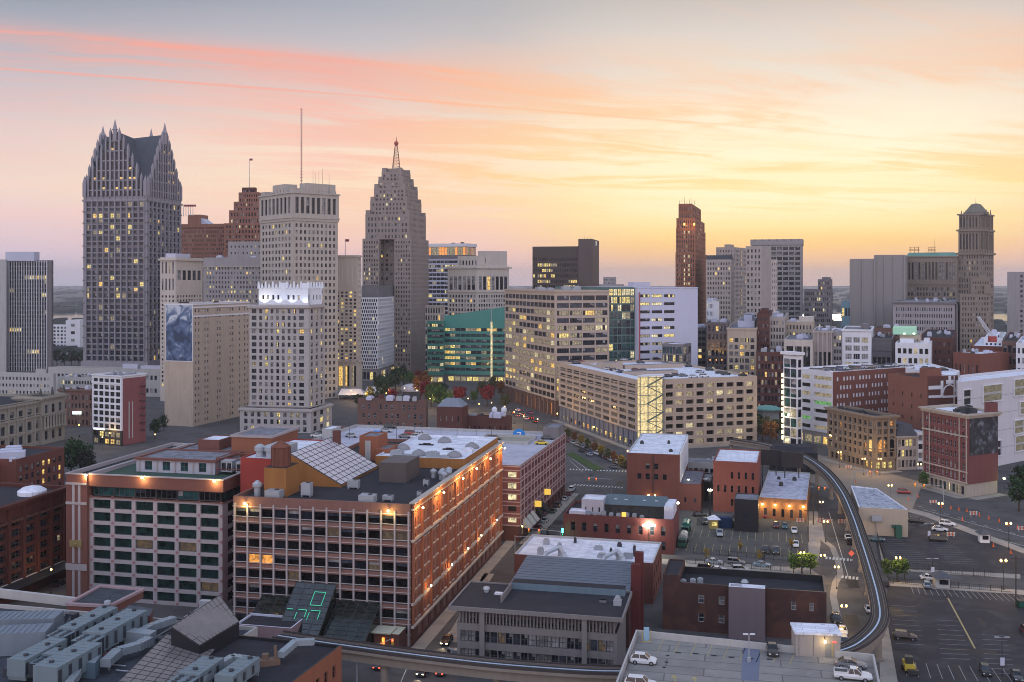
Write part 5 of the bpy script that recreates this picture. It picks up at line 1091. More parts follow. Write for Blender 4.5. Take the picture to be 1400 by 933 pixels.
# ------------------------------------------------------------------ left middle distance
# old county building, long carved stone front receding to the right
STN=wallmat('carved_stone',(.30, .27, .225), .14, .2)
e1=at(82,487);dd=dr(11);q=[e1-dd*110,e1,e1+dr(-79)*40,e1-dd*110+dr(-79)*40]
z=zt(541,487);b=Building('county_hall','ornate old stone county hall with pilasters and a balustraded roofline at the left edge','building',e1,ymax=610)
cs=dict(wf=.42,hf=.6,ms=1.0,rec=.6,sty='sash',frame=FRAME_D,lit=0,glass=[G_DARK,G_MID])
b.mass(q,0,z,STN,ROOFD,{0:dict(nc=18,nr=3,mt=2.6,mb=1,bands=[(6.6, .6, .5,STN),(13.2, .8, .7,STN),(14.4, .4, .4,STN)],pier=(.9, .55),**cs),1:S(6,3, .4, .6)},cornice=[(-1.8, .5, .7),(-1.3, .6,1.2),(-.1, .3, .5)])
pv_=[e1-dd*16+V2(1.6,0),e1+dd*1.2+V2(1.6,0),e1+dd*1.2+dr(-79)*12,e1-dd*16+dr(-79)*12]
b.mass(pv_,0,z+1.2,STN,ROOFD,{0:dict(nc=3,nr=3,mt=3,mb=1,bands=[(6.6, .6, .5,STN),(13.4, .8, .7,STN)],**cs)},cornice=[(-1.8, .6, .8),(-1.2, .6,1.3)])
for i in range(8):
 p=pv_[0].lerp(pv_[1],(i+ .5)/8)+V2(.75,-.15);b.sep('column',STN,lambda m:m.lathe((p.x,p.y,7.2),[(.75,0),(.75, .5),(.55, .7),(.48,5.2),(.7,5.6),(.7,6.0)],10))
for i in range(3):p=pv_[0].lerp(pv_[1],i/2);b.sep('statue',plain('bronze',(.05, .05, .04)),lambda m:m.lathe((p.x-1,p.y+1,z+1.2),[(.9,0),(.7,1.0),(.5,2.2),(.35,2.8),(.4,3.2),(.1,3.6)],8))
b.clutter(q,z-1,4,DMETAL,2);b.finish()
b=simple('romanesque_block','low brown romanesque block with arched windows behind the white framed office',128,530,80,136,533,BROWN,ROOFD,S(9,4, .42, .55,sty='sash',lit=.06,mt=2),None,ymax=585,group=None,cornice=[(-1, .8, .6)],clutter=2)
p=at(104,528.6);b.sep('lit_sign',emit('cool_sign',(.8,1, .9),1.6),lambda m:m.box((p.x,p.y+1.0,6.5),4.5, .4,1.6));b.finish()
simple('low_pale_office','low pale office with rows of small dark windows at the left edge',73,590,-40,77,511,LCONC,ROOFG,S(22,5, .42, .4,mb=1,lit=.05,lits=[L_YEL]),None,ymax=545,group=None,top=[(.1, .22, .2, .6,505,LCONC,None)]).finish()
simple('pale_arcaded_garage','pale garage with scattered lit openings behind the romanesque block',128,610,79,140,516,LCONC,ROOFD,S(12,4, .62, .45,lit=.3,lits=[L_PALE,L_YEL],glass=[G_OPEN]),None,ymax=545,group=None).finish()
simple('black_roofed_hall','very wide dark roofed hall at the foot of the gabled skyscraper',222,665,66,232,505,LCONC,ROOFD,S(26,2, .5, .3),None,ymax=545,group=None,top=[(.22, .35, .1, .4,499,LILAC,None),(.02, .2, .2, .6,501,LILAC,None)]).finish()
# slim office with white frame front and brick side
Y=468;q=quadpoly(166,Y,126,199,26,aL=-63);a,d=dims(q);z=zt(514,Y);b=Building('white_framed_office','slim office with a white framed glass front and a windowless brick flank','building',q[1],ymax=612)
b.mass(q,7,z,WHITE,ROOFG,{0:S(5,8, .78, .7,ms=.5,mt=1.2,mb=.2,sty='grid',lit=.04,lits=[L_ORA,L_WARM],glass=[G_DARK,G_BLACK],rec=.4,bands=[(z-11, .7, .3,WHITE)])},cornice=[(-.5, .5, .5)],par=(.8, .3))
b.mass(sub(q, .25,a- .25, .02,d- .3),0,7,wallmat('dark_shopfront',(.06, .055, .05)),ROOFG,{0:S(5,2, .8, .72,ms=.4,mt=.4,sty='grid',lit=.75,lits=[L_YEL,L_WARM],glass=[G_BLACK])},par=(0,0))
nn=V2(math.sin(R(116)),math.cos(R(116)));b.sep('brick_flank',wallmat('rose_brick',(.22, .075, .075), .16, .16),lambda m:m.prism([q[1]+nn* .15+dr(26)* .8,q[2]+nn* .15,q[2]+nn* .01,q[1]+nn* .01+dr(26)* .8], .2,z-1.4))
def esc(m):
 for k in range(7):
  zz_=6+k*3.4;p=q[2]-dr(26)*4;m.prism([p+nn* .16,p+nn*1.3,p+nn*1.3+dr(26)*3.4,p+nn* .16+dr(26)*3.4],zz_,zz_+ .12)
  m.tube((*(p+nn*1.3),zz_+1),(*(p+nn*1.3+dr(26)*3.4),zz_+1), .05,n=4);m.tube((*(p+nn* .9),zz_),(*(p+nn* .9+dr(26)*3.2),zz_+3.4), .09,n=4)
b.sep('fire_escape',DMETAL,esc)
for t in(.28, .42):p=q[1].lerp(q[2],t);b.sep('light_shaft_trim',LCONC,lambda m:m.prism([p+nn* .3,p+nn* .3+dr(26)* .5,p+nn* .16+dr(26)* .5,p+nn* .16],3,z* .62))
b.sep('fascia_sign',emit('white_sign',(.95, .95,1),1.4),lambda m:m.prism([q[0].lerp(q[1], .03)+dr(117)*0+V2(.3,-.5),q[0].lerp(q[1], .42)+V2(.3,-.5),q[0].lerp(q[1], .42)+V2(.3,-.25),q[0].lerp(q[1], .03)+V2(.3,-.25)],6.6,7.3))
b.clutter(q,z- .8,7,METAL,21,(1,2.5),(.8,2));b.finish()

def recede(name,label,px_end,Y,py,px_near,wall,roof,sp,aR=12,width=20,ymax=820,endsp=None,cornice=None,par=(.8, .4)):
 """block whose long visible side faces right and runs away from the viewer; its far right corner is at px_end"""
 e=at(px_end,Y);dd=dr(aR);t=-reach(e,aR,px_near);n=e-dd*t;w=dr(aR-90)*width
 q=[n+w,n,e,e+w];b=Building(name,label,'building',n,ymax=ymax);z=zt(py,Y)
 b.mass(q,0,z,wall,roof,{1:sp,0:endsp},cornice=cornice,par=par);b._q,b._z=q,z
 return b
OLDB=wallmat('old_red_brick',(.15, .05, .035), .16, .16)
b=recede('brick_loft','orange red brick loft with warm lit windows and white tanks on its roof',88,372,612,22,OLDB,ROOFD,S(8,4, .45, .55,mt=2,mb=.5,sty='sash',lit=.0,pick=lambda i,j:L_WARM if i in(4,5,7)else None),ymax=668,width=34)
for i,(t,s_)in enumerate(((.2, .25),(.45, .35),(.75, .2))):
 p=b._q[1].lerp(b._q[2],t)+dr(-78)*(6+5*i);b.sep('rooftop_unit',LILAC,lambda m:(m.box((p.x,p.y,b._z- .8),9-2*i,4,2.6- .4*i,R(20)),m.box((p.x+3,p.y-5,b._z- .8),2,2,1.2,R(20))))
b.finish()
b=recede('orange_painted_house','small bright orange painted block cut off by the left edge',9,352,628,-40,wallmat('orange_paint',(.38, .10, .06)),ROOFD,S(5,3, .4, .5,mt=1.5,lit=0,sty='sash'),ymax=668,width=20);b.finish()
b=recede('dark_brick_warehouse','large dark red brick warehouse with deep window bays at the left edge',91,262,665,-110,wallmat('warehouse_brick',(.085, .026, .02), .16, .18),ROOFD,S(9,6, .6, .66,ms=1,mt=3.4,mb=4.2,sty='grid3',lit=.03,lits=[L_ORA,L_WARM],rec=.6,glass=[G_BLACK,G_DARK],pier=(.9, .5),bands=[(18.6, .6, .5,DRED),(4.0, .6, .4,LCONC)]),ymax=820,width=40,cornice=[(-1.2, .6, .6),(-.6, .6,1.0)])
def farch(m):
 for i in range(12):
  p=b._q[1].lerp(b._q[2], .5+i* .042)+dr(102)* .1;m.box((p.x,p.y,b._z-3.6), .9, .9,1.9,R(12))
b.sep('dark_awning',BLACKP,lambda m:m.hexa([(*(b._q[2]-dr(12)*26+dr(102)* .05),3.4),(*(b._q[2]-dr(12)*26+dr(102)*3),3.4),(*(b._q[2]+dr(102)*3),3.4),(*(b._q[2]+dr(102)* .05),3.4)],[(*(b._q[2]-dr(12)*26+dr(102)* .05),4.6),(*(b._q[2]-dr(12)*26+dr(102)*3),3.6),(*(b._q[2]+dr(102)*3),3.6),(*(b._q[2]+dr(102)* .05),4.6)]))
rr_=sub([b._q[0],b._q[1],b._q[2],b._q[3]],2,8,58,66);b.sep('white_skylight',ROOFW,lambda m:m.lathe((b._q[2].x-6,b._q[2].y-6,b._z- .8),[(3.4,0),(3.4,1.0),(2.2,1.8),(.3,2.2)],16))
b.finish()

# ------------------------------------------------------------------ wall lamps
WLAMP=emit('wall_lamp_glow',(1, .72, .28),30)
def walllamp(b,p,z,n,power,color=(1, .62, .22),down=True,r=.22):
 q=p+n* .75
 o=b.sep('wall_lamp',WLAMP,lambda m:(m.lathe((q.x,q.y,z- .2),[(.1,0),(r, .1),(r, .34),(.1, .42)],8)))
 def arm(m):m.tube((p.x+n.x* .02,p.y+n.y* .02,z+ .5),(q.x,q.y,z+ .35), .06,n=5)
 m=MB();arm(m);m.build('lamp_arm',DMETAL,o)
 l=bpy.data.lights.new('wall_lamp_light','POINT');l.energy=power;l.color=color;l.shadow_soft_size= .25
 lo=bpy.data.objects.new('wall_lamp_light',l);COL.objects.link(lo);lo.location=(q.x+n.x* .35,q.y+n.y* .35,z- .5)

# ------------------------------------------------------------------ the big brick warehouse block with the dark window grid
Y=212;QW=quadpoly(561,Y,319,684.5,12.4,aL=-77.6);a,d=dims(QW);zr=29.5
b=Building('brick_market_block','big red brick warehouse block with a black window grid front and floodlit side','building',QW[1],ymax=890)
PINKB=wallmat('pink_spandrel_brick',(.20, .10, .08), .18, .18,scale=2);PALEM=wallmat('pale_mullion',(.38, .33, .325), .06, .08);FLB=wallmat('floodlit_red_brick',(.29, .105, .058), .16, .14,scale=1.5)
rows8=(zr-1.9-1.6)/8
b.mass(QW,0,zr,PINKB,ROOFD,{0:dict(nc=13,nr=8,wf=.94,hf=.66,ms=.35,mb=1.6,mt=1.9,rec=.35,sty='frame',lit=.0,glass=[G_BLACK,G_BLACK,G_BLACK,G_DARK],frame=FRAME_D,pier=(.36, .22),piermat=PALEM,piertop=1.5,pierlow=.2,
  bands=[(1.6+rows8*k+ .82, .13, .14,PALEM)for k in range(8)]+[(1.6+rows8*k- .28, .13, .14,PALEM)for k in range(1,9)],pick=lambda i,j:(L_ORA if(i,j)in((0,4),(0,3),(1,4),(2,4))else litmat('dim_room',(1, .6, .2), .07,1.0)if(i,j)in((7,6),(11,6),(12,6),(4,3),(10,4))else None))},par=(.9, .5))
# brick side: floodlit warehouse front
nn=dr(102.4);A_,B_=QW[1]+nn* .16+dr(12.4)* .5,QW[2]+nn* .16
cols=[];u=1.2;Lw=(B_-A_).length
for g_ in range(12):
 w0=1.25
 for k in range(2):cols.append((u,u+w0));u+=w0+(1.0 if k==0 else 2.35)
sc_=(Lw-1)/u;cols=[(x*sc_,y*sc_)for x,y in cols]
SILL=wallmat('pale_stone_sill',(.42, .36, .31))
piers_u=[0.6]+[(cols[2*i+1][1]+cols[2*i+2][0])/2 for i in range(11)]+[Lw- .6]
b.face(A_,B_,4.2,zr- .3,FLB,S(24,7, .5, .62,cols=cols,mb=.3,mt=2.4,sty='sash',rec=.4,lit=.02,lits=[L_WARM],glass=[G_BLACK,G_DARK,G_DARK],frame=FRAME_D,pier=(.85, .4),pus=piers_u,bands=[(4.3, .45, .5,SILL),(17.4, .45, .5,SILL),(24.0, .35, .45,SILL)]))
b.face(A_,B_, .1,4.2,wallmat('dark_shop_brick',(.13, .05, .035)),S(16,1, .6, .78,mb=.2,mt=.4,sty='grid',rec=.5,lit=.35,lits=[L_WARM,L_ORA],glass=[G_BLACK],bands=[(3.7, .4, .6,SILL)]))
rowh=(zr- .3-2.4- .3-4.2)/7
for j in range(7):
 for i,(u0,u1)in enumerate(cols):
  zz_=4.5+rowh*j+rowh* .17;dd=dr(12.4)
  b.mb('sill',SILL).prism([A_+dd*(u0- .15)+nn* .28,A_+dd*(u1+ .15)+nn* .28,A_+dd*(u1+ .15)+nn* .01,A_+dd*(u0- .15)+nn* .01],zz_- .22,zz_)
b.sep('brick_cornice',FLB,lambda m:[m.prism([A_+dr(12.4)*u0+nn*(.5 if k else .3),A_+dr(12.4)*(u0+ .8)+nn*(.5 if k else .3),A_+dr(12.4)*(u0+ .8)+nn* .012,A_+dr(12.4)*u0+nn* .012],zr-1.9+ .9*k,zr-1.05+ .9*k)for k in(0,1)for u0 in[x*(1.6 if not k else .82)for x in range(int(Lw/(1.6 if not k else .82))-1)]])
b.sep('coping',SILL,lambda m:m.prism([A_+nn* .7,B_+nn* .7,B_-nn* .6,A_-nn* .6],zr- .05,zr+ .22))
for t,pw in((.03,750),(.22,900),(.42,1100),(.58,900),(.76,900),(.97,1100)):
 walllamp(b,A_.lerp(B_,t)+nn* .9,zr-1.2,nn,pw*1.7,(1, .55, .16))
for t in(.12, .32, .5, .66, .87):walllamp(b,A_.lerp(B_,t)+nn* .45,9.8,nn,260,(1, .5, .14),r=.15)
fn=dr(192.4)
for t in(.075, .885):walllamp(b,QW[0].lerp(QW[1],t),zr-1.4,fn,480,(1, .74, .2))
# roofscape
rzz=zr- .9
def rbox(part,mat,a0,a1,b0,b1,z0,z1,roof=None,par=(0,0)):
 b.mass(sub(QW,a0,a1,b0,b1),z0,z1,mat,roof or ROOFG,par=par)
ORW=wallmat('ochre_wall',(.30, .13, .04), .12, .2)
wq=sub(QW,22.2,34.8,17.5,42)
hi=7.2
b.sep('ochre_gable',ORW,lambda m:m.hexa([(p.x,p.y,rzz)for p in wq],[(wq[0].x,wq[0].y,rzz+hi- .12),(wq[1].x,wq[1].y,rzz+ .38),(wq[2].x,wq[2].y,rzz+ .38),(wq[3].x,wq[3].y,rzz+hi- .12)]))
SKG=wallmat('milky_skylight',(.52, .47, .50), .08, .06, .3,spec=.6)
def skylight(m,quad,nx,ny,z4,t=.16,wb=.09,mats=(0,1)):
 """glazed plane on four corners (2D) with heights z4, glazing bars on top"""
 P=lambda s_,r_:Vector((*(quad[0].lerp(quad[1],s_).lerp(quad[3].lerp(quad[2],s_),r_)),(z4[0]*(1-s_)+z4[1]*s_)*(1-r_)+(z4[3]*(1-s_)+z4[2]*s_)*r_))
 c4=[P(0,0),P(1,0),P(1,1),P(0,1)];up=Vector((0,0,t))
 m.hexa(c4,[c+up for c in c4],mats[0])
 for i in range(nx+1):
  s_=i/nx;m.tube(P(s_,0)+up,P(s_,1)+up,wb,n=4,mi=mats[1])
 for j in range(ny+1):
  r_=j/ny;m.tube(P(0,r_)+up,P(1,r_)+up,wb,n=4,mi=mats[1])
b.sep('glazed_roof',None,lambda m:skylight(m,wq,9,9,(rzz+hi,rzz+ .5,rzz+ .5,rzz+hi)),[SKG,DMETAL])
p=wq[3];b.sep('chimney',DRED,lambda m:m.box((p.x+1.6,p.y-1,rzz+5),2.0,2.0,4.2,R(12)))
# ochre base and rusty water tank
tc_=sub(QW,30.6,34.6,6,10);tcen=(tc_[0]+tc_[2])/2
b.mass(sub(QW,30,35.2,5,12),rzz,rzz+6.3,ORW,ROOFD,par=(0,0))
wt=b.sep('water_tank',wallmat('rusty_tank',(.16, .06, .04), .2, .35),lambda m:m.lathe((tcen.x,tcen.y,rzz+6.3),[(2.1,0),(2.15, .15),(2.1, .3),(2.1,4.1),(2.25,4.2),(.25,5.6)],20))
m=MB();[m.tube((tcen.x+2.16*math.cos(t),tcen.y+2.16*math.sin(t),rzz+6.4),(tcen.x+2.16*math.cos(t),tcen.y+2.16*math.sin(t),rzz+10.3), .04,n=4)for t in[i*math.pi/6 for i in range(12)]];m.build('tank_seam',DRED,wt)
def vent(part,p,z,r,h,mat=METAL):return b.sep(part,mat,lambda m:m.lathe((p.x,p.y,z),[(r,0),(r,h* .6),(r*1.5,h* .62),(r*1.5,h* .8),(r* .4,h)],12))
L0=lambda aa,bb:sub(QW,aa,aa+1,bb,bb+1)[1]
vent('roof_vent',L0(36.8,5),rzz, .7,3.4)
b.mass(sub(QW,9.4,16,25.5,36),rzz,rzz+4.6,wallmat('brown_metal_cladding',(.10, .08, .075), .06, .15),wallmat('brown_roof',(.13, .11, .105)),par=(0,0))
# raised white roof with domes
wr=(0.6,24,45,d-1)
b.mass(sub(QW,*wr),rzz,rzz+2.6,ORW,ROOFW,par=(.4, .3),cmat=ROOFW)
DOME=wallmat('grey_dome',(.24, .23, .24), .1, .1, .4)
for aa,bb in((21,58),(14,50),(13.5,72),(4.5,50),(3.5,64),(20.5,76)):
 p=L0(aa,bb);o=b.sep('skylight_dome',DOME,lambda m:m.lathe((p.x,p.y,rzz+2.2),[(1.95,0),(1.95, .35),(1.75, .75),(1.2,1.2),(.4,1.5)],14))
 m=MB()
 for k in range(7):
  t=math.pi*k/7;
  for s1 in(1,-1):m.tube((p.x+s1*1.9*math.cos(t),p.y+s1*1.9*math.sin(t),rzz+2.6),(p.x+s1* .4*math.cos(t),p.y+s1* .4*math.sin(t),rzz+3.72), .05,n=4)
 m.build('dome_rib',DMETAL,o)
for aa,bb,w_,l_,h_,mt_ in((19,47.5,1.8,3.2,1.5,METAL),(9.5,47.3,1.8,3.2,1.5,METAL),(16,47, .9,5, .6,METAL),(7,46.8, .9,4, .6,METAL),(17,66,1,4, .3,BLACKP),(9,60,1,3, .3,BLACKP),(3,57,2.6,3,1,ROOFW)):
 p=L0(aa,bb);b.sep('rooftop_unit',mt_,lambda m:(m.box((p.x,p.y,rzz+2.2),l_,w_,h_,R(-12)),m.box((p.x+ .2,p.y,rzz+2.2+h_),l_* .5,w_* .6, .25,R(-12))))
# brick lift house
b.mass(sub(QW,26,31,52,60),rzz,rzz+6.4,FLB,ROOFG,par=(.3, .3));b.mass(sub(QW,22.5,26,51,59),rzz,rzz+3.4,FLB,ROOFG,par=(.3, .3))
p=L0(28.6,51.9);b.sep('door',LCONC,lambda m:m.box((p.x,p.y,rzz+ .2),1.5, .2,5,R(-12)))
for aa,bb,w_,l_,h_ in((32,3.5,2.6,3.4,1.5),(10.5,3.2,2.4,3.4,1.5),(7,6.2,1.4,2.2, .9),(12.5,7,1.2,1.6, .9),(19,17,1.3,2.6,1.6),(4,24,1.2,1.2,1),(26,7,1.6,2.2,2.6),(1.8,12,1,1, .8)):
 p=L0(aa,bb);o=b.sep('rooftop_unit',METAL,lambda m:(m.box((p.x,p.y,rzz+ .35),l_,w_,h_,R(-12)),m.box((p.x-l_* .4,p.y,rzz), .2,w_, .35,R(-12)),m.box((p.x+l_* .4,p.y,rzz), .2,w_, .35,R(-12))))
 m=MB();m.lathe((p.x+l_* .15,p.y,rzz+ .35+h_),[(.5,0),(.5, .14)],10);m.build('fan',DMETAL,o)
for aa,bb in((1.5,30),(2.6,31.5),(1.2,33),(3,34),(2,36),(5,33)):vent('roof_vent',L0(aa,bb),rzz, .55,2.2)
b.finish()
# red penthouse block and white roofs left of the skylight
q=sub(QW,35.6,47,17,46);b=Building('red_penthouse_block','deep red rear block with a pale lilac roof behind the water tank','building',q[1],ymax=640)
REDP=wallmat('deep_red_panel',(.28, .045, .035), .08, .1);b.mass(q,0,34.6,REDP,ROOFW,par=(.3, .3));b.mass(sub(q,2.5,8,5,12),34.3,36.6,METAL,METAL,par=(0,0))
for k in range(2):p=q[1]+(q[0]-q[1])*(.5+ .22*k)+dr(12.4)*3.5;b.sep('roof_vent',METAL,lambda m:m.lathe((p.x,p.y,34.3),[(.9,0),(.9,1.4),(1.3,1.5),(1.3,2.4),(.5,3)],12))
b.finish()

# ------------------------------------------------------------------ office block with the white grid, left
Y=236;QC=quadpoly(305,Y,92.5,319.5,12.4,aL=-77.6,drr=46);a,d=dims(QC);zc_=30.0
b=Building('white_grid_casino','brick office block with a white grid of dark green windows and three bright parapet lamps','building',QC[1],ymax=835)
BRC=wallmat('brown_red_brick',(.17, .07, .055), .1, .1);PLN=wallmat('pale_frame',(.36, .315, .32), .06, .08);PNK=wallmat('pink_accent',(.32, .13, .15))
fa=a-5.6
gm_=sub(QC,0,fa,0,d)
b.mass(sub(QC, .35,fa- .02, .35,d- .3),0,24.6,PLN,ROOFD,{0:dict(nc=6,nr=8,wf=.82,hf=.72,ms=.5,mb=.4,mt=.3,rec=.45,sty='frame',glass=[glassmat('bottle_green_glass',(.007, .022, .02), .07, .5)],lit=0,pick=lambda i,j:litmat('dim_room',(1, .6, .2), .07,1.0)if(i,j)in((2,4),(4,4),(5,1))else None,frame=FRAME_D),1:S(5,8, .82, .72,mb=.4,mt=.3,glass=[G_BLACK],lit=0,rec=.4)},par=(0,0))
b.mass(sub(QC, .9,fa- .5, .9,d- .9),24.6,27.0,BLACKP,ROOFD,{0:S(6,1, .97, .9,ms=.2,mt=.1,sty='ribbon',glass=[G_BLACK,G_TEAL],rec=.1,lit=0),1:S(6,1, .95, .9,ms=.2,mt=.1,sty='ribbon',glass=[G_TEAL],rec=.1,lit=0)},par=(0,0))
b.mass(sub(QC,0,fa,0,d),27.0,zc_,BRC,wallmat('green_roof_felt',(.04, .075, .055), .15),par=(.9, .5),cornice=[(-.25, .28, .18)],cmat=PLN)
b.mass(sub(QC, .1,fa+ .1, .1,d),24.35,24.6,BRC,ROOFD,par=(0,0))
for i in range(7):
 for j in range(9):
  p=gm_[0].lerp(gm_[1], .016+i* .161)+dr(192.4)*-.33;b.sep('accent',PNK,lambda m:m.box((p.x,p.y, .15+j*3.0), .55, .16, .55,R(-12.4)))
pr=sub(QC,fa,a,-.6,d);b.mass(pr,0,zc_,BRC,ROOFD,par=(.9, .5),cornice=[(-.25, .28, .18)],cmat=PLN)
fnn=dr(192.4)
for t in(.36, .64):
 p=pr[0].lerp(pr[1],t)
 for(z0_,z1_)in((0,7.0),(7.0,8.6),(8.6,22.6),(22.6,27.4)):
  b.sep('pale_strip',PLN,lambda m:m.prism([p+dr(102.4)*-.32+fnn* .12,p+dr(102.4)* .32+fnn* .12,p+dr(102.4)* .32+fnn* .006,p+dr(102.4)*-.32+fnn* .006],z0_+ .1,z1_- .1))
for zz_,h_ in((7.0,1.5),(22.6, .6),(27.3, .5)):b.sep('pale_band',PLN,lambda m:m.prism([pr[0]+fnn* .2,pr[1]+fnn* .2,pr[1]+fnn* .008,pr[0]+fnn* .008],zz_,zz_+h_))
pm_=pr[0].lerp(pr[1], .5);b.sep('plaque',wallmat('ochre_plaque',(.25, .19, .08)),lambda m:(m.box((pm_.x+fnn.x* .3,pm_.y+fnn.y* .3,12.6),3.2, .3,1.6,R(-12.4)),m.lathe((pm_.x+fnn.x* .5,pm_.y+fnn.y* .5,13.1),[(.3,0),(.5, .2),(.3, .5)],10)))
for t in(.135, .5, .955):walllamp(b,QC[0].lerp(QC[1],t),zc_- .3,fnn,620,(1, .72, .3),r=.3)
# penthouses
PW=wallmat('lilac_white_panel',(.40, .39, .44), .06, .08)
ph=sub(QC,7,28,9,22);b.mass(ph,zc_- .9,zc_+2.6,PW,ROOFG,{0:S(4,1, .36, .75,mb=.2,mt=.4,sty='grid',glass=[G_TEAL],lit=0,rec=.25,pier=(.35, .2),piermat=PLN)},par=(.3, .4),cornice=[(-.5, .5, .5)],cmat=BRC)
bx_=sub(QC,-.5,10.5,24,40);b.mass(bx_,zc_- .9,zc_+6.5,wallmat('terracotta_render',(.27, .105, .06), .08, .1),ROOFG,par=(.4, .4),cornice=[(-.6, .55, .3)],cmat=PLN)
sb=sub(QC,15,21,26,34);b.mass(sb,zc_- .9,zc_+4.6,BRC,ROOFW,par=(.2, .3));b.mass(sub(QC,10.8,26,22.5,44),zc_- .9,zc_+2.2,BRC,ROOFG,par=(.3, .3))
# steel frame with machinery
def sframe(m):
 o_=sub(QC,-1.2,6.5,9,16)
 for p in o_:m.tube((p.x,p.y,zc_- .9),(p.x,p.y,zc_+3.4), .12,n=5)
 for k in range(4):m.tube((*o_[k],zc_+3.2),(*o_[(k+1)%4],zc_+3.2), .12,n=5);m.tube((*o_[k],zc_+ .6),(*o_[(k+1)%4],zc_+ .6), .12,n=5)
b.sep('steel_frame',plain('red_oxide_steel',(.18, .05, .045)),sframe)
for a0,a1,b0,b1,h_ in((3,6,10,13.5,2.4),(-.6,2,10,15,2.2),(4,6,18,21,1.5)):
 b.mass(sub(QC,a0,a1,b0,b1),zc_- .3,zc_+h_,METAL,METAL,{0:S(2,1, .8, .7,sty='grid3',glass=[G_DARK],mt=.1,rec=.1,lit=0)},par=(0,0))
b.finish()

# ------------------------------------------------------------------ banded parking garage behind the warehouse, with the roof deck
Y=297;QB=quadpoly(710.5,Y,690,773.5,14.5,dl=80);a,d=dims(QB);zb=zt(637,Y)
b=Building('banded_garage','red and pale banded brick garage with a wide lilac roof deck','garage',QB[1],ymax=745)
BND=wallmat('banded_brick',(.20, .075, .075), .1, .1);CB=wallmat('pale_band',(.38, .30, .295), .06, .08);DECK=wallmat('lilac_deck',(.44, .43, .50), .12, .06,blotch=(.36, .355, .42))
fh=(zb-5)/5;bnds=[(k*fh+ .1, .3, .06,CB)for k in range(6)]+[(k*fh+fh* .45+ .9, .25, .06,CB)for k in range(5)]
b.mass(QB,4.4,zb,BND,DECK,{1:S(15,5, .66, .45,ms=1.2,mt=1.0,mb=.3,rec=.7,sty='frame',lit=.04,lits=[L_PALE],glass=[G_OPEN,G_BLACK,G_DARK],pier=(.4, .14),piermat=CB,bands=bnds,frame=FRAME_L),0:dict(nc=1,nr=5,mt=1.0,mb=.3,cols=[(a-3.6,a-1.0)],wf=.5,hf=.45,rec=.6,lit=.5,lits=[L_PALE],glass=[G_OPEN],bands=bnds)},par=(1.0, .35),cmat=LCONC)
b.mass(sub(QB, .2,a- .2, .2,d- .2),0,4.4,DRED,DECK,{1:S(12,1, .75, .8,mb=.2,mt=.5,rec=.6,sty='grid',lit=.3,lits=[L_WARM,L_PALE],glass=[G_BLACK])},par=(0,0))
nnb=dr(104.5)
for t,c_ in((.06,(.42, .40, .36)),(.13,(.44, .42, .38)),(.2,(.42, .4, .36)),(.3,(.02, .02, .02)),(.4,(.02, .02, .03))):
 p=QB[1].lerp(QB[2],t);e_=dr(14.5);b.sep('awning',wallmat('awning_%d'%int(c_[0]*100),c_, .1, .1),lambda m:m.hexa([(*(p+nnb* .03),3.3),(*(p+nnb*2.2),2.9),(*(p+nnb*2.2+e_*3.4),2.9),(*(p+nnb* .03+e_*3.4),3.3)],[(*(p+nnb* .03),5.6),(*(p+nnb*2.2),3.0),(*(p+nnb*2.2+e_*3.4),3.0),(*(p+nnb* .03+e_*3.4),5.6)]))
for t,zz_ in((.27,6.4),(.47,7.4)):
 p=QB[1].lerp(QB[2],t);b.sep('blade_sign',emit('amber_sign',(1, .6, .06), .9),lambda m:m.box((p.x+nnb.x*1.3,p.y+nnb.y*1.3,zz_),2.0, .5,1.8,R(-12)))
rb=sub(QB, .4,5.8,d-11,d- .4);b.mass(rb,zb-1,zb+3.2,DGREY,ROOFG,par=(.3, .3))
# round blue level sign with the number 7
p=at(709.5,357);o=b.sep('level_sign',plain('level_sign_blue',(.02, .22, .62), .5),lambda m:m.tube((p.x,p.y,zt(595,357)),(p.x,p.y- .5,zt(595,357)),2.2,n=24))
m=MB();zz_=zt(595,357);yy=p.y- .5
m.prism([(p.x- .75,yy- .07),(p.x+ .75,yy- .07),(p.x+ .75,yy- .004),(p.x- .75,yy- .004)],zz_+ .75,zz_+1.1)
m.hexa([(p.x- .35,yy- .07,zz_-1.1),(p.x+ .02,yy- .07,zz_-1.1),(p.x+ .02,yy- .004,zz_-1.1),(p.x- .35,yy- .004,zz_-1.1)],[(p.x+ .38,yy- .07,zz_+ .75),(p.x+ .75,yy- .07,zz_+ .75),(p.x+ .75,yy- .004,zz_+ .75),(p.x+ .38,yy- .004,zz_+ .75)])
m.build('number_seven',plain('sign_white',(.8, .8, .8)),o)
rmp=sub(QB,8,26,d-24,d-10);b.mass(rmp,zb-1,zb+ .1,LCONC,wallmat('ramp_floor',(.28, .26, .2)),par=(1.0, .25))
pw_=sub(QB,a-4,a- .5,d-30,d-22);b.mass(pw_,zb-1,zb+2.6,LCONC,ROOFW,par=(.2, .2));b.sep('blue_panel',plain('bright_blue',(.03, .3, .75)),lambda m:m.box((at(515,350).x,at(515,350).y,zb-1),2.4, .5,3.4,R(-12)))
b.finish();DZ=zb-1.0

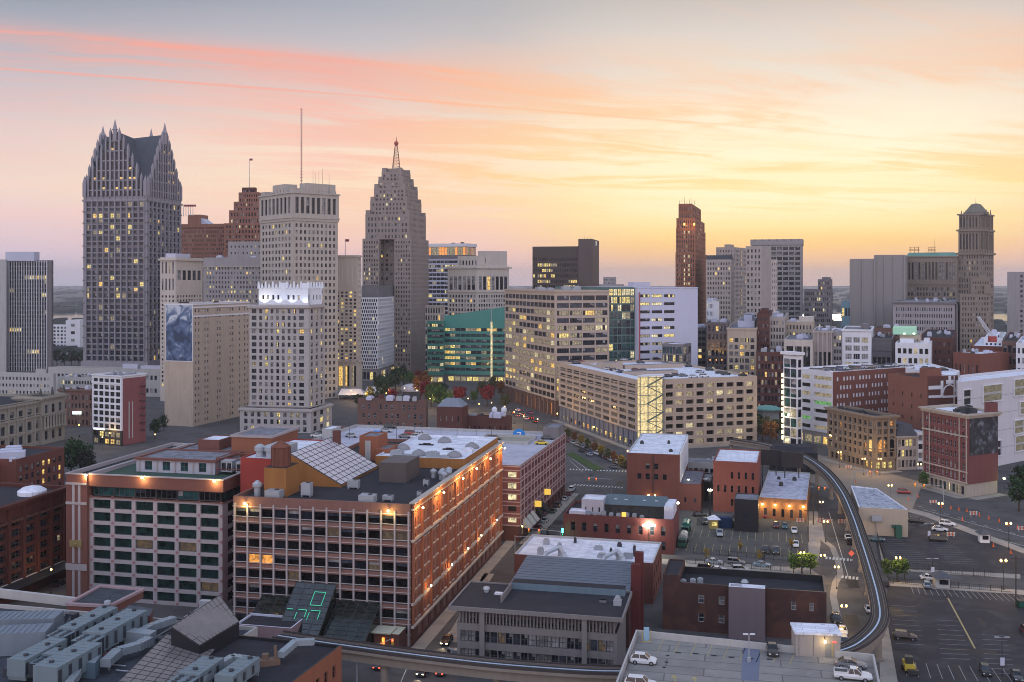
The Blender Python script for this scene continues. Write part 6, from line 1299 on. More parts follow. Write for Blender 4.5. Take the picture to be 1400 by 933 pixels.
# brick blocks between the deck and the park
b=simple('dark_brick_walkup','dark brick block with white framed windows behind the garage roof deck',583,440,489,585,547,BROWN,ROOFG,S(11,6, .36, .5,mt=1.6,sty='sash',frame=FRAME_L,lit=0,glass=[G_MID,G_DARK],skip=lambda i,j:(i*5+j)%4==3),None,ymax=590,group=None,top=[(.62, .7, .1, .25,541,DRED,None),(.1, .35, .3, .7,537,wallmat('tall_brick_stack',(.06, .05, .05)),None)],clutter=3);b.finish()
b=simple('grey_roofed_brick_block','brick block with a sloping grey roof at the edge of the park',632,432,597,640,557,DRED,SLATE,S(4,3, .2, .3,lit=0),None,ymax=590,group=None)
e=inset(b._q,2.6);b.sep('hipped_roof',wallmat('blue_grey_shingle',(.19, .21, .25)),lambda m:m.hexa([(p.x,p.y,b._z)for p in b._q],[(p.x,p.y,b._z+3)for p in e]));b.finish()
b=simple('long_brick_shed','long low brick block with a parapet and white cowls beside the park',697,436,629,700,570,DRED,ROOFD,S(9,2, .2, .3,lit=0),None,ymax=592,group=None)
for px_ in(676,689):p=at(px_,441);b.sep('roof_cowl',WHITE,lambda m:m.lathe((p.x,p.y,b._z-1),[(.8,0),(.8,2.4),(1.2,2.6),(1.2,3.8),(.5,4.6)],12))
b.finish()
# park shelter and tents
p=gz(562,537);o=thing('white_pavilion','rounded white tent pavilion standing among the park trees','tent',(p.x,p.y,0))
m=MB();m.lathe((p.x,p.y,0),[(6.8,0),(7.0,2.4),(6.4,4),(4.6,5.2),(1.9,5.9)],20);o2=m.build('canopy',wallmat('tent_fabric',(.55, .52, .54), .1, .15),o)
m=MB();[m.tube((p.x+7.05*math.cos(t),p.y+7.05*math.sin(t), .1),(p.x+6.4*math.cos(t),p.y+6.4*math.sin(t),4.1), .12,n=5)for t in[i*math.pi/5 for i in range(10)]];m.build('rib',DMETAL,o)
for px_,Yb,w_,l_,lab in((482,655,17,6,'long low white tent roof between the terracotta tower and the park trees'),(512,668,11,7,'peaked white tent roof nearest the park trees')):
 p=at(px_,Yb);o=thing('market_tent',lab,'tent',(p.x,p.y,0),'white tents by the park');m=MB()
 m.hexa([(p.x-w_/2,p.y-l_,3),(p.x+w_/2,p.y-l_,3),(p.x+w_/2,p.y+l_,3),(p.x-w_/2,p.y+l_,3)],[(p.x-w_* .42,p.y- .3,6.4),(p.x+w_* .3,p.y- .3,6.4),(p.x+w_* .3,p.y+ .3,6.4),(p.x-w_* .42,p.y+ .3,6.4)]);m.build('tent_roof',wallmat('tent_fabric',(.55, .52, .54)),o)
 for sx_ in(-1,1):
  for sy_ in(-1,1):m=MB();m.tube((p.x+sx_*w_* .48,p.y+sy_*l_* .95,0),(p.x+sx_*w_* .48,p.y+sy_*l_* .95,3), .1,n=5);m.build('tent_pole',METAL,o)

# ------------------------------------------------------------------ brick blocks right of centre
GBR=wallmat('market_brick',(.15, .055, .042), .16, .18,scale=1.4);GBRD=wallmat('market_brick_dark',(.065, .032, .028), .3, .25,blotch=(.10, .044, .032))
q=quadpoly(929,338,857,937,13.4);q=quadpoly(929,338,857,937,13.4,drr=46);a,d=dims(q);z=zt(622,338)
b=Building('brick_cube_theatre','plain red brick cube with a bright white flat roof and a few small windows','building',q[1],ymax=700)
b.mass(q,0,z,GBR,ROOFW,{0:dict(nc=4,nr=2,ms=.5,wf=.5,hf=.5,mb=9.0,mt=2.4,cols=[(a* .2,a* .28),(a* .36,a* .44),(a* .52,a* .60),(a* .68,a* .76)],sty='sash',rec=.35,lit=0,glass=[G_BLACK,G_DARK],skip=lambda i,j:j==1 and i in(0,3))},par=(.35, .4),cmat=LCONC)
pl_=q[0].lerp(q[1], .5);b.sep('downpipe',DMETAL,lambda m:m.tube((pl_.x,pl_.y- .25,0),(pl_.x,pl_.y- .25,z- .5), .14,n=6))
for t in(.42, .54):walllamp(b,q[0].lerp(q[1],t),4.6,dr(193.4),60,(1, .55, .15))
wq_=[q[1]+dr(13.4)* .02+dr(103.4)* .02,q[1]+dr(103.4)*7+dr(13.4)* .02,q[1]+dr(103.4)*7+dr(13.4)*26,q[1]+dr(103.4)* .02+dr(13.4)*26]
b.mass(wq_,0,8.8,GBR,ROOFG,{0:S(2,1, .2, .2,lit=0)},par=(.4, .3));b.sep('white_side_wall',WHITE,lambda m:m.prism([q[1]+dr(103.4)* .03+dr(13.4)*1,q[1]+dr(103.4)* .35+dr(13.4)*1,q[1]+dr(103.4)* .35+dr(13.4)*40,q[1]+dr(103.4)* .03+dr(13.4)*40],9,z+ .4))
b.clutter(q,z- .35,3,DMETAL,3,(.6,1.4),(.5,1));b.finish()
q=quadpoly(1036.5,333,975,1040,15.5,drr=26);a,d=dims(q);z=zt(633,333);b=Building('red_brick_warehouse','red brick warehouse with a white roof and narrow windows behind the worn parking lot','building',q[1],ymax=700)
b.mass(q,0,z,wallmat('bright_red_brick',(.19, .06, .045), .2, .22),ROOFW,{0:dict(nc=6,nr=3,wf=.3,hf=.45,mb=1,mt=2.2,rec=.3,sty='sash',lit=0,glass=[G_BLACK,G_DARK],skip=lambda i,j:i in(0,1)and j!=1)},par=(.4, .4));b.finish()
q=quadpoly(1103,322,1038,1106,17.5,drr=48);a,d=dims(q);z=zt(684,322);b=Building('lamp_lit_brick_shed','low brick block with a patched white roof and four amber wall lamps','building',q[1],ymax=716)
b.mass(q,0,z,wallmat('amber_brick',(.26, .12, .06), .14, .14),wallmat('patched_white_roof',(.46, .46, .53), .25, .1,scale=2,blotch=(.3, .3, .36)),{0:S(5,1, .3, .6,mb=.1,mt=2.6,lit=0,sty='frame')},par=(.5, .3),cmat=LCONC)
for t in(.07, .34, .64, .93):walllamp(b,q[0].lerp(q[1],t),z-2.0,dr(197.5),300,(1, .66, .2),r=.28)
b.clutter(q,z- .5,3,DMETAL,6,(.8,1.6),(.6,1.2));b.finish()
for i,(px_,Yb,lab)in enumerate(((1052,365,'left of two black billboard backs behind the patched white roof'),(1083,360,'right of two black billboard backs behind the patched white roof'))):
 p=at(px_,Yb);o=thing('billboard',lab,'billboard',(p.x,p.y,0),'billboards above the lamp lit shed');m=MB();m.box((p.x,p.y,10),7.6, .6,5.5,R(-14));m.build('panel',BLACKP,o)
 m=MB();m.tube((p.x-2.4,p.y+ .7,0),(p.x-2.4,p.y+ .7,14), .2,n=6);m.tube((p.x+2.4,p.y+ .2,0),(p.x+2.4,p.y+ .2,14), .2,n=6);m.build('post',DMETAL,o)
q=quadpoly(1036.5,308,1004,1038.6,15.5,drr=9);b=Building('black_painted_shed','small black painted shed with a grey roof beside the worn parking lot','building',q[1],ymax=716);b.mass(q,0,zt(684,308),BLACKP,ROOFG,{0:S(1,1, .12, .5,mb=0,mt=1.6,lit=0,glass=[G_MID])},par=(.2, .2));b.finish()
q=quadpoly(1001,313,973,1003,14,drr=3);b=Building('blue_container','blue shipping container with a pale end panel behind the worn parking lot','container',q[1]);aa,d2=dims(q)
b.mass(q, .1,3.2,wallmat('blue_container_paint',(.015, .04, .10), .12, .2),wallmat('blue_container_paint',(.015, .04, .10)),par=(0,0))
for k in range(22):p=q[0].lerp(q[1],(k+ .5)/22);b.mb('rib',wallmat('blue_container_paint',(.015, .04, .10))).box((p.x,p.y- .04, .25), .1, .08,2.8,R(-14))
b.sep('end_panel',LILAC,lambda m:m.box((q[0].x- .1,q[0].y- .4, .3), .9, .2,3.0,R(-14)));b.finish()
# back lots between the theatre and the warehouse
q=quadpoly(972,352,937,975,14,drr=16);b=Building('dark_service_shed','dark low service shed with rooftop clutter between the brick cube and the warehouse','building',q[1],ymax=690);b.mass(q,0,6.6,BLACKP,ROOFG,{0:S(4,1, .4, .5,lit=0)},par=(.4, .3));b.clutter(q,6.2,5,METAL,31,(1,2.6),(.7,1.6))
p=at(963,351);b.sep('satellite_dish',WHITE,lambda m:m.lathe((p.x,p.y-1,7.4),[(.15,0),(.9, .3),(1.15, .7),(1.1, .75),(.1, .2)],14));b.finish()
q=quadpoly(936,400,921,945,14,drr=10);b=Building('teal_shed','small teal green shed behind the white side wall of the brick cube','building',q[1],ymax=640);b.mass(q,0,zt(624,400),wallmat('teal_paint',(.03, .13, .12)),ROOFG,par=(.2, .2));b.finish()
q=quadpoly(1002,378,938,1010,14,drr=8);b=Building('low_terrace','low pale terrace building with planted roof behind the warehouse','building',q[1],ymax=650);b.mass(q,0,zt(634,378),LCONC,ROOFG,{0:S(8,2, .6, .4,lit=.1)},par=(.4, .3));b.clutter(q,zt(634,378)- .4,6,METAL,14,(1,3),(.6,1.5));b.finish()
q=quadpoly(1118,400,1052,1130,16,drr=12);b=Building('black_tarp_hall','low hall with a sagging black roof beside the tan garage','building',q[1],ymax=640);b.mass(q,0,8.2,BLACKP,ROOFD,{0:S(6,1, .5, .4,lit=.1)},par=(0,0));e=inset(q,2.4);b.sep('ridge_roof',ROOFD,lambda m:m.hexa([(p.x,p.y,8.2)for p in q],[(p.x,p.y,10.2)for p in e]));b.finish()
# beige windowless block by the upper parking lot
pp=[gz(1180,712),gz(1242,713),gz(1235,690),gz(1163,665)];z=8.2
q=[gz(1163,664,z),gz(1174,693.5,z),gz(1241.5,697,z),gz(1199,668,z)]
b=Building('beige_windowless_block','beige windowless block with a mottled white roof beside the elevated track','building',q[1],ymax=725)
b.mass(q,0,z,wallmat('beige_render',(.42, .34, .26), .08, .12),wallmat('mottled_white_roof',(.38, .39, .44), .3, .1,scale=3,blotch=(.2, .21, .25)),{},par=(.35, .35),cmat=ROOFW)
p=q[1].lerp(q[2], .78);b.sep('green_bin_chute',plain('dark_green_metal',(.02, .09, .06)),lambda m:(m.box((p.x,p.y- .9,0),1.7,1.6,3.6),m.box((p.x-1.2,p.y- .6,2.8), .9, .9, .8)))
p=q[1].lerp(q[2], .35);b.sep('wall_unit',METAL,lambda m:(m.box((p.x,p.y- .5,4.4),3, .8,1.6),m.tube((p.x,p.y- .3,0),(p.x,p.y- .3,4.4), .12,n=5)))
b.finish()

# red brick restaurants with the slate penthouse
q=quadpoly(921,283,770,925,14,drr=18);a,d=dims(q);z=zt(711,283);b=Building('slate_penthouse_block','low dark red brick block with slate grey penthouses on its roof','building',q[1],ymax=760)
b.mass(q,0,z,wallmat('dull_red_brick',(.13, .04, .038), .16, .18),ROOFD,{0:dict(nc=9,nr=2,wf=.34,hf=.56,mb=.3,mt=1.3,rec=.3,sty='sash',lit=0,glass=[G_BLACK,G_DARK],skip=lambda i,j:j==0 and i in(2,6))},par=(.7, .4))
SLB=wallmat('blue_slate',(.10, .135, .155), .1, .1)
def gabled(a0,a1,b0,b1,h0,h1,wm,rm):
 s_=sub(q,a0,a1,b0,b1);b.mass(s_,z- .7,z+h0,wm,rm,{0:S(3,1, .25, .4,mt=.4,lit=0,glass=[G_MID],sty='sash')},par=(0,0))
 p0,p1,p2,p3=[p for p in inset(s_,-.4)];m0,m1=p0.lerp(p3, .75),p1.lerp(p2, .75)
 b.sep('slate_roof',rm,lambda m:m.hexa([(p0.x,p0.y,z+h0),(p1.x,p1.y,z+h0),(p2.x,p2.y,z+h0),(p3.x,p3.y,z+h0)],[(p0.x,p0.y,z+h0+ .15),(p1.x,p1.y,z+h0+ .15),(m1.x,m1.y,z+h1),(m0.x,m0.y,z+h1)]))
 for t in(.35, .7):c=p0.lerp(p1,t).lerp(m0.lerp(m1,t), .5);b.sep('roof_light',LILAC,lambda m:m.box((c.x,c.y,z+(h0+h1)/2+ .05), .9, .7, .16,R(-14)))
gabled(3.0,12,5,13,2.3,4.0,wallmat('dark_timber',(.05, .05, .05)),SLB);gabled(12.1,20,6,13.2,2.0,3.9,wallmat('dark_timber',(.05, .05, .05)),SLB)
b.mass(sub(q,20.2,26.5,4,11),z- .7,z+3.6,wallmat('lilac_white_panel',(.40, .39, .44)),ROOFW,{0:S(3,1, .2, .4,lit=0)},par=(.2, .2));b.mass(sub(q, .2,2.8,1.5,12),z- .7,z+3.2,LILAC,ROOFW,par=(.1, .1))
b.mass(sub(q,25,29.6,1,5),z- .7,z+ .7,LILAC,ROOFW,par=(.2, .2))
for k in range(8):p=sub(q,9+2.2*k,10+2.2*k,2+(k%3),3)[1];b.sep('rooftop_unit',METAL,lambda m:(m.box((p.x,p.y,z- .7),1.2,1.0, .9+ .2*(k%2),R(-14)),m.box((p.x,p.y,z+ .25+ .2*(k%2)), .7, .7, .12,R(-14))))
p=sub(q,14,15,1.5,2)[1];b.sep('patio_lamp',emit('amber_sign2',(1, .5, .05),1.6),lambda m:m.box((p.x,p.y,z- .4),1.2, .3,1.4,R(-14)))
p=sub(q,20,21,-.06,0)[1]
b.finish();RQ,RZ=q,z

# white roofed brick block with twin ducts and the grey slate hall in front of it
q=quadpoly(893,240,703,905,14,drr=20);a,d=dims(q);z=zt(781,240);z=9.6;b=Building('twin_duct_block','red brick block with a white roof and two forked pale ducts','building',q[1],ymax=800)
b.mass(q,0,z,GBR,ROOFW,{0:S(6,2, .2, .3,lit=0),1:S(4,2, .3, .4,lit=0)},par=(.5, .35),cmat=LCONC);b.clutter(q,z- .5,8,METAL,44,(.8,2.4),(.6,1.4));b.clutter(q,z- .5,6,DMETAL,45,(.5,1.4),(.5,1.2))
DCT=wallmat('pale_duct',(.40, .42, .46), .1, .1, .5)
def duct(m,pts,w_=.55):
 for p0,p1 in zip(pts,pts[1:]):m.tube(p0,p1,w_,n=6)
for t in(.32, .74):
 p=q[0].lerp(q[1],t)+dr(14)*3;e_=dr(104)
 b.sep('forked_duct',DCT,lambda m:(duct(m,[(p.x,p.y,z- .4),(p.x,p.y,z+1.6),(*(p-e_*2.6-dr(14)*4),z+1.0),(*(p-e_*3.4-dr(14)*6),z- .5)]),duct(m,[(p.x,p.y,z+1.5),(*(p+e_*1.8-dr(14)*4),z+1.0),(*(p+e_*2.2-dr(14)*6),z- .5)])))
b.finish()
q=quadpoly(860,211,697,868,13,drr=20);a,d=dims(q);b=Building('grey_slate_hall','low brick hall under a large blue grey sloping slate roof','building',q[1],ymax=830)
zz_=12.0;b.mass(q,0,zz_-2,GBRD,ROOFD,{},par=(0,0));SLH=wallmat('weathered_slate',(.12, .14, .17), .14, .1, .7,scale=2)
b.sep('slate_slope',SLH,lambda m:m.hexa([(p.x,p.y,zz_-2)for p in q],[(q[0].x,q[0].y,zz_- .2),(q[1].x,q[1].y,zz_- .2),(*q[2].lerp(q[1], .12),zz_+1.2),(*q[3].lerp(q[0], .12),zz_+1.2)]))
for k in range(12):
 t=k/12;pa,pb=q[0].lerp(q[3],t* .88),q[1].lerp(q[2],t* .88);h_=zz_- .2+1.4*t+ .03
 b.mb('slate_course',wallmat('slate_course',(.10, .118, .145))).tube((pa.x,pa.y,h_),(pb.x,pb.y,h_), .05,n=4)
for k in range(2):p=q[1]+dr(13)*(4+7*k)+dr(103)* .05;b.sep('red_chimney_wall',wallmat('dark_red_wall',(.11, .026, .024)),lambda m:m.box((p.x+ .9,p.y,0),1.8,1.5,16.4+ .7*k,R(-13)))
b.finish()
# foreground grey concrete office with the louvred top floor
QF=quadpoly(852,190,612,863,12.4,aL=-77.6);a,d=dims(QF);d=17;QF=[QF[0],QF[1],QF[1]+dr(12.4)*d,QF[0]+dr(12.4)*d];z=13.2
b=Building('grey_concrete_office','grey concrete office with an overhanging dark flat roof and louvred top storey in the foreground','building',QF[1],ymax=933)
CON=wallmat('grey_precast',(.19, .17, .165), .1, .14,scale=1.5)
bod=sub(QF,1.3,a-1.6,1.0,d- .3)
ba,bd=dims(bod)
b.mass(bod,0,9.9,CON,ROOFD,{0:S(20,2, .92, .62,ms=.6,mb=2.2,mt=.7,sty='grid',rec=.35,lit=.0,glass=[G_DARK,G_MID,G_BLIND,G_BLIND,G_DARK],frame=FRAME_D,pick=lambda i,j:litmat('dim_room',(1, .6, .2), .07,1.0)if(i,j)in((5,1),(16,1),(18,1))else None),1:None},par=(0,0))
b.mass(sub(bod, .5,ba- .5, .7,bd),9.9,12.4,DGREY,ROOFD,{0:S(14,1, .9, .85,sty='grid',glass=[G_DARK,G_MID],lit=0)},par=(0,0))
def louv(m):
 for i in range(46):
  p=bod[0].lerp(bod[1], .015+i* .0215);m.box((p.x,p.y,9.95), .22, .5,2.3,R(18))
b.sep('louvre_fin',CON,louv)
for t in(.165, .805):
 p=bod[0].lerp(bod[1],t)+dr(192.4)* .35;b.sep('column',CON,lambda m:m.box((p.x,p.y,0), .95, .8,12.3,R(-12.4)))
e_=dr(102.4)
rd_=sub(QF,0,a,0,d)
b.mass(rd_,12.4,z,CON,ROOFD,par=(.25, .35))
pt=sub(QF,1.5,a-9.5,7.5,d- .4);b.mass(sub(QF,1.2,a-9.5,d-3.0,d- .2),z- .25,z+1.1,wallmat('blue_grey_panel',(.12, .17, .21)),ROOFD,par=(0,0))
b.sep('low_wall',CON,lambda m:m.prism(sub(QF,a-9.6,a-9.3,5,d- .2),z- .25,z+1.0))
for k in range(8):p=sub(QF,4+2.6*k,5,9.5,10)[0];b.sep('roof_planter',plain('grey_planter',(.3, .32, .36)),lambda m:m.box((p.x,p.y,z- .25),1.3, .6, .5,R(-12.4)))
p=sub(QF,1.6,2,8.5,9)[0];u=b.sep('rooftop_unit',METAL,lambda m:(m.box((p.x,p.y,z- .25),1.5,1.5,1.0,R(-12.4)),m.box((p.x,p.y,z+ .75),1.0,1.0, .5,R(-12.4)),m.box((p.x,p.y,z+1.25), .6, .6, .25,R(-12.4))))
p=sub(QF,a-6,a-5,11,12)[0];b.sep('roof_vent',METAL,lambda m:m.lathe((p.x,p.y,z- .25),[(.5,0),(.5, .6),(.75, .65),(.6,1.0),(.1,1.2)],12));p=sub(QF,a-8.6,a-7,9.5,10.6);b.sep('roof_hatch',WHITE,lambda m:m.prism(p,z- .25,z+ .1))
b.finish()
# dark brick block with the lilac stair tower
QD=quadpoly(1130,215,906,1133,15,aL=-76.5);a,d=dims(QD);d=13;QD=[QD[0],QD[1],QD[1]+dr(15)*d,QD[0]+dr(15)*d];z=10.4
b=Building('dark_brick_block','dark mottled brick block with a sunken black roof and a plain lilac stair tower','building',QD[1],ymax=885)
b.mass(QD,0,z,GBRD,ROOFD,{0:dict(nc=5,nr=2,wf=.4,hf=.42,mb=1.2,mt=1.2,rec=.3,cols=[(a* .225,a* .26),(a* .35,a* .385),(a* .79,a* .82),(a* .90,a* .925)],sty='sash',frame=FRAME_L,lit=0,glass=[G_MID,G_DARK,G_BLIND],skip=lambda i,j:j==0 and i>1)},par=(1.5, .45),cmat=BLACKP)
b.mass(sub(QD,a-3.6,a+ .01,-.01,d),z,z+1.5,GBRD,ROOFD,par=(.3, .3))
st_=sub(QD,a* .365,a* .585,-2.6,-.02);b.mass(st_,0,z+ .6,wallmat('mauve_render',(.15, .115, .125), .06, .1),ROOFW,par=(.5, .35),cmat=ROOFW)
for aa,bb in((28,4),(26.5,5),(30,3)):p=sub(QD,aa,aa+1,bb,bb+1)[1];b.sep('rooftop_unit',METAL,lambda m:(m.box((p.x,p.y,z-1.5),1.2,1.0,1.2,R(-14)),m.box((p.x,p.y,z- .3), .7, .7, .2,R(-14))))
p=sub(QD,17,18,6,7)[1];b.sep('roof_vent',METAL,lambda m:m.lathe((p.x,p.y,z-1.5),[(.6,0),(.6, .7),(.9, .8),(.5,1.3)],12))
b.finish()
# foreground parking garage deck
GB=[gz(845,960,15),gz(1225,960,15)]
p0,p1,p2,p3=gz(842,932,16),gz(869.5,861,16),gz(1195,894.5,16),gz(1206,945,16)
f0=p1+(p0-p1)*1.7;f1=p2+(p3-p2)*2.2
q=[f0,f1,p2,p1];b=Building('foreground_garage','pale concrete parking garage roof with a few parked cars at the bottom of the view','garage',p1,ymax=933)
GDK=wallmat('deck_concrete',(.24, .225, .21), .25, .04, .8,scale=1.6,seam=.16,blotch=(.27, .255, .235));b.mass(q,0,16,LCONC,GDK,par=(1.1, .3));ZD=14.9
def lines(m):
 for i in range(9):
  px_=902+i*22.5;A2,B2=gz(px_+8,868+i*2.0,ZD),gz(px_-3,892+i*2.2,ZD);strip(m,A2,B2, .12,ZD+ .012)
b.sep('bay_marking',PAINTY,lines)
def arrows(m):
 for px_,py_ in((922,927),(950,929)):
  c=gz(px_,py_,ZD);m.face([(c.x- .6,c.y,ZD+ .012),(c.x+ .6,c.y,ZD+ .012),(c.x,c.y+1.2,ZD+ .012)]);strip(m,c,c-V2(.1,2.2), .25,ZD+ .012)
b.sep('arrow_marking',PAINTY,arrows)
b.sep('blue_bay',wallmat('blue_bay_paint',(.14, .155, .21), .2, .05),lambda m:m.face([(*gz(1013,930,ZD),ZD+ .012),(*gz(1037,932,ZD),ZD+ .012),(*gz(1040,884,ZD),ZD+ .012),(*gz(1016,882,ZD),ZD+ .012)]))
for px_,py_ in((927,893),(951,894.5),(976,897),(1000,899.5),(913,897),(911,906),(908,913),(1026,901),(1052,902)):c=gz(px_,py_,ZD);b.sep('wheel_stop',plain('black_rubber',(.03, .03, .03)),lambda m:m.box((c.x,c.y,ZD+ .01), .9 if px_>920 else .5, .2, .13,R(-12)))
s0,s1=gz(1088,897,ZD),gz(1149,899.5,ZD);e_=(s1-s0).normalized();up_=V2(-e_.y,e_.x);q2=[s0,s1,s1+up_*4.5,s0+up_*4.5]
SH=wallmat('stair_house_panel',(.33, .29, .26), .06, .1);b.mass(q2,ZD,ZD+3.9,SH,ROOFW,par=(.1, .12),cornice=[(-.35, .36, .2)],cmat=ROOFW)
for t in(.07, .4):p=s0.lerp(s1,t);b.mb('panel_joint',DGREY).box((p.x,p.y- .03,ZD+ .1), .07, .04,3.4,math.atan2(e_.y,e_.x))
p=s0.lerp(s1, .73);o=b.sep('door',plain('grey_door',(.2, .2, .2)),lambda m:m.box((p.x,p.y- .05,ZD+ .02),1.0, .07,2.2,math.atan2(e_.y,e_.x)));m=MB();m.box((p.x+ .35,p.y- .12,ZD+1.0), .08, .08, .2);m.build('handle',METAL,o)
p=s0.lerp(s1, .82);b.sep('door_frame',PAINTY,lambda m:m.box((p.x,p.y- .05,ZD+ .02), .25, .09,2.4,math.atan2(e_.y,e_.x)))
p=s0.lerp(s1, .86);b.sep('exit_light',emit('red_sign',(1, .08, .05),1.6),lambda m:m.box((p.x,p.y- .06,ZD+2.35), .7, .12, .25,math.atan2(e_.y,e_.x)))
walllamp(b,s0.lerp(s1, .64),ZD+2.7,V2(e_.y,-e_.x),60,(1, .75, .35),r=.18)
p=gz(884,878,ZD);b.sep('barrier_frame',PAINTY,lambda m:(m.tube((p.x- .7,p.y,ZD),(p.x- .7,p.y,ZD+2.0), .08,n=6),m.tube((p.x+ .7,p.y,ZD),(p.x+ .7,p.y,ZD+2.0), .08,n=6),m.box((p.x,p.y,ZD),1.7, .2, .15)))
b.sep('pay_panel',plain('pale_blue_panel',(.25, .4, .5)),lambda m:m.box((p.x,p.y+ .2,ZD+ .2), .9, .3,2.2))
b.finish()
p=gz(1024,905,ZD);o=thing('deck_lamp_post','tall twin headed lamp post on the foreground garage deck','lamp post',(p.x,p.y,ZD));m=MB();m.tube((p.x,p.y,ZD),(p.x,p.y,ZD+4.4), .09,n=6);m.lathe((p.x,p.y,ZD),[(.3,0),(.3, .7),(.1, .75)],10);m.build('pole',METAL,o)
for s_ in(-1,1):m=MB();m.box((p.x+s_* .55,p.y,ZD+4.35), .8, .35, .14);m.build('lamp_head',WHITE,o)
# ------------------------------------------------------------------ casino roofs, lower left
ZR=13.0;KR=lambda px_,py_,z_=ZR:gz(px_,py_,z_)
e1=KR(467,882,14);ang=17
q=[KR(326,868,14),e1,None,None];wv=dr(ang)*-34
b=Building('brick_wing','orange red brick wing with a dark flat roof below the glazed canopies','building',e1,ymax=933)
q=[q[0]+wv,e1+wv,e1,q[0]]
b.mass(q,0,14,wallmat('orange_brick',(.27, .10, .055), .14, .16),ROOFD,{1:S(11,3, .35, .5,mt=1.6,mb=1,sty='sash',rec=.3,lit=0,glass=[G_BLACK,G_DARK])},par=(.5, .4),cmat=BLACKP)
b.finish();WING=q
L0_,R0_=KR(-140,800),KR(328,838);
q=[KR(-180,960),KR(306,990),KR(331,843),KR(140,806),KR(-140,812)]
q=[V2(-120,150),V2(-50,150),V2(-46.5,186.5),V2(-84,204),V2(-125,209)]
q=[q[0],V2(-55.5,150),V2(-46.2,186),V2(-46.2-40,196),V2(-128,206)]
b=Building('casino_roofscape','dark flat casino roof crowded with air handling units, ducts and glazed skylights','building',(-70,180),ymax=933)
RFB=wallmat('blue_grey_membrane',(.055, .063, .077), .35, .1,scale=2,seam=.5,blotch=(.04, .045, .056));b.mass(q,0,ZR,LCONC,RFB,par=(.7, .4))
k0,k1,k2,k3=KR(92,833),KR(150,836),KR(196,813),KR(137,808);b.mass([k0,k1,k2,k3],ZR- .7,ZR+1.2,wallmat('brown_red_brick',(.20, .085, .065)),RFB,par=(.4, .4),cornice=[(-.5, .5, .25)],cmat=wallmat('pink_coping',(.34, .24, .25)))
# glazed shed skylights
GLZ=wallmat('bronze_glazing',(.17, .15, .15), .3, .1, .22,scale=3,spec=.6);BAR=plain('glazing_bar',(.03, .028, .028))
h4=[gz(234,858,19.3),gz(273,883.5,16),gz(327,851,16),gz(300,815,19.3)]
b.sep('glazed_shed',None,lambda m:skylight(m,[h4[0],h4[1],h4[2],h4[3]],4,12,(19.3,16,16,19.3), .12, .06),[GLZ,BAR])
b.sep('shed_wall',BLACKP,lambda m:m.hexa([(p.x,p.y,ZR- .7)for p in h4],[(h4[0].x,h4[0].y,19.25),(h4[1].x,h4[1].y,15.95),(h4[2].x,h4[2].y,15.95),(h4[3].x,h4[3].y,19.25)]))
h5=[gz(150,945,17.0),gz(238,955,14.0),gz(294,889,14.0),gz(228,868,17.0)]
b.sep('glazed_slope',None,lambda m:skylight(m,h5,6,14,(17.0,14,14,17.0), .12, .06),[GLZ,BAR]);b.sep('slope_wall',BLACKP,lambda m:m.hexa([(p.x,p.y,ZR- .7)for p in h5],[(h5[0].x,h5[0].y,16.95),(h5[1].x,h5[1].y,13.95),(h5[2].x,h5[2].y,13.95),(h5[3].x,h5[3].y,16.95)]))
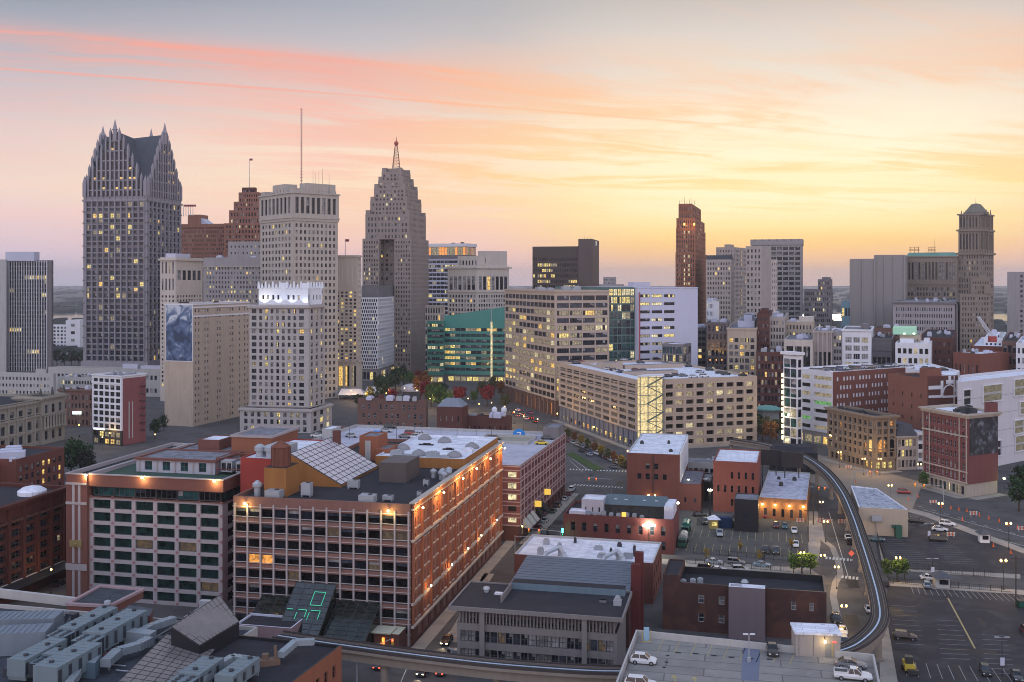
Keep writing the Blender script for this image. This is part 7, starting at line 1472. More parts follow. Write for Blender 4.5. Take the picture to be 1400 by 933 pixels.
# air handlers
AHU=wallmat('pale_blue_unit',(.165, .205, .225), .1, .12, .5,scale=1.5);AHD=plain('dark_unit_grille',(.035, .04, .05), .5)
def ahu(parent,px_,py_,ln,w_,h_,ang=13,z0=ZR+ .1,cond=True):
 c=gz(px_,py_,z0);dd=dr(ang);e_=dr(ang+90);m=MB()
 P=lambda u,v:c+dd*u+e_*v
 m.prism([P(0,-w_/2),P(0,w_/2),P(ln,w_/2),P(ln,-w_/2)],z0+ .5,z0+h_)
 n=int(ln/1.15)
 for i in range(n+1):
  u=ln*i/n;m.prism([P(u- .05,-w_/2- .05),P(u- .05,w_/2+ .05),P(u+ .05,w_/2+ .05),P(u+ .05,-w_/2- .05)],z0+ .45,z0+h_+ .06)
 for u in(.3,ln* .5,ln- .3):m.prism([P(u- .1,-w_/2),P(u- .1,w_/2),P(u+ .1,w_/2),P(u+ .1,-w_/2)],z0- .1,z0+ .5)
 o=m.build('air_handler',AHU,parent)
 for i in range(n):
  u=ln*(i+ .5)/n
  if i%2==0:m=MB();m.prism([P(u- .38,w_/2+ .005),P(u- .38,w_/2+ .035),P(u+ .38,w_/2+ .035),P(u+ .38,w_/2+ .005)],z0+ .8,z0+h_- .5);m.build('louvre_panel',AHD,o)
  elif i%4==1:pc=P(u,rnd.uniform(-.6, .6));m=MB();m.lathe((pc.x,pc.y,z0+h_),[(.4,0),(.4, .3),(.28, .32)],10);m.build('fan',AHD,o)
 if cond:
  m=MB();m.prism([P(-3.0,-w_/2),P(-3.0,w_/2),P(-.1,w_/2),P(-.1,-w_/2)],z0+ .3,z0+h_* .85);m.build('condenser',AHD,o)
  m=MB()
  m.prism([P(-3.05,-w_/2- .04),P(-3.05,w_/2+ .04),P(-.1,w_/2+ .04),P(-.1,-w_/2- .04)],z0+h_* .85+ .004,z0+h_* .85+ .1)
  for u in(-3.02,-2.0,-1.0,-.15):
   for v in(-w_/2- .03,w_/2- .03):m.prism([P(u- .04,v),P(u- .04,v+ .06),P(u+ .04,v+ .06),P(u+ .04,v)],z0+ .3,z0+h_* .85)
  for v in(-w_/6,w_/6):m.prism([P(-3.06,v- .04),P(-3.06,v+ .04),P(-3.0,v+ .04),P(-3.0,v- .04)],z0+ .3,z0+h_* .85)
  m.build('condenser_frame',AHU,o)
  for i in range(3):
   for v in(-w_/4,w_/4):
    pc=P(-2.5+i,v);m=MB();m.lathe((pc.x,pc.y,z0+h_* .85+ .1),[(.42,0),(.42, .12),(.3, .13)],10);m.build('fan',AHD,o)
 return o
ahu(b.o,91,884,12,3.4,3.1);ahu(b.o,128,893,12.5,4.2,3.4);ahu(b.o,22,930,10,3.2,3.2,cond=False);ahu(b.o,62,944,11,4.2,3.6,cond=False);ahu(b.o,70,921,3.0,3.4,3.0)
ahu(b.o,258,945,7,3.6,2.6,14,14.2);ahu(b.o,306,948,8,3.0,2.6,15,14.2,False)
def enclosure(pxa,pya,pxb,pyb,w_,h_):
 A2,B2=gz(pxa,pya,ZR),gz(pxb,pyb,ZR);e_=(B2-A2).normalized();nn2=V2(-e_.y,e_.x);L2=(B2-A2).length;m=MB()
 m.prism([A2,B2,B2+nn2*w_,A2+nn2*w_],ZR- .6,ZR+h_)
 for i in range(int(L2/1.0)):
  p=A2+e_*i;m.prism([p,p+e_* .12,p+e_* .12+nn2*w_,p+nn2*w_],ZR+h_,ZR+h_+ .1)
 m.build('plant_enclosure',wallmat('blue_grey_cladding',(.17, .2, .23), .12, .14, .6),b.o)
enclosure(-20,871,74,869,4.6,3.0);enclosure(-20,894,62,890,4.6,3.2)
p0_,p1_=gz(-10,812,ZR),gz(108,826,ZR)
b.sep('pale_parapet',LCONC,lambda m:m.prism([p0_,p1_,p1_+V2(0, .8),p0_+V2(0, .8)],ZR- .7,ZR+1.0))
DUC=wallmat('silver_duct',(.25, .285, .31), .1, .08, .4,spec=.6)
def rduct(parent,pts,w_=.9,h_=.9,z0=ZR+ .5):
 P3=[Vector((*gz(x,y,z0+(z_[0]if z_ else 0)),z0+(z_[0]if z_ else 0)))for x,y,*z_ in pts];m=MB()
 for A2,B2 in zip(P3,P3[1:]):
  d2=(B2-A2);L2=d2.length;d2.normalize();s_=Vector((-d2.y,d2.x,0)).normalized()*w_/2;up=Vector((0,0,h_))
  m.hexa([A2-s_,A2+s_,A2+s_+up,A2-s_+up],[B2-s_,B2+s_,B2+s_+up,B2-s_+up])
  for i in range(int(L2/ .9)+1):
   c=A2+d2*min(L2,i* .9);k2=1.1;m.hexa([c-s_*k2-d2* .05-up* .05,c+s_*k2-d2* .05-up* .05,c+s_*k2-d2* .05+up*1.05,c-s_*k2-d2* .05+up*1.05],[c-s_*k2+d2* .05-up* .05,c+s_*k2+d2* .05-up* .05,c+s_*k2+d2* .05+up*1.05,c-s_*k2+d2* .05+up*1.05])
 return m.build('duct',DUC,parent)
rduct(b.o,[(144,912),(162,896),(190,888),(204,880)],1.6,1.2);rduct(b.o,[(188,872),(206,862),(238,851)],1.4,1.1)
b.mass([gz(170,878,ZR),gz(205,882,ZR),gz(214,876,ZR),gz(180,872,ZR)],ZR- .6,ZR+1.8,DUC,DUC,par=(0,0))
rduct(b.o,[(95,940),(103,930),(108,918)],1.2,1.0)
b.mass([gz(104,921,ZR),gz(130,924,ZR),gz(138,912,ZR),gz(114,909,ZR)],ZR- .6,ZR+2.0,wallmat('blue_unit',(.10, .16, .20)),DUC,par=(0,0))
b.mass([gz(168,852,ZR),gz(205,858,ZR),gz(209,847,ZR),gz(176,842,ZR)],ZR- .6,ZR+2.0,wallmat('brown_red_brick',(.20, .085, .065)),SLATE,par=(0,0))
p=KR(147,829,ZR+1);b.sep('roof_vent',METAL,lambda m:m.lathe((p.x,p.y,ZR+ .8),[(.35,0),(.35, .6),(.7, .65),(.6,1.2),(.1,1.4)],12));p=KR(282,826);b.sep('roof_vent',METAL,lambda m:m.box((p.x,p.y,ZR- .7),2.4,1.2,1.4,R(-12)));p=KR(76,838);b.sep('roof_hatch',METAL,lambda m:m.box((p.x,p.y,ZR- .7),3,2, .9,R(-12)))
WALK=plain('ochre_grating',(.16, .10, .035), .8)
b.sep('walkway',WALK,lambda m:(m.prism([gz(68,905,ZR),gz(120,898,ZR),gz(124,894,ZR),gz(72,900,ZR)],ZR+ .2,ZR+ .3),m.prism([gz(66,928,ZR),gz(90,924,ZR),gz(93,921,ZR),gz(70,924,ZR)],ZR+ .2,ZR+ .3)))
b.sep('steel_beam',plain('red_oxide_steel',(.18, .05, .045)),lambda m:[m.tube((*gz(x0,y0,ZR+ .4),ZR+ .4),(*gz(x1,y1,ZR+ .4),ZR+ .4), .12,n=5)for x0,y0,x1,y1 in((20,905,66,883),(66,910,160,880),(78,926,130,896),(90,930,120,905),(30,895,60,880),(112,915,160,884))])
def railing(m,pts,z0,h=1.0,step=1.2):
 P3=[Vector((*gz(x,y,z0),z0))for x,y in pts]
 for A2,B2 in zip(P3,P3[1:]):
  L2=(B2-A2).length;n=max(1,int(L2/step))
  for i in range(n+1):c=A2.lerp(B2,i/n);m.tube(c,c+Vector((0,0,h)), .035,n=4)
  for hh in(.5,1.0):m.tube(A2+Vector((0,0,h*hh)),B2+Vector((0,0,h*hh)), .03,n=4)
b.sep('railing',plain('grey_rail',(.25, .26, .28)),lambda m:(railing(m,[(62,868),(90,862),(96,850)],ZR),railing(m,[(120,902),(162,888)],ZR),railing(m,[(186,850),(190,858)],ZR)))
rduct(b.o,[(276,935,1.0),(300,914,1.0),(318,903,1.0),(352,908,1.0)],1.1, .9,14.0);rduct(b.o,[(384,899, .6),(404,882,1.2),(430,881,1.2)],1.1, .9,14.0)
p=gz(368,905,14);b.sep('rooftop_machine',plain('rusty_machine',(.16, .10, .07)),lambda m:(m.box((p.x,p.y,13.5),3.4,1.4,1.0,R(20)),m.tube((p.x+1,p.y,14.5),(p.x+1,p.y,16.6), .25,n=8),m.box((p.x- .6,p.y,14.5),1.0, .9, .8)))
r_=random.Random(77)
for i in range(26):
 c=gz(r_.uniform(0,300),r_.uniform(836,930),ZR);t_=r_.random()
 if t_< .4:b.sep('roof_vent',METAL,lambda m:m.lathe((c.x,c.y,ZR- .7),[(.18,0),(.18,1.0),(.34,1.05),(.3,1.3),(.05,1.4)],10))
 elif t_< .7:b.sep('rooftop_unit',AHD,lambda m:m.box((c.x,c.y,ZR- .7),r_.uniform(.8,2.2),r_.uniform(.8,1.6),r_.uniform(.8,1.7),R(-13)))
 else:
  e2=c+dr(13+90*r_.randint(0,1))*r_.uniform(4,12);b.sep('pipe',METAL,lambda m:m.tube((*c,ZR- .3),(*e2,ZR- .3), .11,n=6))
b.finish()
# low lit lounge and the glazed canopies in front of the grid facade
q=quadpoly(398,204,322,404,12.4,drr=7);b=Building('casino_lounge','low pink walled lounge with warm lit windows behind the brick wing','building',q[1],ymax=880)
b.mass(q,0,6.6,wallmat('pink_render',(.26, .17, .18)),ROOFD,{0:S(9,2, .9, .3,ms=.4,mb=1.5,mt=2.5,sty='grid',lit=.8,lits=[L_ORA,L_WARM],rec=.3),1:S(3,2, .8, .5,lit=.9,lits=[L_ORA,L_WARM])},par=(.4, .3),cmat=LILAC);b.finish()
CGL=glassmat('dark_canopy_glass',(.012, .016, .014), .1, .6);
def canopy(lab,a0,a1,zt_,zb_,out,lit_=None):
 s_=sub(QW,a0,a1,-out,-.3);b=Building('glass_canopy',lab,'canopy',s_[1],'glazed canopies in front of the black window grid')
 b.sep('glazing',None,lambda m:skylight(m,[s_[0],s_[1],s_[2],s_[3]],4,9,(zb_,zb_,zt_,zt_), .12, .07),[CGL,BAR])
 b.sep('side_wall',CGL,lambda m:m.hexa([(p.x,p.y, .1)for p in s_],[(s_[0].x,s_[0].y,zb_- .05),(s_[1].x,s_[1].y,zb_- .05),(s_[2].x,s_[2].y,zt_- .05),(s_[3].x,s_[3].y,zt_- .05)]))
 return b,s_
b1,_=canopy('left low glazed canopy beside the pink lounge',25.5,33,8.6,4.4,8);b1.finish()
b2,s_=canopy('tall middle glazed canopy carrying green neon outlines',16.2,25.2,11.8,4.2,10)
NEON=emit('green_neon',(.02, .7, .42), .8)
def neon(m):
 P=lambda s1,r1:Vector((*(s_[0].lerp(s_[1],s1).lerp(s_[3].lerp(s_[2],s1),r1)),4.2+(11.8-4.2)*r1+ .3))
 L_=lambda x0,y0,x1,y1:m.tube(P(x0,y0),P(x1,y1), .07,n=5)
 for seg in((.55, .82, .82, .82),(.55, .56, .82, .56),(.55, .56, .55, .82),(.82, .56, .82, .82),(.62, .46, .85, .46),(.85, .46, .85, .30),(.6, .42, .6, .28),(.32, .46, .52, .46),(.52, .46, .52, .32),(.3, .4, .3, .28),(.04, .46, .18, .46)):L_(*seg)
b2.sep('neon_outline',NEON,neon);b2.finish()
b3,_=canopy('right low glazed canopy beside the brick entrance hut',6.5,15.8,8.6,3.6,9);b3.finish()
q=sub(QW, .8,6.2,-5,-.3);b=Building('entrance_hut','small brick entrance hut with a cream roof and coloured neon signs','building',q[1]);b.mass(q,0,4.2,DRED,wallmat('cream_roof',(.42, .40, .30)),{},par=(0,0));b.sep('roof_slab',wallmat('cream_roof',(.42, .40, .30)),lambda m:m.prism(sub(q,1.6,6.2,-.6,3.6),4.25,4.5))
for t,c_,h_ in((.35,(1, .3, .03),2.2),(.15,(.1, .9, .25), .7)):p=q[0].lerp(q[1],t)+V2(.2,-.3);b.sep('neon_sign',emit('neon_%d'%int(h_*10),c_,2.5),lambda m:m.box((p.x,p.y,1.2), .5, .25,h_))
b.finish()
# ------------------------------------------------------------------ elevated track
def catmull(pts,n=10):
 out=[];P=[pts[0]]+pts+[pts[-1]]
 for i in range(1,len(P)-2):
  for k in range(n):
   t=k/n;a,b,c,d=P[i-1],P[i],P[i+1],P[i+2]
   out.append(.5*((2*b)+(c-a)*t+(2*a-5*b+4*c-d)*t*t+(3*b-a-3*c+d)*t**3))
 out.append(pts[-1]);return out
ZG=8.0
path=[gz(x,y,ZG)for x,y in((380,868),(470,881),(600,898),(720,910))]+[V2(20,178.5),V2(36,182.5),V2(50,184)]+[gz(x,y,ZG)for x,y in((1150,888),(1183,871),(1202,846),(1200,815),(1190,778),(1178,740),(1166,705),(1151,672),(1131,646),(1106,627),(1080,616),(1045,607),(1000,600))]
cp=catmull(path,9)
gw=thing('elevated_track','elevated people mover track on concrete columns curving through the streets','elevated track',(cp[0].x,cp[0].y,0))
def ribbon(m,o0,o1,z0,z1):
 sec=[]
 for i,p in enumerate(cp):
  d=(cp[min(i+1,len(cp)-1)]-cp[max(i-1,0)]).normalized();n=V2(d.y,-d.x)
  a,b=p+n*o0,p+n*o1;sec.append([(a.x,a.y,z0),(b.x,b.y,z0),(b.x,b.y,z1),(a.x,a.y,z1)])
 for s0,s1 in zip(sec,sec[1:]):
  for k in range(4):m.face([s0[k],s0[(k+1)%4],s1[(k+1)%4],s1[k]][::-1])
 m.face(sec[0]);m.face(sec[-1][::-1])
TRC=wallmat('track_concrete',(.24, .20, .165), .12, .16);PARD=wallmat('dark_parapet',(.06, .05, .048), .12, .16);TRK=wallmat('dark_trackbed',(.03, .028, .03), .2, .05, .6);RAIL=plain('worn_rail',(.22, .18, .16), .5, .4, .3);STRIP=wallmat('painted_rail_sheen',(.42, .50, .60), .12, .02, .6,2)
def part(nm,mat,*rs):
 m=MB()
 for r_ in rs:ribbon(m,*r_)
 return m.build(nm,mat,gw)
part('girder',TRC,(-1.2,1.2,5.5,7.2));part('deck',TRC,(-1.85,1.85,7.2,7.75));part('trackbed',TRK,(-1.7,1.7,7.752,7.8))
for s_ in(-1,1):
 part('parapet',PARD,(min(s_*1.85,s_*1.72),max(s_*1.85,s_*1.72),7.755,8.25));part('rail',RAIL,(s_*1.0- .04,s_*1.0+ .04,7.802,7.9));part('cable_rail',RAIL,(s_*1.45- .03,s_*1.45+ .03,7.802,8.0))
part('power_rail',STRIP,(-.15, .15,7.802,7.88))  # light reflected by the power rail is painted on as pale blue
acc_=0;last=cp[0]
for i,p in enumerate(cp[1:],1):
 acc_+=(p-last).length;last=p
 if acc_>21:
  acc_=0;m=MB();m.lathe((p.x,p.y,0),[(1.0,0),(1.0, .6),(.75, .7),(.7,4.6),(1.1,5.49)],14);m.build('column',TRC,gw)

# ------------------------------------------------------------------ vehicles
PAINTC=objcolor('car_paint', .35, .5, .0, .5);CGLASS=glassmat('car_glass',(.01, .012, .015), .08, .6);TYRE=plain('tyre_rubber',(.015, .015, .015), .9);RIMM=plain('alloy_rim',(.3, .3, .32), .4, .5, .5)
HL=plain('unlit_headlamp',(.6, .6, .6), .2);TLM=plain('unlit_tail_lamp',(.25, .02, .02), .3);HLE=emit('headlamp_glow',(1, .8, .45),14);TLE=emit('tail_lamp_glow',(1, .05, .02),6);CHR=plain('dark_trim',(.04, .04, .04), .4)
SPEC={ # length, half width, lower body stations (x, z bottom, z top, width factor), cabin (x0,x1,xr0,xr1,z belt,z roof)
 'sedan':(4.7, .90,[(-2.35, .38, .78, .78),(-2.15, .28, .92, .94),(-1.3, .22,1.0,1),(.9, .22, .96,1),(1.85, .24, .84, .95),(2.3, .34, .68, .78)],(-1.85,1.0,-1.15, .2, .95,1.45)),
 'suv':(4.8, .96,[(-2.4, .42,1.0, .85),(-2.25, .34,1.12, .97),(-1.2, .3,1.15,1),(1.0, .3,1.1,1),(2.0, .32,1.0, .96),(2.38, .42, .8, .82)],(-2.25,1.1,-2.0, .45,1.08,1.75)),
 'hatchback':(4.1, .89,[(-2.05, .36, .9, .85),(-1.9, .28,1.0, .96),(-1.0, .22,1.03,1),(.8, .22,1.0,1),(1.65, .25, .88, .95),(2.03, .34, .7, .8)],(-1.95,1.0,-1.55, .3, .98,1.58)),
 'minivan':(5.0, .98,[(-2.5, .38,1.0, .88),(-2.35, .3,1.12, .98),(-1.2, .24,1.15,1),(1.1, .24,1.05,1),(2.05, .27, .9, .95),(2.48, .36, .72, .8)],(-2.4,1.5,-2.2, .6,1.08,1.78)),
}
def lower(m,st,hw):
 rings=[]
 for x,zb,zt_,f in st:
  h=hw*f;zm=(zb+zt_)/2;rings.append([(x,-h* .93,zb),(x,h* .93,zb),(x,h,zm),(x,h* .92,zt_),(x,0,zt_+ .03),(x,-h* .92,zt_),(x,-h,zm)])
 for a,b in zip(rings,rings[1:]):
  for k in range(7):j=(k+1)%7;m.face([a[k],a[j],b[j],b[k]])
 m.face(rings[0][::-1]);m.face(rings[-1])
PROT={}
def car_proto(kind,far,lights):
 key=(kind,far,lights)
 if key in PROT:return PROT[key]
 if kind=='pickup':L,hw,st,cab=5.6,1.0,[(-2.8, .5,1.05, .9),(-2.7, .42,1.1, .98),(-.7, .38,1.1,1),(1.1, .38,1.12,1),(2.3, .4,1.02, .97),(2.78, .5, .8, .84)],(-.75,1.35,-.55, .65,1.08,1.82)
 else:L,hw,st,cab=SPEC[kind]
 root=bpy.data.objects.new('parked_car' if not lights else 'moving_car',None);COL.objects.link(root)
 root.location=(0,0,0);mats=[PAINTC,CGLASS,TYRE,CHR,HLE if lights else HL,TLE if lights else TLM,RIMM]
 B_=MB();lower(B_,st,hw)
 x0,x1,r0,r1,zb,zr_=cab;wt_=hw* .74;wb_=hw* .9
 B_.hexa([(r0+ .08,-wt_,zr_- .04),(r1,-wt_,zr_- .04),(r1,wt_,zr_- .04),(r0+ .08,wt_,zr_- .04)],[(r0+ .2,-wt_* .92,zr_+ .03),(r1- .12,-wt_* .92,zr_+ .03),(r1- .12,wt_* .92,zr_+ .03),(r0+ .2,wt_* .92,zr_+ .03)])
 for xb,xt in((x0,r0),(x1,r1),((x0+x1)/2- .1,(r0+r1)/2)):
  for s_ in(-1,1):B_.tube((xb,s_*wb_,zb),(xt,s_*wt_,zr_), .055,n=4)
 G_=MB();G_.hexa([(x0,-wb_,zb- .02),(x1,-wb_,zb- .02),(x1,wb_,zb- .02),(x0,wb_,zb- .02)],[(r0,-wt_,zr_),(r1,-wt_,zr_),(r1,wt_,zr_),(r0,wt_,zr_)])
 if kind=='pickup':
  BD=MB();BD.prism([(-2.65,-.82),(-.85,-.82),(-.85, .82),(-2.65, .82)],1.13,1.16)
  for s_ in(-1,1):B_.prism([(-2.75,s_* .9- .06),(-.75,s_* .9- .06),(-.75,s_* .9+ .06),(-2.75,s_* .9+ .06)],1.08,1.32)
  B_.prism([(-2.78,-.84),(-2.68,-.84),(-2.68, .84),(-2.78, .84)],1.08,1.32)
 xf,xr_=L/2,-L/2
 def wheel(m,x,y):
  s_=1 if y>0 else-1;m.tube((x,y-s_* .2, .34),(x,y+s_* .03, .34), .34,n=12)
 wx=(L* .31,-L* .31)
 if far:
  m=MB();parts=[]
  for mbx,mi in((B_,0),(G_,1)):
   k=len(m.v);m.v+=mbx.v;m.f+=[tuple(k+q for q in f)for f in mbx.f];m.m+=[mi]*len(mbx.f)
  for x in wx:
   for s_ in(-1,1):
    mm_=MB();wheel(mm_,x,s_*hw);k=len(m.v);m.v+=mm_.v;m.f+=[tuple(k+q for q in f)for f in mm_.f];m.m+=[2]*len(mm_.f)
  for s_ in(-1,1):
   m.box((xf- .06,s_*hw* .58, .6), .16, .36, .16,0,4);m.box((xr_+ .06,s_*hw* .62, .72), .16, .3, .18,0,5)
  bpy.data.objects.remove(root);me=m.mesh('car_shell',mats);root=bpy.data.objects.new('parked_car' if not lights else 'moving_car',me)
  PROT[key]=(root,False);return PROT[key]
 def addp(nm,m,mat,par=None):
  o=bpy.data.objects.new(nm,m.mesh(nm,[mat]));COL.objects.link(o);o.parent=par or root;return o
 addp('body',B_,PAINTC);addp('windows',G_,CGLASS)
 if kind=='pickup':addp('cargo_bed',BD,CHR)
 m=MB();m.box((xf- .12,0, .3), .3,hw*1.5, .18);m.box((xr_+ .12,0, .34), .3,hw*1.5, .18);addp('bumper',m,CHR)
 for x in wx:
  for s_ in(-1,1):
   m=MB();wheel(m,x,s_*hw);w_=addp('wheel',m,TYRE);m=MB();m.tube((x,s_*(hw+ .01), .34),(x,s_*(hw+ .05), .34), .2,n=10);addp('rim',m,RIMM,w_)
 for s_ in(-1,1):
  m=MB();m.box((xf- .1,s_*hw* .6,st[-1][2]- .14), .2, .36, .15);addp('headlight',m,mats[4]);m=MB();m.box((xr_+ .07,s_*hw* .66,st[0][2]- .2), .16, .28, .2);addp('tail_light',m,mats[5])
  m=MB();m.box((cab[1]- .35,s_*(hw+ .1),zb), .18, .2, .13);addp('mirror',m,CHR)
 PROT[key]=(root,True);return PROT[key]
PAL={'white':(.62, .62, .64),'black':(.012, .012, .014),'dark grey':(.05, .052, .058),'grey':(.16, .16, .17),'silver':(.36, .37, .39),'red':(.28, .02, .02),'dark red':(.12, .015, .018),'blue':(.03, .06, .16),'pale blue':(.22, .30, .36),'teal':(.03, .11, .13),'beige':(.33, .28, .22),'yellow':(.62, .45, .03),'green':(.02, .07, .04),'gold':(.25, .19, .1)}
used=set()
def car(kind,px_,py_,ang,col,place,z=.02,lights=False,group=None,xy=None):
 p=xy if xy is not None else gz(px_,py_,z);far=p.length>300
 proto,tree=car_proto(kind,far,lights)
 if id(proto)in used:o=copy_tree(proto)
 else:
  used.add(id(proto));o=proto
  if not tree:COL.objects.link(o)
 o.location=(p.x,p.y,z);o.rotation_euler=(0,0,R(90-ang));c=(*PAL[col],1)
 if far:o.color=c
 else:
  for ch in o.children:
   if ch.name.startswith('body'):ch.color=c
 tag(o,f'{col} {kind} {place}',{'pickup':'pickup truck','suv':'car','minivan':'van'}.get(kind,'car'))
 if 'group' in o:del o['group']
 if group:o['group']=group
 return o
def headglow(p,ang,z=.7):
 d=dr(ang);l=bpy.data.lights.new('headlight_beam','SPOT');l.energy=250;l.color=(1, .8, .5);l.spot_size=R(70);l.shadow_soft_size= .2;o=bpy.data.objects.new('headlight_beam',l);COL.objects.link(o)
 o.location=(p.x+d.x*2.6,p.y+d.y*2.6,z);o.rotation_euler=Vector((d.x,d.y,-.16)).to_track_quat('-Z','Y').to_euler()
G=12.4
# foreground garage deck
gd='cars on the foreground garage deck'
car('hatchback',880,907,103,'white','parked alone at the left end of the foreground garage deck',ZD,group=gd);car('sedan',1056,893,190,'black','parked nose out against the back wall of the foreground deck',ZD,group=gd)
car('sedan',1163,913,104,'grey','parked beside the white pickup on the foreground deck',ZD,group=gd);car('pickup',1166,929,105,'white','with an empty black bed on the foreground deck',ZD,group=gd);car('suv',876,941,103,'white','whose roof alone shows at the bottom edge of the deck',ZD,group=gd)
# large lot, upper lot, avenue, street
gl='cars in the lots right of the track'
for a in(('suv',1237,874,104,'black','alone in the large lot beside the track column'),('hatchback',1347,921,195,'black','near the lamp post with the sign in the large lot'),('sedan',1390,928,195,'dark grey','right of the lamp post at the edge of the large lot'),
          ('hatchback',1267,803,14,'pale blue','parked beside the ticket hut of the large lot'),('sedan',1271,793,100,'white','tucked behind the ticket hut of the large lot'),('pickup',1209,799,15,'dark grey','parked by the kerb at the corner of the large lot'),
          ('suv',1196,727,102,'dark grey','close behind the beige windowless block'),('sedan',1198,740,102,'teal','in the upper lot close to the track'),('minivan',1282,740,100,'black','in the middle of the upper lot'),('suv',1253,715,110,'black','at the back corner of the upper lot by the green chute'),
          ('suv',1295,719,113,'white','parked along the avenue kerb by the double lamp'),('sedan',1285,726,113,'white','entering the upper lot from the avenue'),('suv',1236,675,110,'red','stopped at the wide lamp lit intersection')):car(*a,group=gl)
gs='cars along the street under the track'
for a in(('sedan',1159,737,12,'white','parked by the track beside the road sign'),('hatchback',1162,744,12,'black','parked just ahead of the white sedan by the road sign'),('sedan',1188,836,10,'white','half hidden under the curve of the elevated track'),('pickup',1143,850,190,'black','parked beside the dark brick block with the stair tower'),('sedan',1152,866,190,'white','second in line beside the dark brick block'),('suv',1154,882,190,'silver','last in line behind the stair house wall')):car(*a,group=gs)
car('minivan',1403,866,12,'dark red','cut off by the right edge of the large lot')
# worn lot and narrow lot
gw_='cars in the worn lot'
for a in(('sedan',957,706,100,'black','in the shade left of the blue container'),('suv',963,716,190,'black','left of the lit ticket booth'),('pickup',984,732,190,'silver','in front of the lit ticket booth'),('sedan',1000,718,100,'dark grey','in front of the blue container'),('suv',1011,722,190,'grey','in front of the black painted shed'),
          ('hatchback',1061,721,195,'dark red','in front of the lamp lit brick shed'),('hatchback',1073,722,195,'teal','beside the dark red hatchback by the brick shed'),('sedan',1086,728,195,'white','nearest the brick shed barricade'),('sedan',1088,747,195,'white','beside the yellow sapling at the lot corner'),('sedan',1052,709,105,'red','tight against the wall of the brick shed'),
          ('pickup',1047,755,195,'black','left of a pair backed up to the lot fence'),('pickup',1061,756,195,'dark grey','right of a pair backed up to the lot fence')):car(*a,group=gw_)
gn='cars in the narrow lot'
for a in(('sedan',977,771,108,'silver','back row left in the narrow lot'),('suv',966,780,104,'black','front row left in the narrow lot'),('sedan',982,782,90,'white','between the black suv and the silver sedan'),('suv',1006,772,108,'grey','back row middle in the narrow lot'),('suv',1012,782,90,'silver','front row right in the narrow lot'),('sedan',1042,775,108,'pale blue','alone at the right of the narrow lot')):car(*a,group=gn)
# street beside the banded garage
gm2='cars on the street beside the banded garage'
for a in(('suv',782,671,14,'white','farthest at the kerb by the banded garage'),('sedan',778,677,14,'dark red','second from the far end at the garage kerb'),('sedan',773,684,14,'silver','third from the far end at the garage kerb'),('suv',763,693,14,'dark grey','at the garage kerb below the second amber sign'),('sedan',756,701,14,'green','at the garage kerb below the first amber sign'),('sedan',745,714,14,'silver','at the garage kerb beside the awnings'),('sedan',736,724,14,'dark red','nearest at the garage kerb')):car(*a,group=gm2)
o=car('suv',744,733,194,'black','driving with lit headlamps towards the zebra crossing',lights=True);headglow(gz(744,733),194)
# bottom street
o=car('sedan',611,879,192,'black','driving with lit headlamps beside the brick market block',lights=True);headglow(gz(611,879),192);car('suv',579,921,192,'black','driving with lit headlamps below the elevated track',lights=True);headglow(gz(579,921),192)
car('sedan',605,920,12,'dark grey','waiting behind the track beside the black suv',lights=True);car('sedan',520,912,12,'dark grey','under the elevated track by the yellow signal',lights=True);car('sedan',82,800,12,'black','parked in the alley beside the white grid office');car('sedan',625,897,12,'silver','parked beside the concrete office under its louvres')
# boulevard
gb_='cars on the boulevard by the tan garage';cols_=['black','dark grey','silver','white','grey','dark red','blue','beige']
ordn=['first','second','third','fourth','fifth','sixth','seventh','eighth','ninth','tenth','eleventh','twelfth','thirteenth','fourteenth','fifteenth','sixteenth','seventeenth','eighteenth','nineteenth','twentieth']
for i in range(14):car(('sedan','suv','hatchback')[i%3],770+i*6.6,601+i*3.0,162.5,cols_[(i*5)%8],f'{ordn[i]} from the far end of the row along the tan garage',group=gb_)
for i,(x,y)in enumerate(((700,566),(707,570),(714,568),(719,574),(726,573),(731,578),(708,562),(724,566))):car(('sedan','suv')[i%2],x,y,-17.5,cols_[(i*3+1)%8],f'{ordn[i]} of the boulevard queue with glowing tail lamps',lights=True,group='queue of cars on the boulevard')
for i,(x,y)in enumerate(((795,618),(806,623),(838,640))):car('sedan',x,y,-17.5,cols_[i*2],f'{ordn[i]} of three driving up the boulevard lane',group='cars driving up the boulevard')
# tan garage roof
gr='cars on the tan garage roof'
for i,(x,y,k,c,an)in enumerate(((782,496,'sedan','black',70),(788,498,'suv','dark grey',70),(795,496,'sedan','red',70),(820,501,'sedan','white',60),(827,503,'suv','silver',60),(832,506,'sedan','white',60),(839,507,'sedan','black',60),(845,509,'hatchback','white',60),(850,510,'sedan','blue',60),(853,493,'sedan','white',75),(876,497,'suv','dark grey',75),(869,507,'sedan','dark red',75),(881,509,'suv','black',75),(898,493,'suv','black',75),(911,495,'suv','dark grey',75),(914,516,'hatchback','black',72),(924,514,'sedan','dark grey',72),(934,515,'sedan','grey',72),(948,516.5,'sedan','white',72))):
 car(k,x,y,an,c,f'{ordn[i]} from the left on the tan garage roof',GARZ,group=gr)
for i,(x,y,k,c,an)in enumerate(((942,502,'sedan','black',78),(957,510,'sedan','silver',72),(963,516,'suv','white',72),(971,507,'suv','black',78),(984,511,'sedan','dark grey',78),(992,513,'suv','black',78),(1016,515,'sedan','black',72))):
 car(k,x,y,an,c,f'{ordn[i]} of the group at the right end of the tan garage roof',GARZ,group=gr)
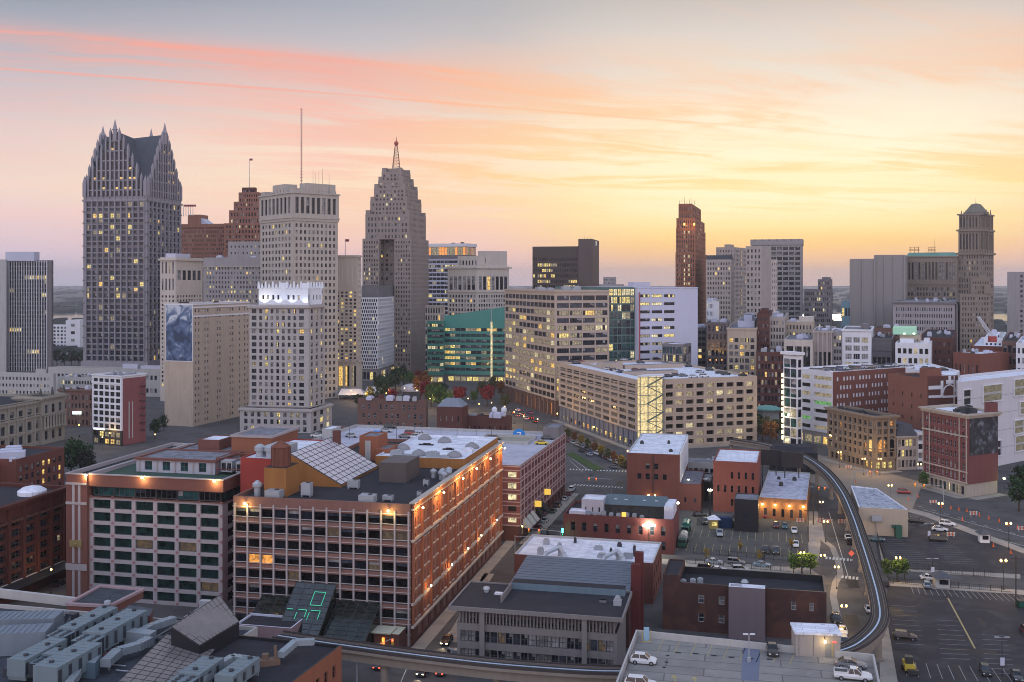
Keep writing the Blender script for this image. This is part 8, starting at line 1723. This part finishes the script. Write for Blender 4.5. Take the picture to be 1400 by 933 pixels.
# white brick garage roof
L_,C_,R_,B_=WBG;eL=(L_-C_).normalized();eR=(R_-C_).normalized();k=0
for i in range(16):car(('sedan','suv','hatchback')[i%3],0,0,59-90,cols_[(i*3+3)%8],f'{ordn[i]} in the front row on the white brick garage roof',WBGZ,xy=C_+eL*4+eR*(5+i*3.6),group='cars on the white brick garage roof')
for i in range(14):car(('suv','sedan')[i%2],0,0,59-90,cols_[(i*5+2)%8],f'{ordn[i]} in the back row on the white brick garage roof',WBGZ,xy=C_+eL*15+eR*(3+i*4.4),group='cars on the white brick garage roof')
for i,(x,y)in enumerate(((1266,505),(1276,506),(1290,507),(1244,504))):car('sedan',x,y,75,('dark grey','black','black','white')[i],f'{ordn[i]} on the upper white garage deck',UGDZ,group='cars on the upper garage deck')
# lilac roof deck
gq='cars on the lilac roof deck'
for i,(x,y,kk,c)in enumerate(((434,598,'sedan','white'),(447,592,'suv','dark grey'),(459,589,'sedan','black'),(467,588,'sedan','dark red'),(481,598,'sedan','silver'),(534,586,'suv','black'),(528,591,'sedan','silver'),(562,595,'suv','red'),(575,596,'sedan','white'),(554,599,'sedan','grey'),(571,600,'suv','white'),(676,602,'suv','black'),(749,601,'sedan','dark grey'),(741,608,'sedan','yellow'))):
 car(kk,x,y,104.5,c,f'{ordn[i]} from the left on the lilac roof deck',DZ,group=gq)
# tankers beside the slate penthouse block
for(x,y,c,lab)in((934,744,(.35, .35, .34),'white tank truck with a green cab beside the slate penthouse block'),(938,727,(.02, .13, .11),'teal green tank truck behind the white one')):
 p=gz(x,y);o=thing('tank_truck',lab,'truck',(p.x,p.y,0),'tank trucks');d=dr(14);e_=dr(104)
 m=MB();m.tube((*(p-d*2.4),2.1),(*(p+d*3.2),2.1),1.25,n=16);m.build('tank',wallmat('tank_%d'%int(c[0]*100),c, .1, .1, .4),o)
 m=MB();m.prism([p-d*5-e_*1.1,p-d*5+e_*1.1,p-d*2.8+e_*1.1,p-d*2.8-e_*1.1], .5,2.5);m.build('cab',plain('green_truck_paint',(.02, .09, .06), .4),o);m=MB();m.prism([p-d*5.03-e_* .95,p-d*5.03+e_* .95,p-d*4.0+e_*1.12,p-d*4.0-e_*1.12],1.6,2.3);m.build('windscreen',CGLASS,o)
 m=MB();m.prism([p-d*4.8-e_* .5,p-d*4.8+e_* .5,p+d*3.2+e_* .5,p+d*3.2-e_* .5], .5, .85);m.build('chassis',CHR,o)
 for u in(-4,1.2,2.4):
  for s_ in(-1,1):m=MB();c2=p+d*u+e_*s_*1.0;m.tube((*c2, .5),(*(c2+e_*s_* .28), .5), .5,n=12);m.build('wheel',TYRE,o)
# motorcycles outside the concrete office
for i in range(5):
 p=gz(617+i*3.4,893+i* .5);o=thing('motorcycle',f'{ordn[i]} motorcycle from the left in the row beside the concrete office','motorcycle',(p.x,p.y,0),'motorcycles beside the concrete office');d=dr(-60);
 for s_ in(-1,1):m=MB();c2=p+d*s_* .7;n_=dr(30);m.tube((*(c2-n_* .07), .32),(*(c2+n_* .07), .32), .32,n=12);m.build('wheel',TYRE,o)
 m=MB();m.tube((*(p-d* .6), .75),(*(p+d* .5), .85), .18, .2,n=8);m.tube((*(p+d* .7), .32),(*(p+d* .45),1.05), .05,n=5);m.box((p.x,p.y, .3), .4, .3, .4,0);m.build('frame',plain('motorcycle_paint',(.3, .3, .32), .3),o);m=MB();n_=dr(30);m.tube((*(p+d* .45-n_* .4),1.08),(*(p+d* .45+n_* .4),1.08), .03,n=5);m.build('handlebar',METAL,o)

# pavements along the big blocks
def kerbside(A2,B2,n_,w_,lab):
 m=MB();m.prism([A2+n_*w_,B2+n_*w_,B2+n_* .4,A2+n_* .4],0, .13);structure('pavement',m,PAVE,lab)
kerbside(QW[1]-dr(12.4)*1,QW[2]+dr(12.4)*6,dr(102.4),3.4,'pavement beside the floodlit brick side');kerbside(QB[1]-dr(14.5)*2,QB[2]+dr(14.5)*3,dr(104.5),4.2,'pavement in front of the awnings')
for q_,a_,l_ in((ARC,72,'stone corner block'),(MUR,62,'mural brick block'),(GAR,72,'tan garage')):
 kerbside(q_[1],q_[2],dr(a_+90),4.0,f'pavement in front of the {l_}');n_=(q_[1]-q_[0]).normalized();kerbside(q_[0],q_[1],V2(n_.y,-n_.x),4.0,f'pavement along the side of the {l_}')
kerbside(at(605,215),at(660,265),dr(102),3,'pavement beside the concrete office')
m=MB();r_=random.Random(11)
for i in range(70):
 a_=r_.choice(((1215,1395,815,930),(1200,1390,735,775),(910,1100,705,765),(1130,1185,700,860),(715,860,640,735),(1180,1390,660,730)));c=gz(r_.uniform(a_[0],a_[1]),r_.uniform(a_[2],a_[3]));an=dr(12.4+90*r_.randint(0,1));n_=V2(an.y,-an.x);l_,w_=r_.uniform(1,5),r_.uniform(.4,1.6)
 if i%5:m.face([(*(c-an*l_-n_*w_), .0135+i* .00008),(*(c-an*l_+n_*w_), .0135+i* .00008),(*(c+an*l_+n_*w_), .0135+i* .00008),(*(c+an*l_-n_*w_), .0135+i* .00008)][::-1])
 else:m.face([(c.x+ .45*math.cos(t* .63),c.y+ .45*math.sin(t* .63), .0135+i* .00008)for t in range(10)])
structure('road_patches',m,wallmat('tar_patch',(.022, .021, .023), .3, .1, .6,2),'dark tar patches and manhole covers scattered over the streets')
# ------------------------------------------------------------------ trees
LEAF=objcolor('leaves', .7, .2,0,0, .55);BARK=wallmat('bark',(.07, .05, .035), .3, .2)
TREES={}
def tree_proto(v,thin):
 r=random.Random(50+v);root=bpy.data.objects.new('street_tree',None);COL.objects.link(root)
 m=MB();m.tube((0,0,0),(.1,0,3.0), .22, .15,8);tops=[]
 for i in range(9):
  a=i*2.4;e=Vector((math.cos(a)*r.uniform(.9,2.0),math.sin(a)*r.uniform(.9,2.0),r.uniform(3.6,6.2)));m.tube((.08,0,r.uniform(1.9,3.0)),e, .1, .03,5);tops.append(e)
 t=bpy.data.objects.new('trunk',m.mesh('trunk',[BARK]));COL.objects.link(t);t.parent=root
 m=MB();ncl=16 if thin else 34
 for c in range(ncl):
  if c<9:cc=tops[c]
  else:
   a,u=r.uniform(0,6.28),r.random()** .5;zz_=r.uniform(2.6,7.6);rad=2.5*math.sqrt(max(.05,1-((zz_-4.9)/3.0)**2));cc=Vector((math.cos(a)*rad*u,math.sin(a)*rad*u,zz_))
  rr=r.uniform(.5,1.0)
  for _ in range(34):
   p=cc+Vector((r.gauss(0,1),r.gauss(0,1),r.gauss(0, .8)))*rr* .55;s=r.uniform(.13, .30);n=Vector((r.gauss(0,1),r.gauss(0,1),r.gauss(.5,1))).normalized();u=n.orthogonal().normalized()*s;w=n.cross(u)
   m.face([p-u-w* .6,p+u-w* .6,p+u+w* .6,p-u+w* .6])
 cr=bpy.data.objects.new('crown',m.mesh('crown',[LEAF]));COL.objects.link(cr);cr.parent=root
 return root
tused=set()
def tree(px_,py_,h,col,lab,v=0,group=None,thin=False,wd=1.0,name='street_tree',xy=None):
 k=(v%5,thin)
 if k not in TREES:TREES[k]=tree_proto(v%5,thin)
 o=TREES[k]
 if k in tused:o=copy_tree(o)
 tused.add(k);p=xy if xy is not None else gz(px_,py_);s=h/7.8;o.name=name;o.location=(p.x,p.y,0);o.scale=(s*wd,s*wd,s);o.rotation_euler=(0,0,rnd.uniform(0,6.28))
 for ch in o.children:ch.color=(*col,1)
 tag(o,lab,'tree')
 if 'group' in o:del o['group']
 if group:o['group']=group
GR1,GR2,OLV,REDL,RUST,YELL=(.028, .055, .022),(.06, .11, .025),(.085, .085, .028),(.20, .022, .024),(.17, .07, .022),(.26, .17, .025)
for i,(x,n_)in enumerate(((1085,'left'),(1096,'middle'),(1108,'right'))):tree(x,786,5.6,GR2,f'{n_} one of three clipped green trees beside the narrow lot',i,'green trees by the narrow lot',wd=.95)
for i,(x,n_)in enumerate(((1214,'left'),(1226,'middle'),(1237,'right'))):tree(x,793,5.2,GR2,f'{n_} one of three clipped green trees beside the large lot',i+1,'green trees by the large lot',wd=.95)
for i,(x,y,w_)in enumerate(((1012,756,'by the middle of the lot fence'),(966,767,'at the left end of the narrow lot'),(1082,752,'by the white sedan at the lot corner'),(1038,771,'behind the pale blue sedan'))):tree(x,y,3.6,YELL,f'thin yellow sapling {w_}',i,'yellow saplings',True, .7)
park=[(522,548,15,GR1),(530,540,14,GR1),(541,536,16,GR1),(552,530,15,GR1),(560,536,13,GR2),(518,536,12,OLV),(575,545,15,RUST),(582,552,14,REDL),(590,556,13,GR2),(600,560,14,GR2),(610,562,12,GR2),(597,548,12,OLV),(572,530,12,REDL),(583,532,12,RUST),(605,548,11,GR1),(626,556,12,REDL),(666,556,13,REDL),(660,545,11,OLV),(676,541,12,OLV),(686,545,11,RUST),(690,560,9,OLV),(632,548,9,REDL),(490,560,9,OLV),(505,552,10,OLV),(536,552,9,REDL),(648,552,8,GR2)]
nm={GR1:'dark green',GR2:'mid green',OLV:'olive',REDL:'red leaved',RUST:'rust coloured',YELL:'yellow'}
for i,(x,y,h,c)in enumerate(park):
 near='beside the white pavilion' if 545<x<585 else 'in front of the chequered block' if x<=545 else 'in front of the green glass block' if x<640 else 'by the boulevard'
 tree(x,y,h,c,f'{nm[c]} park tree {near}, {ordn[i] if i < 20 else "number %d" % (i + 1)} of the grove',i,'trees in the city park',name='park_tree')
for i in range(12):tree(0,0,5.5,(YELL,OLV,RUST)[i%3],f'{ordn[i]} lamp lit street tree from the far end of the tan garage',i,'street trees along the tan garage',wd=.9,xy=gz(768+i*9,597+i*4.9))
for i,(x,y,h,c,lab)in enumerate(((97,655,15,GR1,'tall dark green tree behind the white grid office'),(110,648,13,GR1,'dark green tree right of the tallest one behind the white grid office'),(120,655,11,(.03, .03, .02),'brown black tree nearest the white framed office'),(212,600,9,GR1,'green tree on the lawn left of the mural block'),(224,590,8,GR1,'smaller green tree at the foot of the mural block'),
          (1042,604,12,OLV,'olive tree left of the glass stair tower'),(1053,608,11,RUST,'rust coloured tree left of the glass stair tower'),(1062,602,10,OLV,'olive tree closest to the glass stair tower'),(1037,596,10,GR1,'dark tree at the right corner of the tan garage'),(1263,668,6,GR2,'small bright green tree at the corner of the mural brick block'),(1393,700,12,GR1,'dark tree cut off at the right edge by the modern garage'),(1400,680,11,GR1,'second dark tree at the right edge'),
          (78,500,14,GR1,'left tree of the row in front of the white block by the river'),(88,502,12,GR1,'second tree of the row in front of the white block by the river'),(98,500,13,(.04, .05, .02),'third tree of the row in front of the white block by the river'),(108,501,14,GR1,'right tree of the row in front of the white block by the river'),(133,600,6,OLV,'small olive tree lit by the shop front of the white framed office'))):tree(x,y,h,c,lab,i)
# woods far away
m=MB();r=random.Random(5)
for i in range(2600):
 Yd=950*(13**r.random());xx=r.uniform(-.75, .75)*Yd
 if 1850<Yd<2330 or Yd<1120 and abs(xx)>-1 and Yd<1000:continue
 h=r.uniform(6,13);w_=r.uniform(9,26)*(1+Yd/6000);n=6;a0=r.uniform(0,1)
 ring=[(xx+math.cos(a0+k*1.047)*w_*r.uniform(.7,1.2),Yd+math.sin(a0+k*1.047)*w_*r.uniform(.7,1.2), .03)for k in range(n)];mid_=[(xx+(p[0]-xx)*r.uniform(.6, .9),Yd+(p[1]-Yd)*r.uniform(.6, .9),h*r.uniform(.55, .95))for p in ring]
 m.hexa(ring,mid_)
o=m.build('distant_woods',wallmat('distant_leaves',(.04, .045, .04), .4, .1, .95, .3));tag(o,'far woods and low houses beyond the river fading into haze',None,None,'stuff')

# ------------------------------------------------------------------ lamps, signals, fences, small street things
GLOBE=emit('lamp_globe_glow',(1, .58, .13),9);POLE=plain('dark_pole',(.03, .03, .032), .5)
LP={}
def street_lamp(px_,py_,h,lab,power=500,arms=2,group='lit street lamps',color=(1, .62, .22)):
 p=gz(px_,py_)
 if arms not in LP:
  root=bpy.data.objects.new('street_lamp',None);COL.objects.link(root)
  m=MB();m.lathe((0,0,0),[(.22,0),(.22, .5),(.09, .6),(.06, .96)],8);m.tube((0,0, .96),(0,0,6.2), .06, .045,6);o=bpy.data.objects.new('pole',m.mesh('pole',[POLE]));COL.objects.link(o);o.parent=root
  for i in range(arms):
   s_=(-1,1)[i]* .55 if arms==2 else 0
   if s_:m=MB();m.tube((0,0,6.0),(s_,0,6.1), .035,n=5);o=bpy.data.objects.new('arm',m.mesh('arm',[POLE]));COL.objects.link(o);o.parent=root
   m=MB();m.lathe((s_,0,6.15),[(.1,0),(.24, .15),(.26, .4),(.12, .62)],10);o=bpy.data.objects.new('lamp_globe',m.mesh('lamp_globe',[GLOBE]));COL.objects.link(o);o.parent=root
  LP[arms]=[root,False]
 root,was=LP[arms];o=copy_tree(root)if was else root;LP[arms][1]=True
 o.location=(p.x,p.y, .1);s=h/6.7;o.scale=(s,s,s);tag(o,lab,'street lamp',group)
 l=bpy.data.lights.new('lamp_light','POINT');l.energy=power;l.color=color;l.shadow_soft_size= .3;lo=bpy.data.objects.new('lamp_light',l);COL.objects.link(lo);lo.location=(p.x,p.y- .3,h+ .9)
 return o
for a in((1097,785,5.6,'lit lamp behind the three green trees of the narrow lot'),(1125,791,6.0,'lit lamp at the street corner by the narrow lot'),(1228,796,6.2,'lit lamp among the three green trees of the large lot'),(1286,719,7.0,'twin lamp on the avenue kerb by the white suv'),(1379,752,7.6,'twin lamp on the avenue near the right edge'),(1372,807,7.4,'lit lamp by the fence at the right of the large lot'),(1217,690,6.6,'twin lamp behind the beige windowless block'),(1203,650,6.5,'lit lamp in front of the arched stone corner block'),(1257,660,7.0,'lit lamp left of the mural brick block'),(1181,650,6.5,'lit lamp left of the arched entrance of the stone block'),(1076,622,6.5,'lit lamp beside the glass stair tower'),(1123,712,6.0,'lit lamp at the far end of the street under the track'),(1129,742,6.2,'lit lamp halfway along the street under the track'),(1144,806,5.6,'lit lamp at the crossing by the curved track'),(1154,866,6.0,'lit lamp beside the dark brick block'),(1148,640,6.4,'lit lamp on the pale intersection by the white garage')):
 street_lamp(*a,power=1500)
for i,(x,y)in enumerate(((500,553),(528,552),(553,545),(570,548),(588,560),(615,566),(640,560),(655,568),(672,566),(690,572),(703,580),(480,548),(600,535),(545,530))):street_lamp(x,y,6.5,f'{ordn[i]} lit lamp from the left along the park paths',2600,1,'lamps in the city park')
for i,(x,y)in enumerate(((716,588),(735,592),(752,602),(762,584),(812,604),(858,640))):street_lamp(x,y,7.0,f'{ordn[i]} lit lamp from the far end of the boulevard',1600,1,'lamps on the boulevard')
for i,(x,y)in enumerate(((714,748),(753,690),(768,668),(727,717),(150,610),(140,616),(212,612),(80,590),(108,598),(70,812))):street_lamp(x,y,6.0,f'lit lamp {("at the zebra crossing corner", "halfway along the banded garage", "at the far end of the banded garage", "beside the awnings", "in front of the white framed office door", "at the left corner of the white framed office", "on the lawn by the mural block", "before the county hall pavilion", "in the square beside the county hall", "in the alley beside the white grid office")[i]}',500,1)
# unlit twin lot lights
for px_,py_,h,lab in((1275,792,5.2,'twin armed lot light above the ticket hut'),(1270,740,5.0,'twin armed lot light in the upper lot'),(1370,926,7.6,'twin armed lot light with a hanging sign in the large lot')):
 p=gz(px_,py_);o=thing('lot_light',lab,'lamp post',(p.x,p.y,0),'lot lights');m=MB();m.tube((p.x,p.y,0),(p.x,p.y,h), .09, .06,6);m.build('pole',POLE,o)
 for s_ in(-1,1):m=MB();m.box((p.x+s_*1.0,p.y,h- .05), .9, .4, .15);m.tube((p.x,p.y,h),(p.x+s_* .6,p.y,h), .04,n=5);m.build('lamp_head',METAL,o)
 m=MB();m.box((p.x,p.y- .15,h* .3), .8, .08,1.5);m.build('sign_plate',LILAC,o)
# floodlights
FLG=emit('floodlight_glow',(1, .93, .7),60)
def flood(px_,py_,h,n,power,lab,col=(1, .92, .65)):
 p=gz(px_,py_);o=thing('floodlight_mast',lab,'floodlight',(p.x,p.y,0));m=MB();m.tube((p.x,p.y,0),(p.x,p.y,h), .11, .08,6);m.box((p.x,p.y,0), .5, .4,3.0);m.build('mast',POLE,o)
 for i in range(n):m=MB();m.box((p.x+(i-(n-1)/2)* .75,p.y- .15,h), .55, .3, .5);m.build('lamp_head',FLG,o)
 l=bpy.data.lights.new('flood','POINT');l.energy=power;l.color=col;l.shadow_soft_size= .5;lo=bpy.data.objects.new('flood',l);COL.objects.link(lo);lo.location=(p.x,p.y- .8,h+ .2)
flood(887,757,7.6,5,3500,'blazing white floodlight mast in front of the slate penthouse block');flood(970.7,706,8.2,2,1500,'floodlight mast beside the blue container');flood(941,690,8,1,500,'small floodlight behind the brick cube theatre');flood(927,716,6.2,1,500,'small floodlight at the corner of the brick cube theatre')
for px_,py_,z_,lab in((1351,658,6.0,'greenish lamp on the bare wall under the dark mural'),(1371,666,5.0,'greenish lamp on the low building right of the mural block')):
 p=at(px_,366);o=thing('security_lamp',lab,'lamp',(p.x,p.y-1,z_),'greenish security lamps');m=MB();m.box((p.x,p.y-1,z_), .6, .5, .5);m.build('lamp_head',emit('greenish_lamp',(.85,1, .45),12),o);m=MB();m.tube((p.x,p.y-1,0),(p.x,p.y-1,z_), .07,n=5);m.build('pole',POLE,o)
 l=bpy.data.lights.new('lamp_light','POINT');l.energy=260;l.color=(.85,1, .4);lo=bpy.data.objects.new('lamp_light',l);COL.objects.link(lo);lo.location=(p.x,p.y-1.8,z_+ .3)
# traffic signals
SGY=plain('yellow_signal_housing',(.5, .33, .03));
def signal(px_,py_,h,arm,ang,lit,lab,heads=2,pole_mat=None):
 p=gz(px_,py_);o=thing('traffic_signal',lab,'traffic light',(p.x,p.y,0),'traffic signals');d=dr(ang);m=MB();m.tube((p.x,p.y,0),(p.x,p.y,h), .13, .1,8);m.tube((p.x,p.y,h- .3),(*(p+d*arm),h+ .1), .1, .05,6);m.build('pole',pole_mat or METAL,o)
 for i in range(heads):
  c=p+d*arm*(1- .32*i);m=MB();m.box((c.x,c.y,h-1.1), .42, .4,1.15);q=m.build('signal_head',SGY,o)
  m=MB();m.box((c.x,c.y- .24,h-(.35 if lit=='red' else 1.05)), .28, .08, .28);m.build('lens',emit('lens_'+lit,(1, .06, .03)if lit=='red' else(.05,1, .45),9),q)
signal(766,757,6.4,9,-76,'red','traffic signal at the corner of the slate penthouse block');signal(704,762,6.0,8,104,'red','traffic signal at the corner of the banded garage');signal(836,678,6.0,8,-76,'red','traffic signal by the boulevard median');signal(1102,690,6.2,6,104,'red','traffic signal at the corner of the lamp lit brick shed');signal(488,945,7.2,9,40,'red','traffic signal with yellow heads below the elevated track');signal(1168,668,6.5,8,95,'red','traffic signal on the pale intersection');signal(1290,690,6.5,9,-70,'red','traffic signal on the avenue by the mural brick block')
p=gz(769,752);l=bpy.data.lights.new('green_glow','POINT');l.energy=240;l.color=(.05,1, .4);lo=bpy.data.objects.new('green_glow',l);COL.objects.link(lo);lo.location=(p.x,p.y-1,4.5)
o=thing('green_lit_signal','green glowing walk signal on a post against the brick wall','traffic light',(p.x,p.y- .6,0));m=MB();m.tube((p.x,p.y- .6,0),(p.x,p.y- .6,5), .1,n=6);m.build('pole',POLE,o);m=MB();m.box((p.x,p.y- .6,5), .5, .5,1.2);m.build('lens',emit('lens_green',(.05,1, .45),9),o)
# fences
def fence(pxs,lab,h=1.5,step=2.4,z=0.02,mat=None,picket=True):
 P2=[gz(x,y,z)for x,y in pxs];o=thing('iron_fence',lab,'fence',(P2[0].x,P2[0].y,z));mat=mat or POLE;m=MB();pm=MB()
 for A2,B2 in zip(P2,P2[1:]):
  L2=(B2-A2).length
  for zz_ in(.25,h- .08):m.tube((*A2,z+zz_),(*B2,z+zz_), .045,n=4)
  if picket:
   for i in range(int(L2/ .45)):c=A2.lerp(B2,i* .45/L2);pm.tube((*c,z+ .1),(*c,z+h), .022,n=3,cap=False)
  n=max(1,int(L2/step))
  for i in range(n):c=A2.lerp(B2,i/n);q=MB();q.tube((*c,z),(*c,z+h+ .15), .07,n=5);q.build('post',mat,o)
 m.build('rail',mat,o)
 if pm.f:pm.build('picket',mat,o)
fence([(948,757),(1083,768)],'black iron fence along the front of the worn lot');fence([(938,771),(1080,783)],'black iron fence along the back of the narrow lot');fence([(1204,797),(1256,801)],'black iron fence left of the ticket hut');fence([(1296,804),(1384,811)],'black iron fence right of the ticket hut');fence([(1240,779),(1362,791)],'black iron fence along the front of the upper lot',1.9);fence([(1199,735),(1212,776)],'black iron fence beside the track at the upper lot');fence([(864,770),(905,772)],'dark fence behind the twin duct block',2.0)
# ticket huts and kiosks
def hut(px_,py_,w_,h,wall,roofm,lab,lit=False,name='ticket_hut'):
 p=gz(px_,py_);o=thing(name,lab,'hut',(p.x,p.y,0),None);m=MB();m.box((p.x,p.y,0),w_,w_,h,R(-12));m.build('wall',wall,o);m=MB();e=w_* .72;m.hexa([(p.x-e,p.y-e,h),(p.x+e,p.y-e,h),(p.x+e,p.y+e,h),(p.x-e,p.y+e,h)],[(p.x- .2,p.y- .2,h+1.2),(p.x+ .2,p.y- .2,h+1.2),(p.x+ .2,p.y+ .2,h+1.2),(p.x- .2,p.y+ .2,h+1.2)]);m.build('roof',roofm,o)
 m=MB();m.box((p.x- .1,p.y-w_* .53,1.0),w_* .6, .2,1.1,R(-12));m.build('window',L_YEL if lit else G_DARK,o);m=MB();m.box((p.x+w_* .36,p.y-w_* .5, .05), .7, .16,2.0,R(-12));m.build('door',POLE,o)
hut(1287,802,3.4,2.6,LCONC,SLATE,'square ticket hut with a hipped grey roof in the large lot');hut(1345,741,2.6,2.5,WHITE,SLATE,'small white ticket hut on the avenue side of the upper lot');hut(976,722,2.6,2.8,wallmat('yellow_hut',(.35, .27, .09)),ROOFW,'lit yellow ticket booth in the worn lot',True)
p=gz(1050,585);o=thing('green_roof_kiosk','round kiosk with a wide pale green roof beside the tan garage','kiosk',(p.x,p.y,0));m=MB();m.lathe((p.x,p.y,9.5),[(7,0),(6.8, .6),(4,1.6),(.5,2.2)],20);m.build('roof',wallmat('pale_copper',(.17, .33, .28)),o);m=MB();m.lathe((p.x,p.y,0),[(5.6,0),(5.6,9.48)],16);m.build('wall',LCONC,o)
p=gz(1398,830);o=thing('green_dumpster','green dumpster at the right end of the large lot','dumpster',(p.x,p.y,0));m=MB();m.hexa([(p.x-1,p.y- .8, .1),(p.x+1,p.y- .8, .1),(p.x+1,p.y+ .8, .1),(p.x-1,p.y+ .8, .1)],[(p.x-1.2,p.y-1,1.5),(p.x+1.2,p.y-1,1.5),(p.x+1.2,p.y+1,1.5),(p.x-1.2,p.y+1,1.5)]);m.build('bin',plain('dumpster_green',(.015, .09, .06)),o);m=MB();m.box((p.x,p.y,1.5),2.5,2.1, .12);m.build('lid',POLE,o)
p=gz(1243,918);o=thing('yellow_loader','yellow compact loader parked on the pavement beside the large lot','loader',(p.x,p.y,0));m=MB();m.box((p.x,p.y, .6),1.9,3.0,1.0,R(-12));m.box((p.x- .2,p.y+ .8,1.6),1.5,1.2, .4,R(-12));m.build('body',plain('loader_yellow',(.5, .36, .04)),o);m=MB();m.box((p.x,p.y+ .2,1.6),1.4,1.4,1.3,R(-12));m.build('cab',CHR,o);m=MB();m.box((p.x,p.y-2.0, .2),2.0, .9, .8,R(-12));m.build('bucket',CHR,o)
for sx_ in(-1,1):
 for sy_ in(-1,1):m=MB();m.tube((p.x+sx_* .75,p.y+sy_* .9, .45),(p.x+sx_*1.1,p.y+sy_* .9, .45), .45,n=12);m.build('wheel',TYRE,o)
# road works
SIGR=emit('orange_road_sign',(1, .10, .04), .7);ORC=plain('cone_orange',(.65, .12, .03));BW=plain('barricade_white',(.6, .58, .55))
p=gz(1164,770);o=thing('road_sign','bright orange diamond road works sign beside the track','road sign',(p.x,p.y,0));m=MB();zc2=2.6;m.face([(p.x,p.y- .05,zc2- .85),(p.x+ .85,p.y- .05,zc2),(p.x,p.y- .05,zc2+ .85),(p.x- .85,p.y- .05,zc2)]);m.face([(p.x,p.y+ .02,zc2- .85),(p.x- .85,p.y+ .02,zc2),(p.x,p.y+ .02,zc2+ .85),(p.x+ .85,p.y+ .02,zc2)]);m.build('sign_plate',SIGR,o);m=MB();m.tube((p.x,p.y,0),(p.x,p.y,1.8), .05,n=5);m.tube((p.x- .6,p.y, .05),(p.x+ .6,p.y, .05), .05,n=5);m.build('stand',POLE,o)
bp_=[(1121,716,'left of two on the street under the track'),(1133,717,'right of two on the street under the track'),(1151,717,'beside the elevated track at the beige block'),(1094,716,'at the corner of the lamp lit brick shed'),(1276,690,'on the avenue before the mural brick block'),(1331,706,'halfway along the avenue cones'),(1397,727,'at the right edge of the avenue'),(1300,735,'at the kerb of the upper lot'),(1190,652,'at the pale intersection'),(1160,642,'near the white garage entrance')]
for x,y,w_ in bp_:
 p=gz(x,y);o=thing('road_barricade',f'orange and white striped barricade {w_}','barricade',(p.x,p.y,0),'road works barricades')
 for zz_ in(.5, .9,1.3):
  m=MB()
  for k in range(5):m.box((p.x+(k-2)* .5,p.y,zz_), .49, .06, .26,0,k%2)
  m.build('plank',[BW,ORC],o)
 for s_ in(-1,1):m=MB();m.box((p.x+s_* .9,p.y+ .12,0), .1, .12,1.5);m.box((p.x+s_* .9,p.y,0), .12,1.0, .08);m.build('leg',METAL,o)
cn=[(1287,694),(1300,696),(1311,698),(1322,700),(1339,706),(1352,710),(1366,714),(1378,719),(1391,723),(1316,712),(1255,680),(1242,684),(1170,660),(1358,748),(1382,757)]
cone=None
for i,(x,y)in enumerate(cn):
 p=gz(x,y)
 if cone is None:
  m=MB();m.box((0,0,0), .5, .5, .06);m.lathe((0,0, .06),[(.2,0),(.06, .85)],10);me=m.mesh('traffic_cone',[ORC]);cone=True
 o=bpy.data.objects.new('traffic_cone',me);COL.objects.link(o);o.location=(p.x,p.y, .02);o.scale=(1.3,1.3,1.3);tag(o,f'orange traffic cone, {ordn[i]} along the avenue road works','traffic cone','traffic cones on the avenue')
# poles on the lilac roof deck
for i,(x,y)in enumerate(((478,601),(542,600),(567,600),(577,597),(603,601),(625,600),(651,599),(672,603))):
 p=gz(x,y,DZ);o=thing('deck_lamp_post',f'{ordn[i]} thin dark lamp post from the left on the lilac roof deck','lamp post',(p.x,p.y,DZ),'lamp posts on the lilac roof deck');m=MB();m.tube((p.x,p.y,DZ),(p.x,p.y,DZ+5.4), .09, .06,5);m.build('pole',POLE,o);m=MB();m.box((p.x,p.y,DZ+5.4), .9, .35, .14);m.build('lamp_head',POLE,o)
# utility poles
for i,(x,y,h,w_)in enumerate(((1105,742,10,'at the corner of the worn lot'),(1112,718,10,'beside the lamp lit brick shed'),(1389,830,12,'at the right end of the large lot'),(1118,700,9,'at the far end of the worn lot'))):
 p=gz(x,y);o=thing('utility_pole',f'dark wooden utility pole {w_}','pole',(p.x,p.y,0),'utility poles');m=MB();m.tube((p.x,p.y,0),(p.x,p.y,h), .16, .11,7);m.build('pole',BARK,o);m=MB();m.box((p.x,p.y,h- .9),2.2, .12, .14,R(-12));m.build('crossarm',BARK,o)
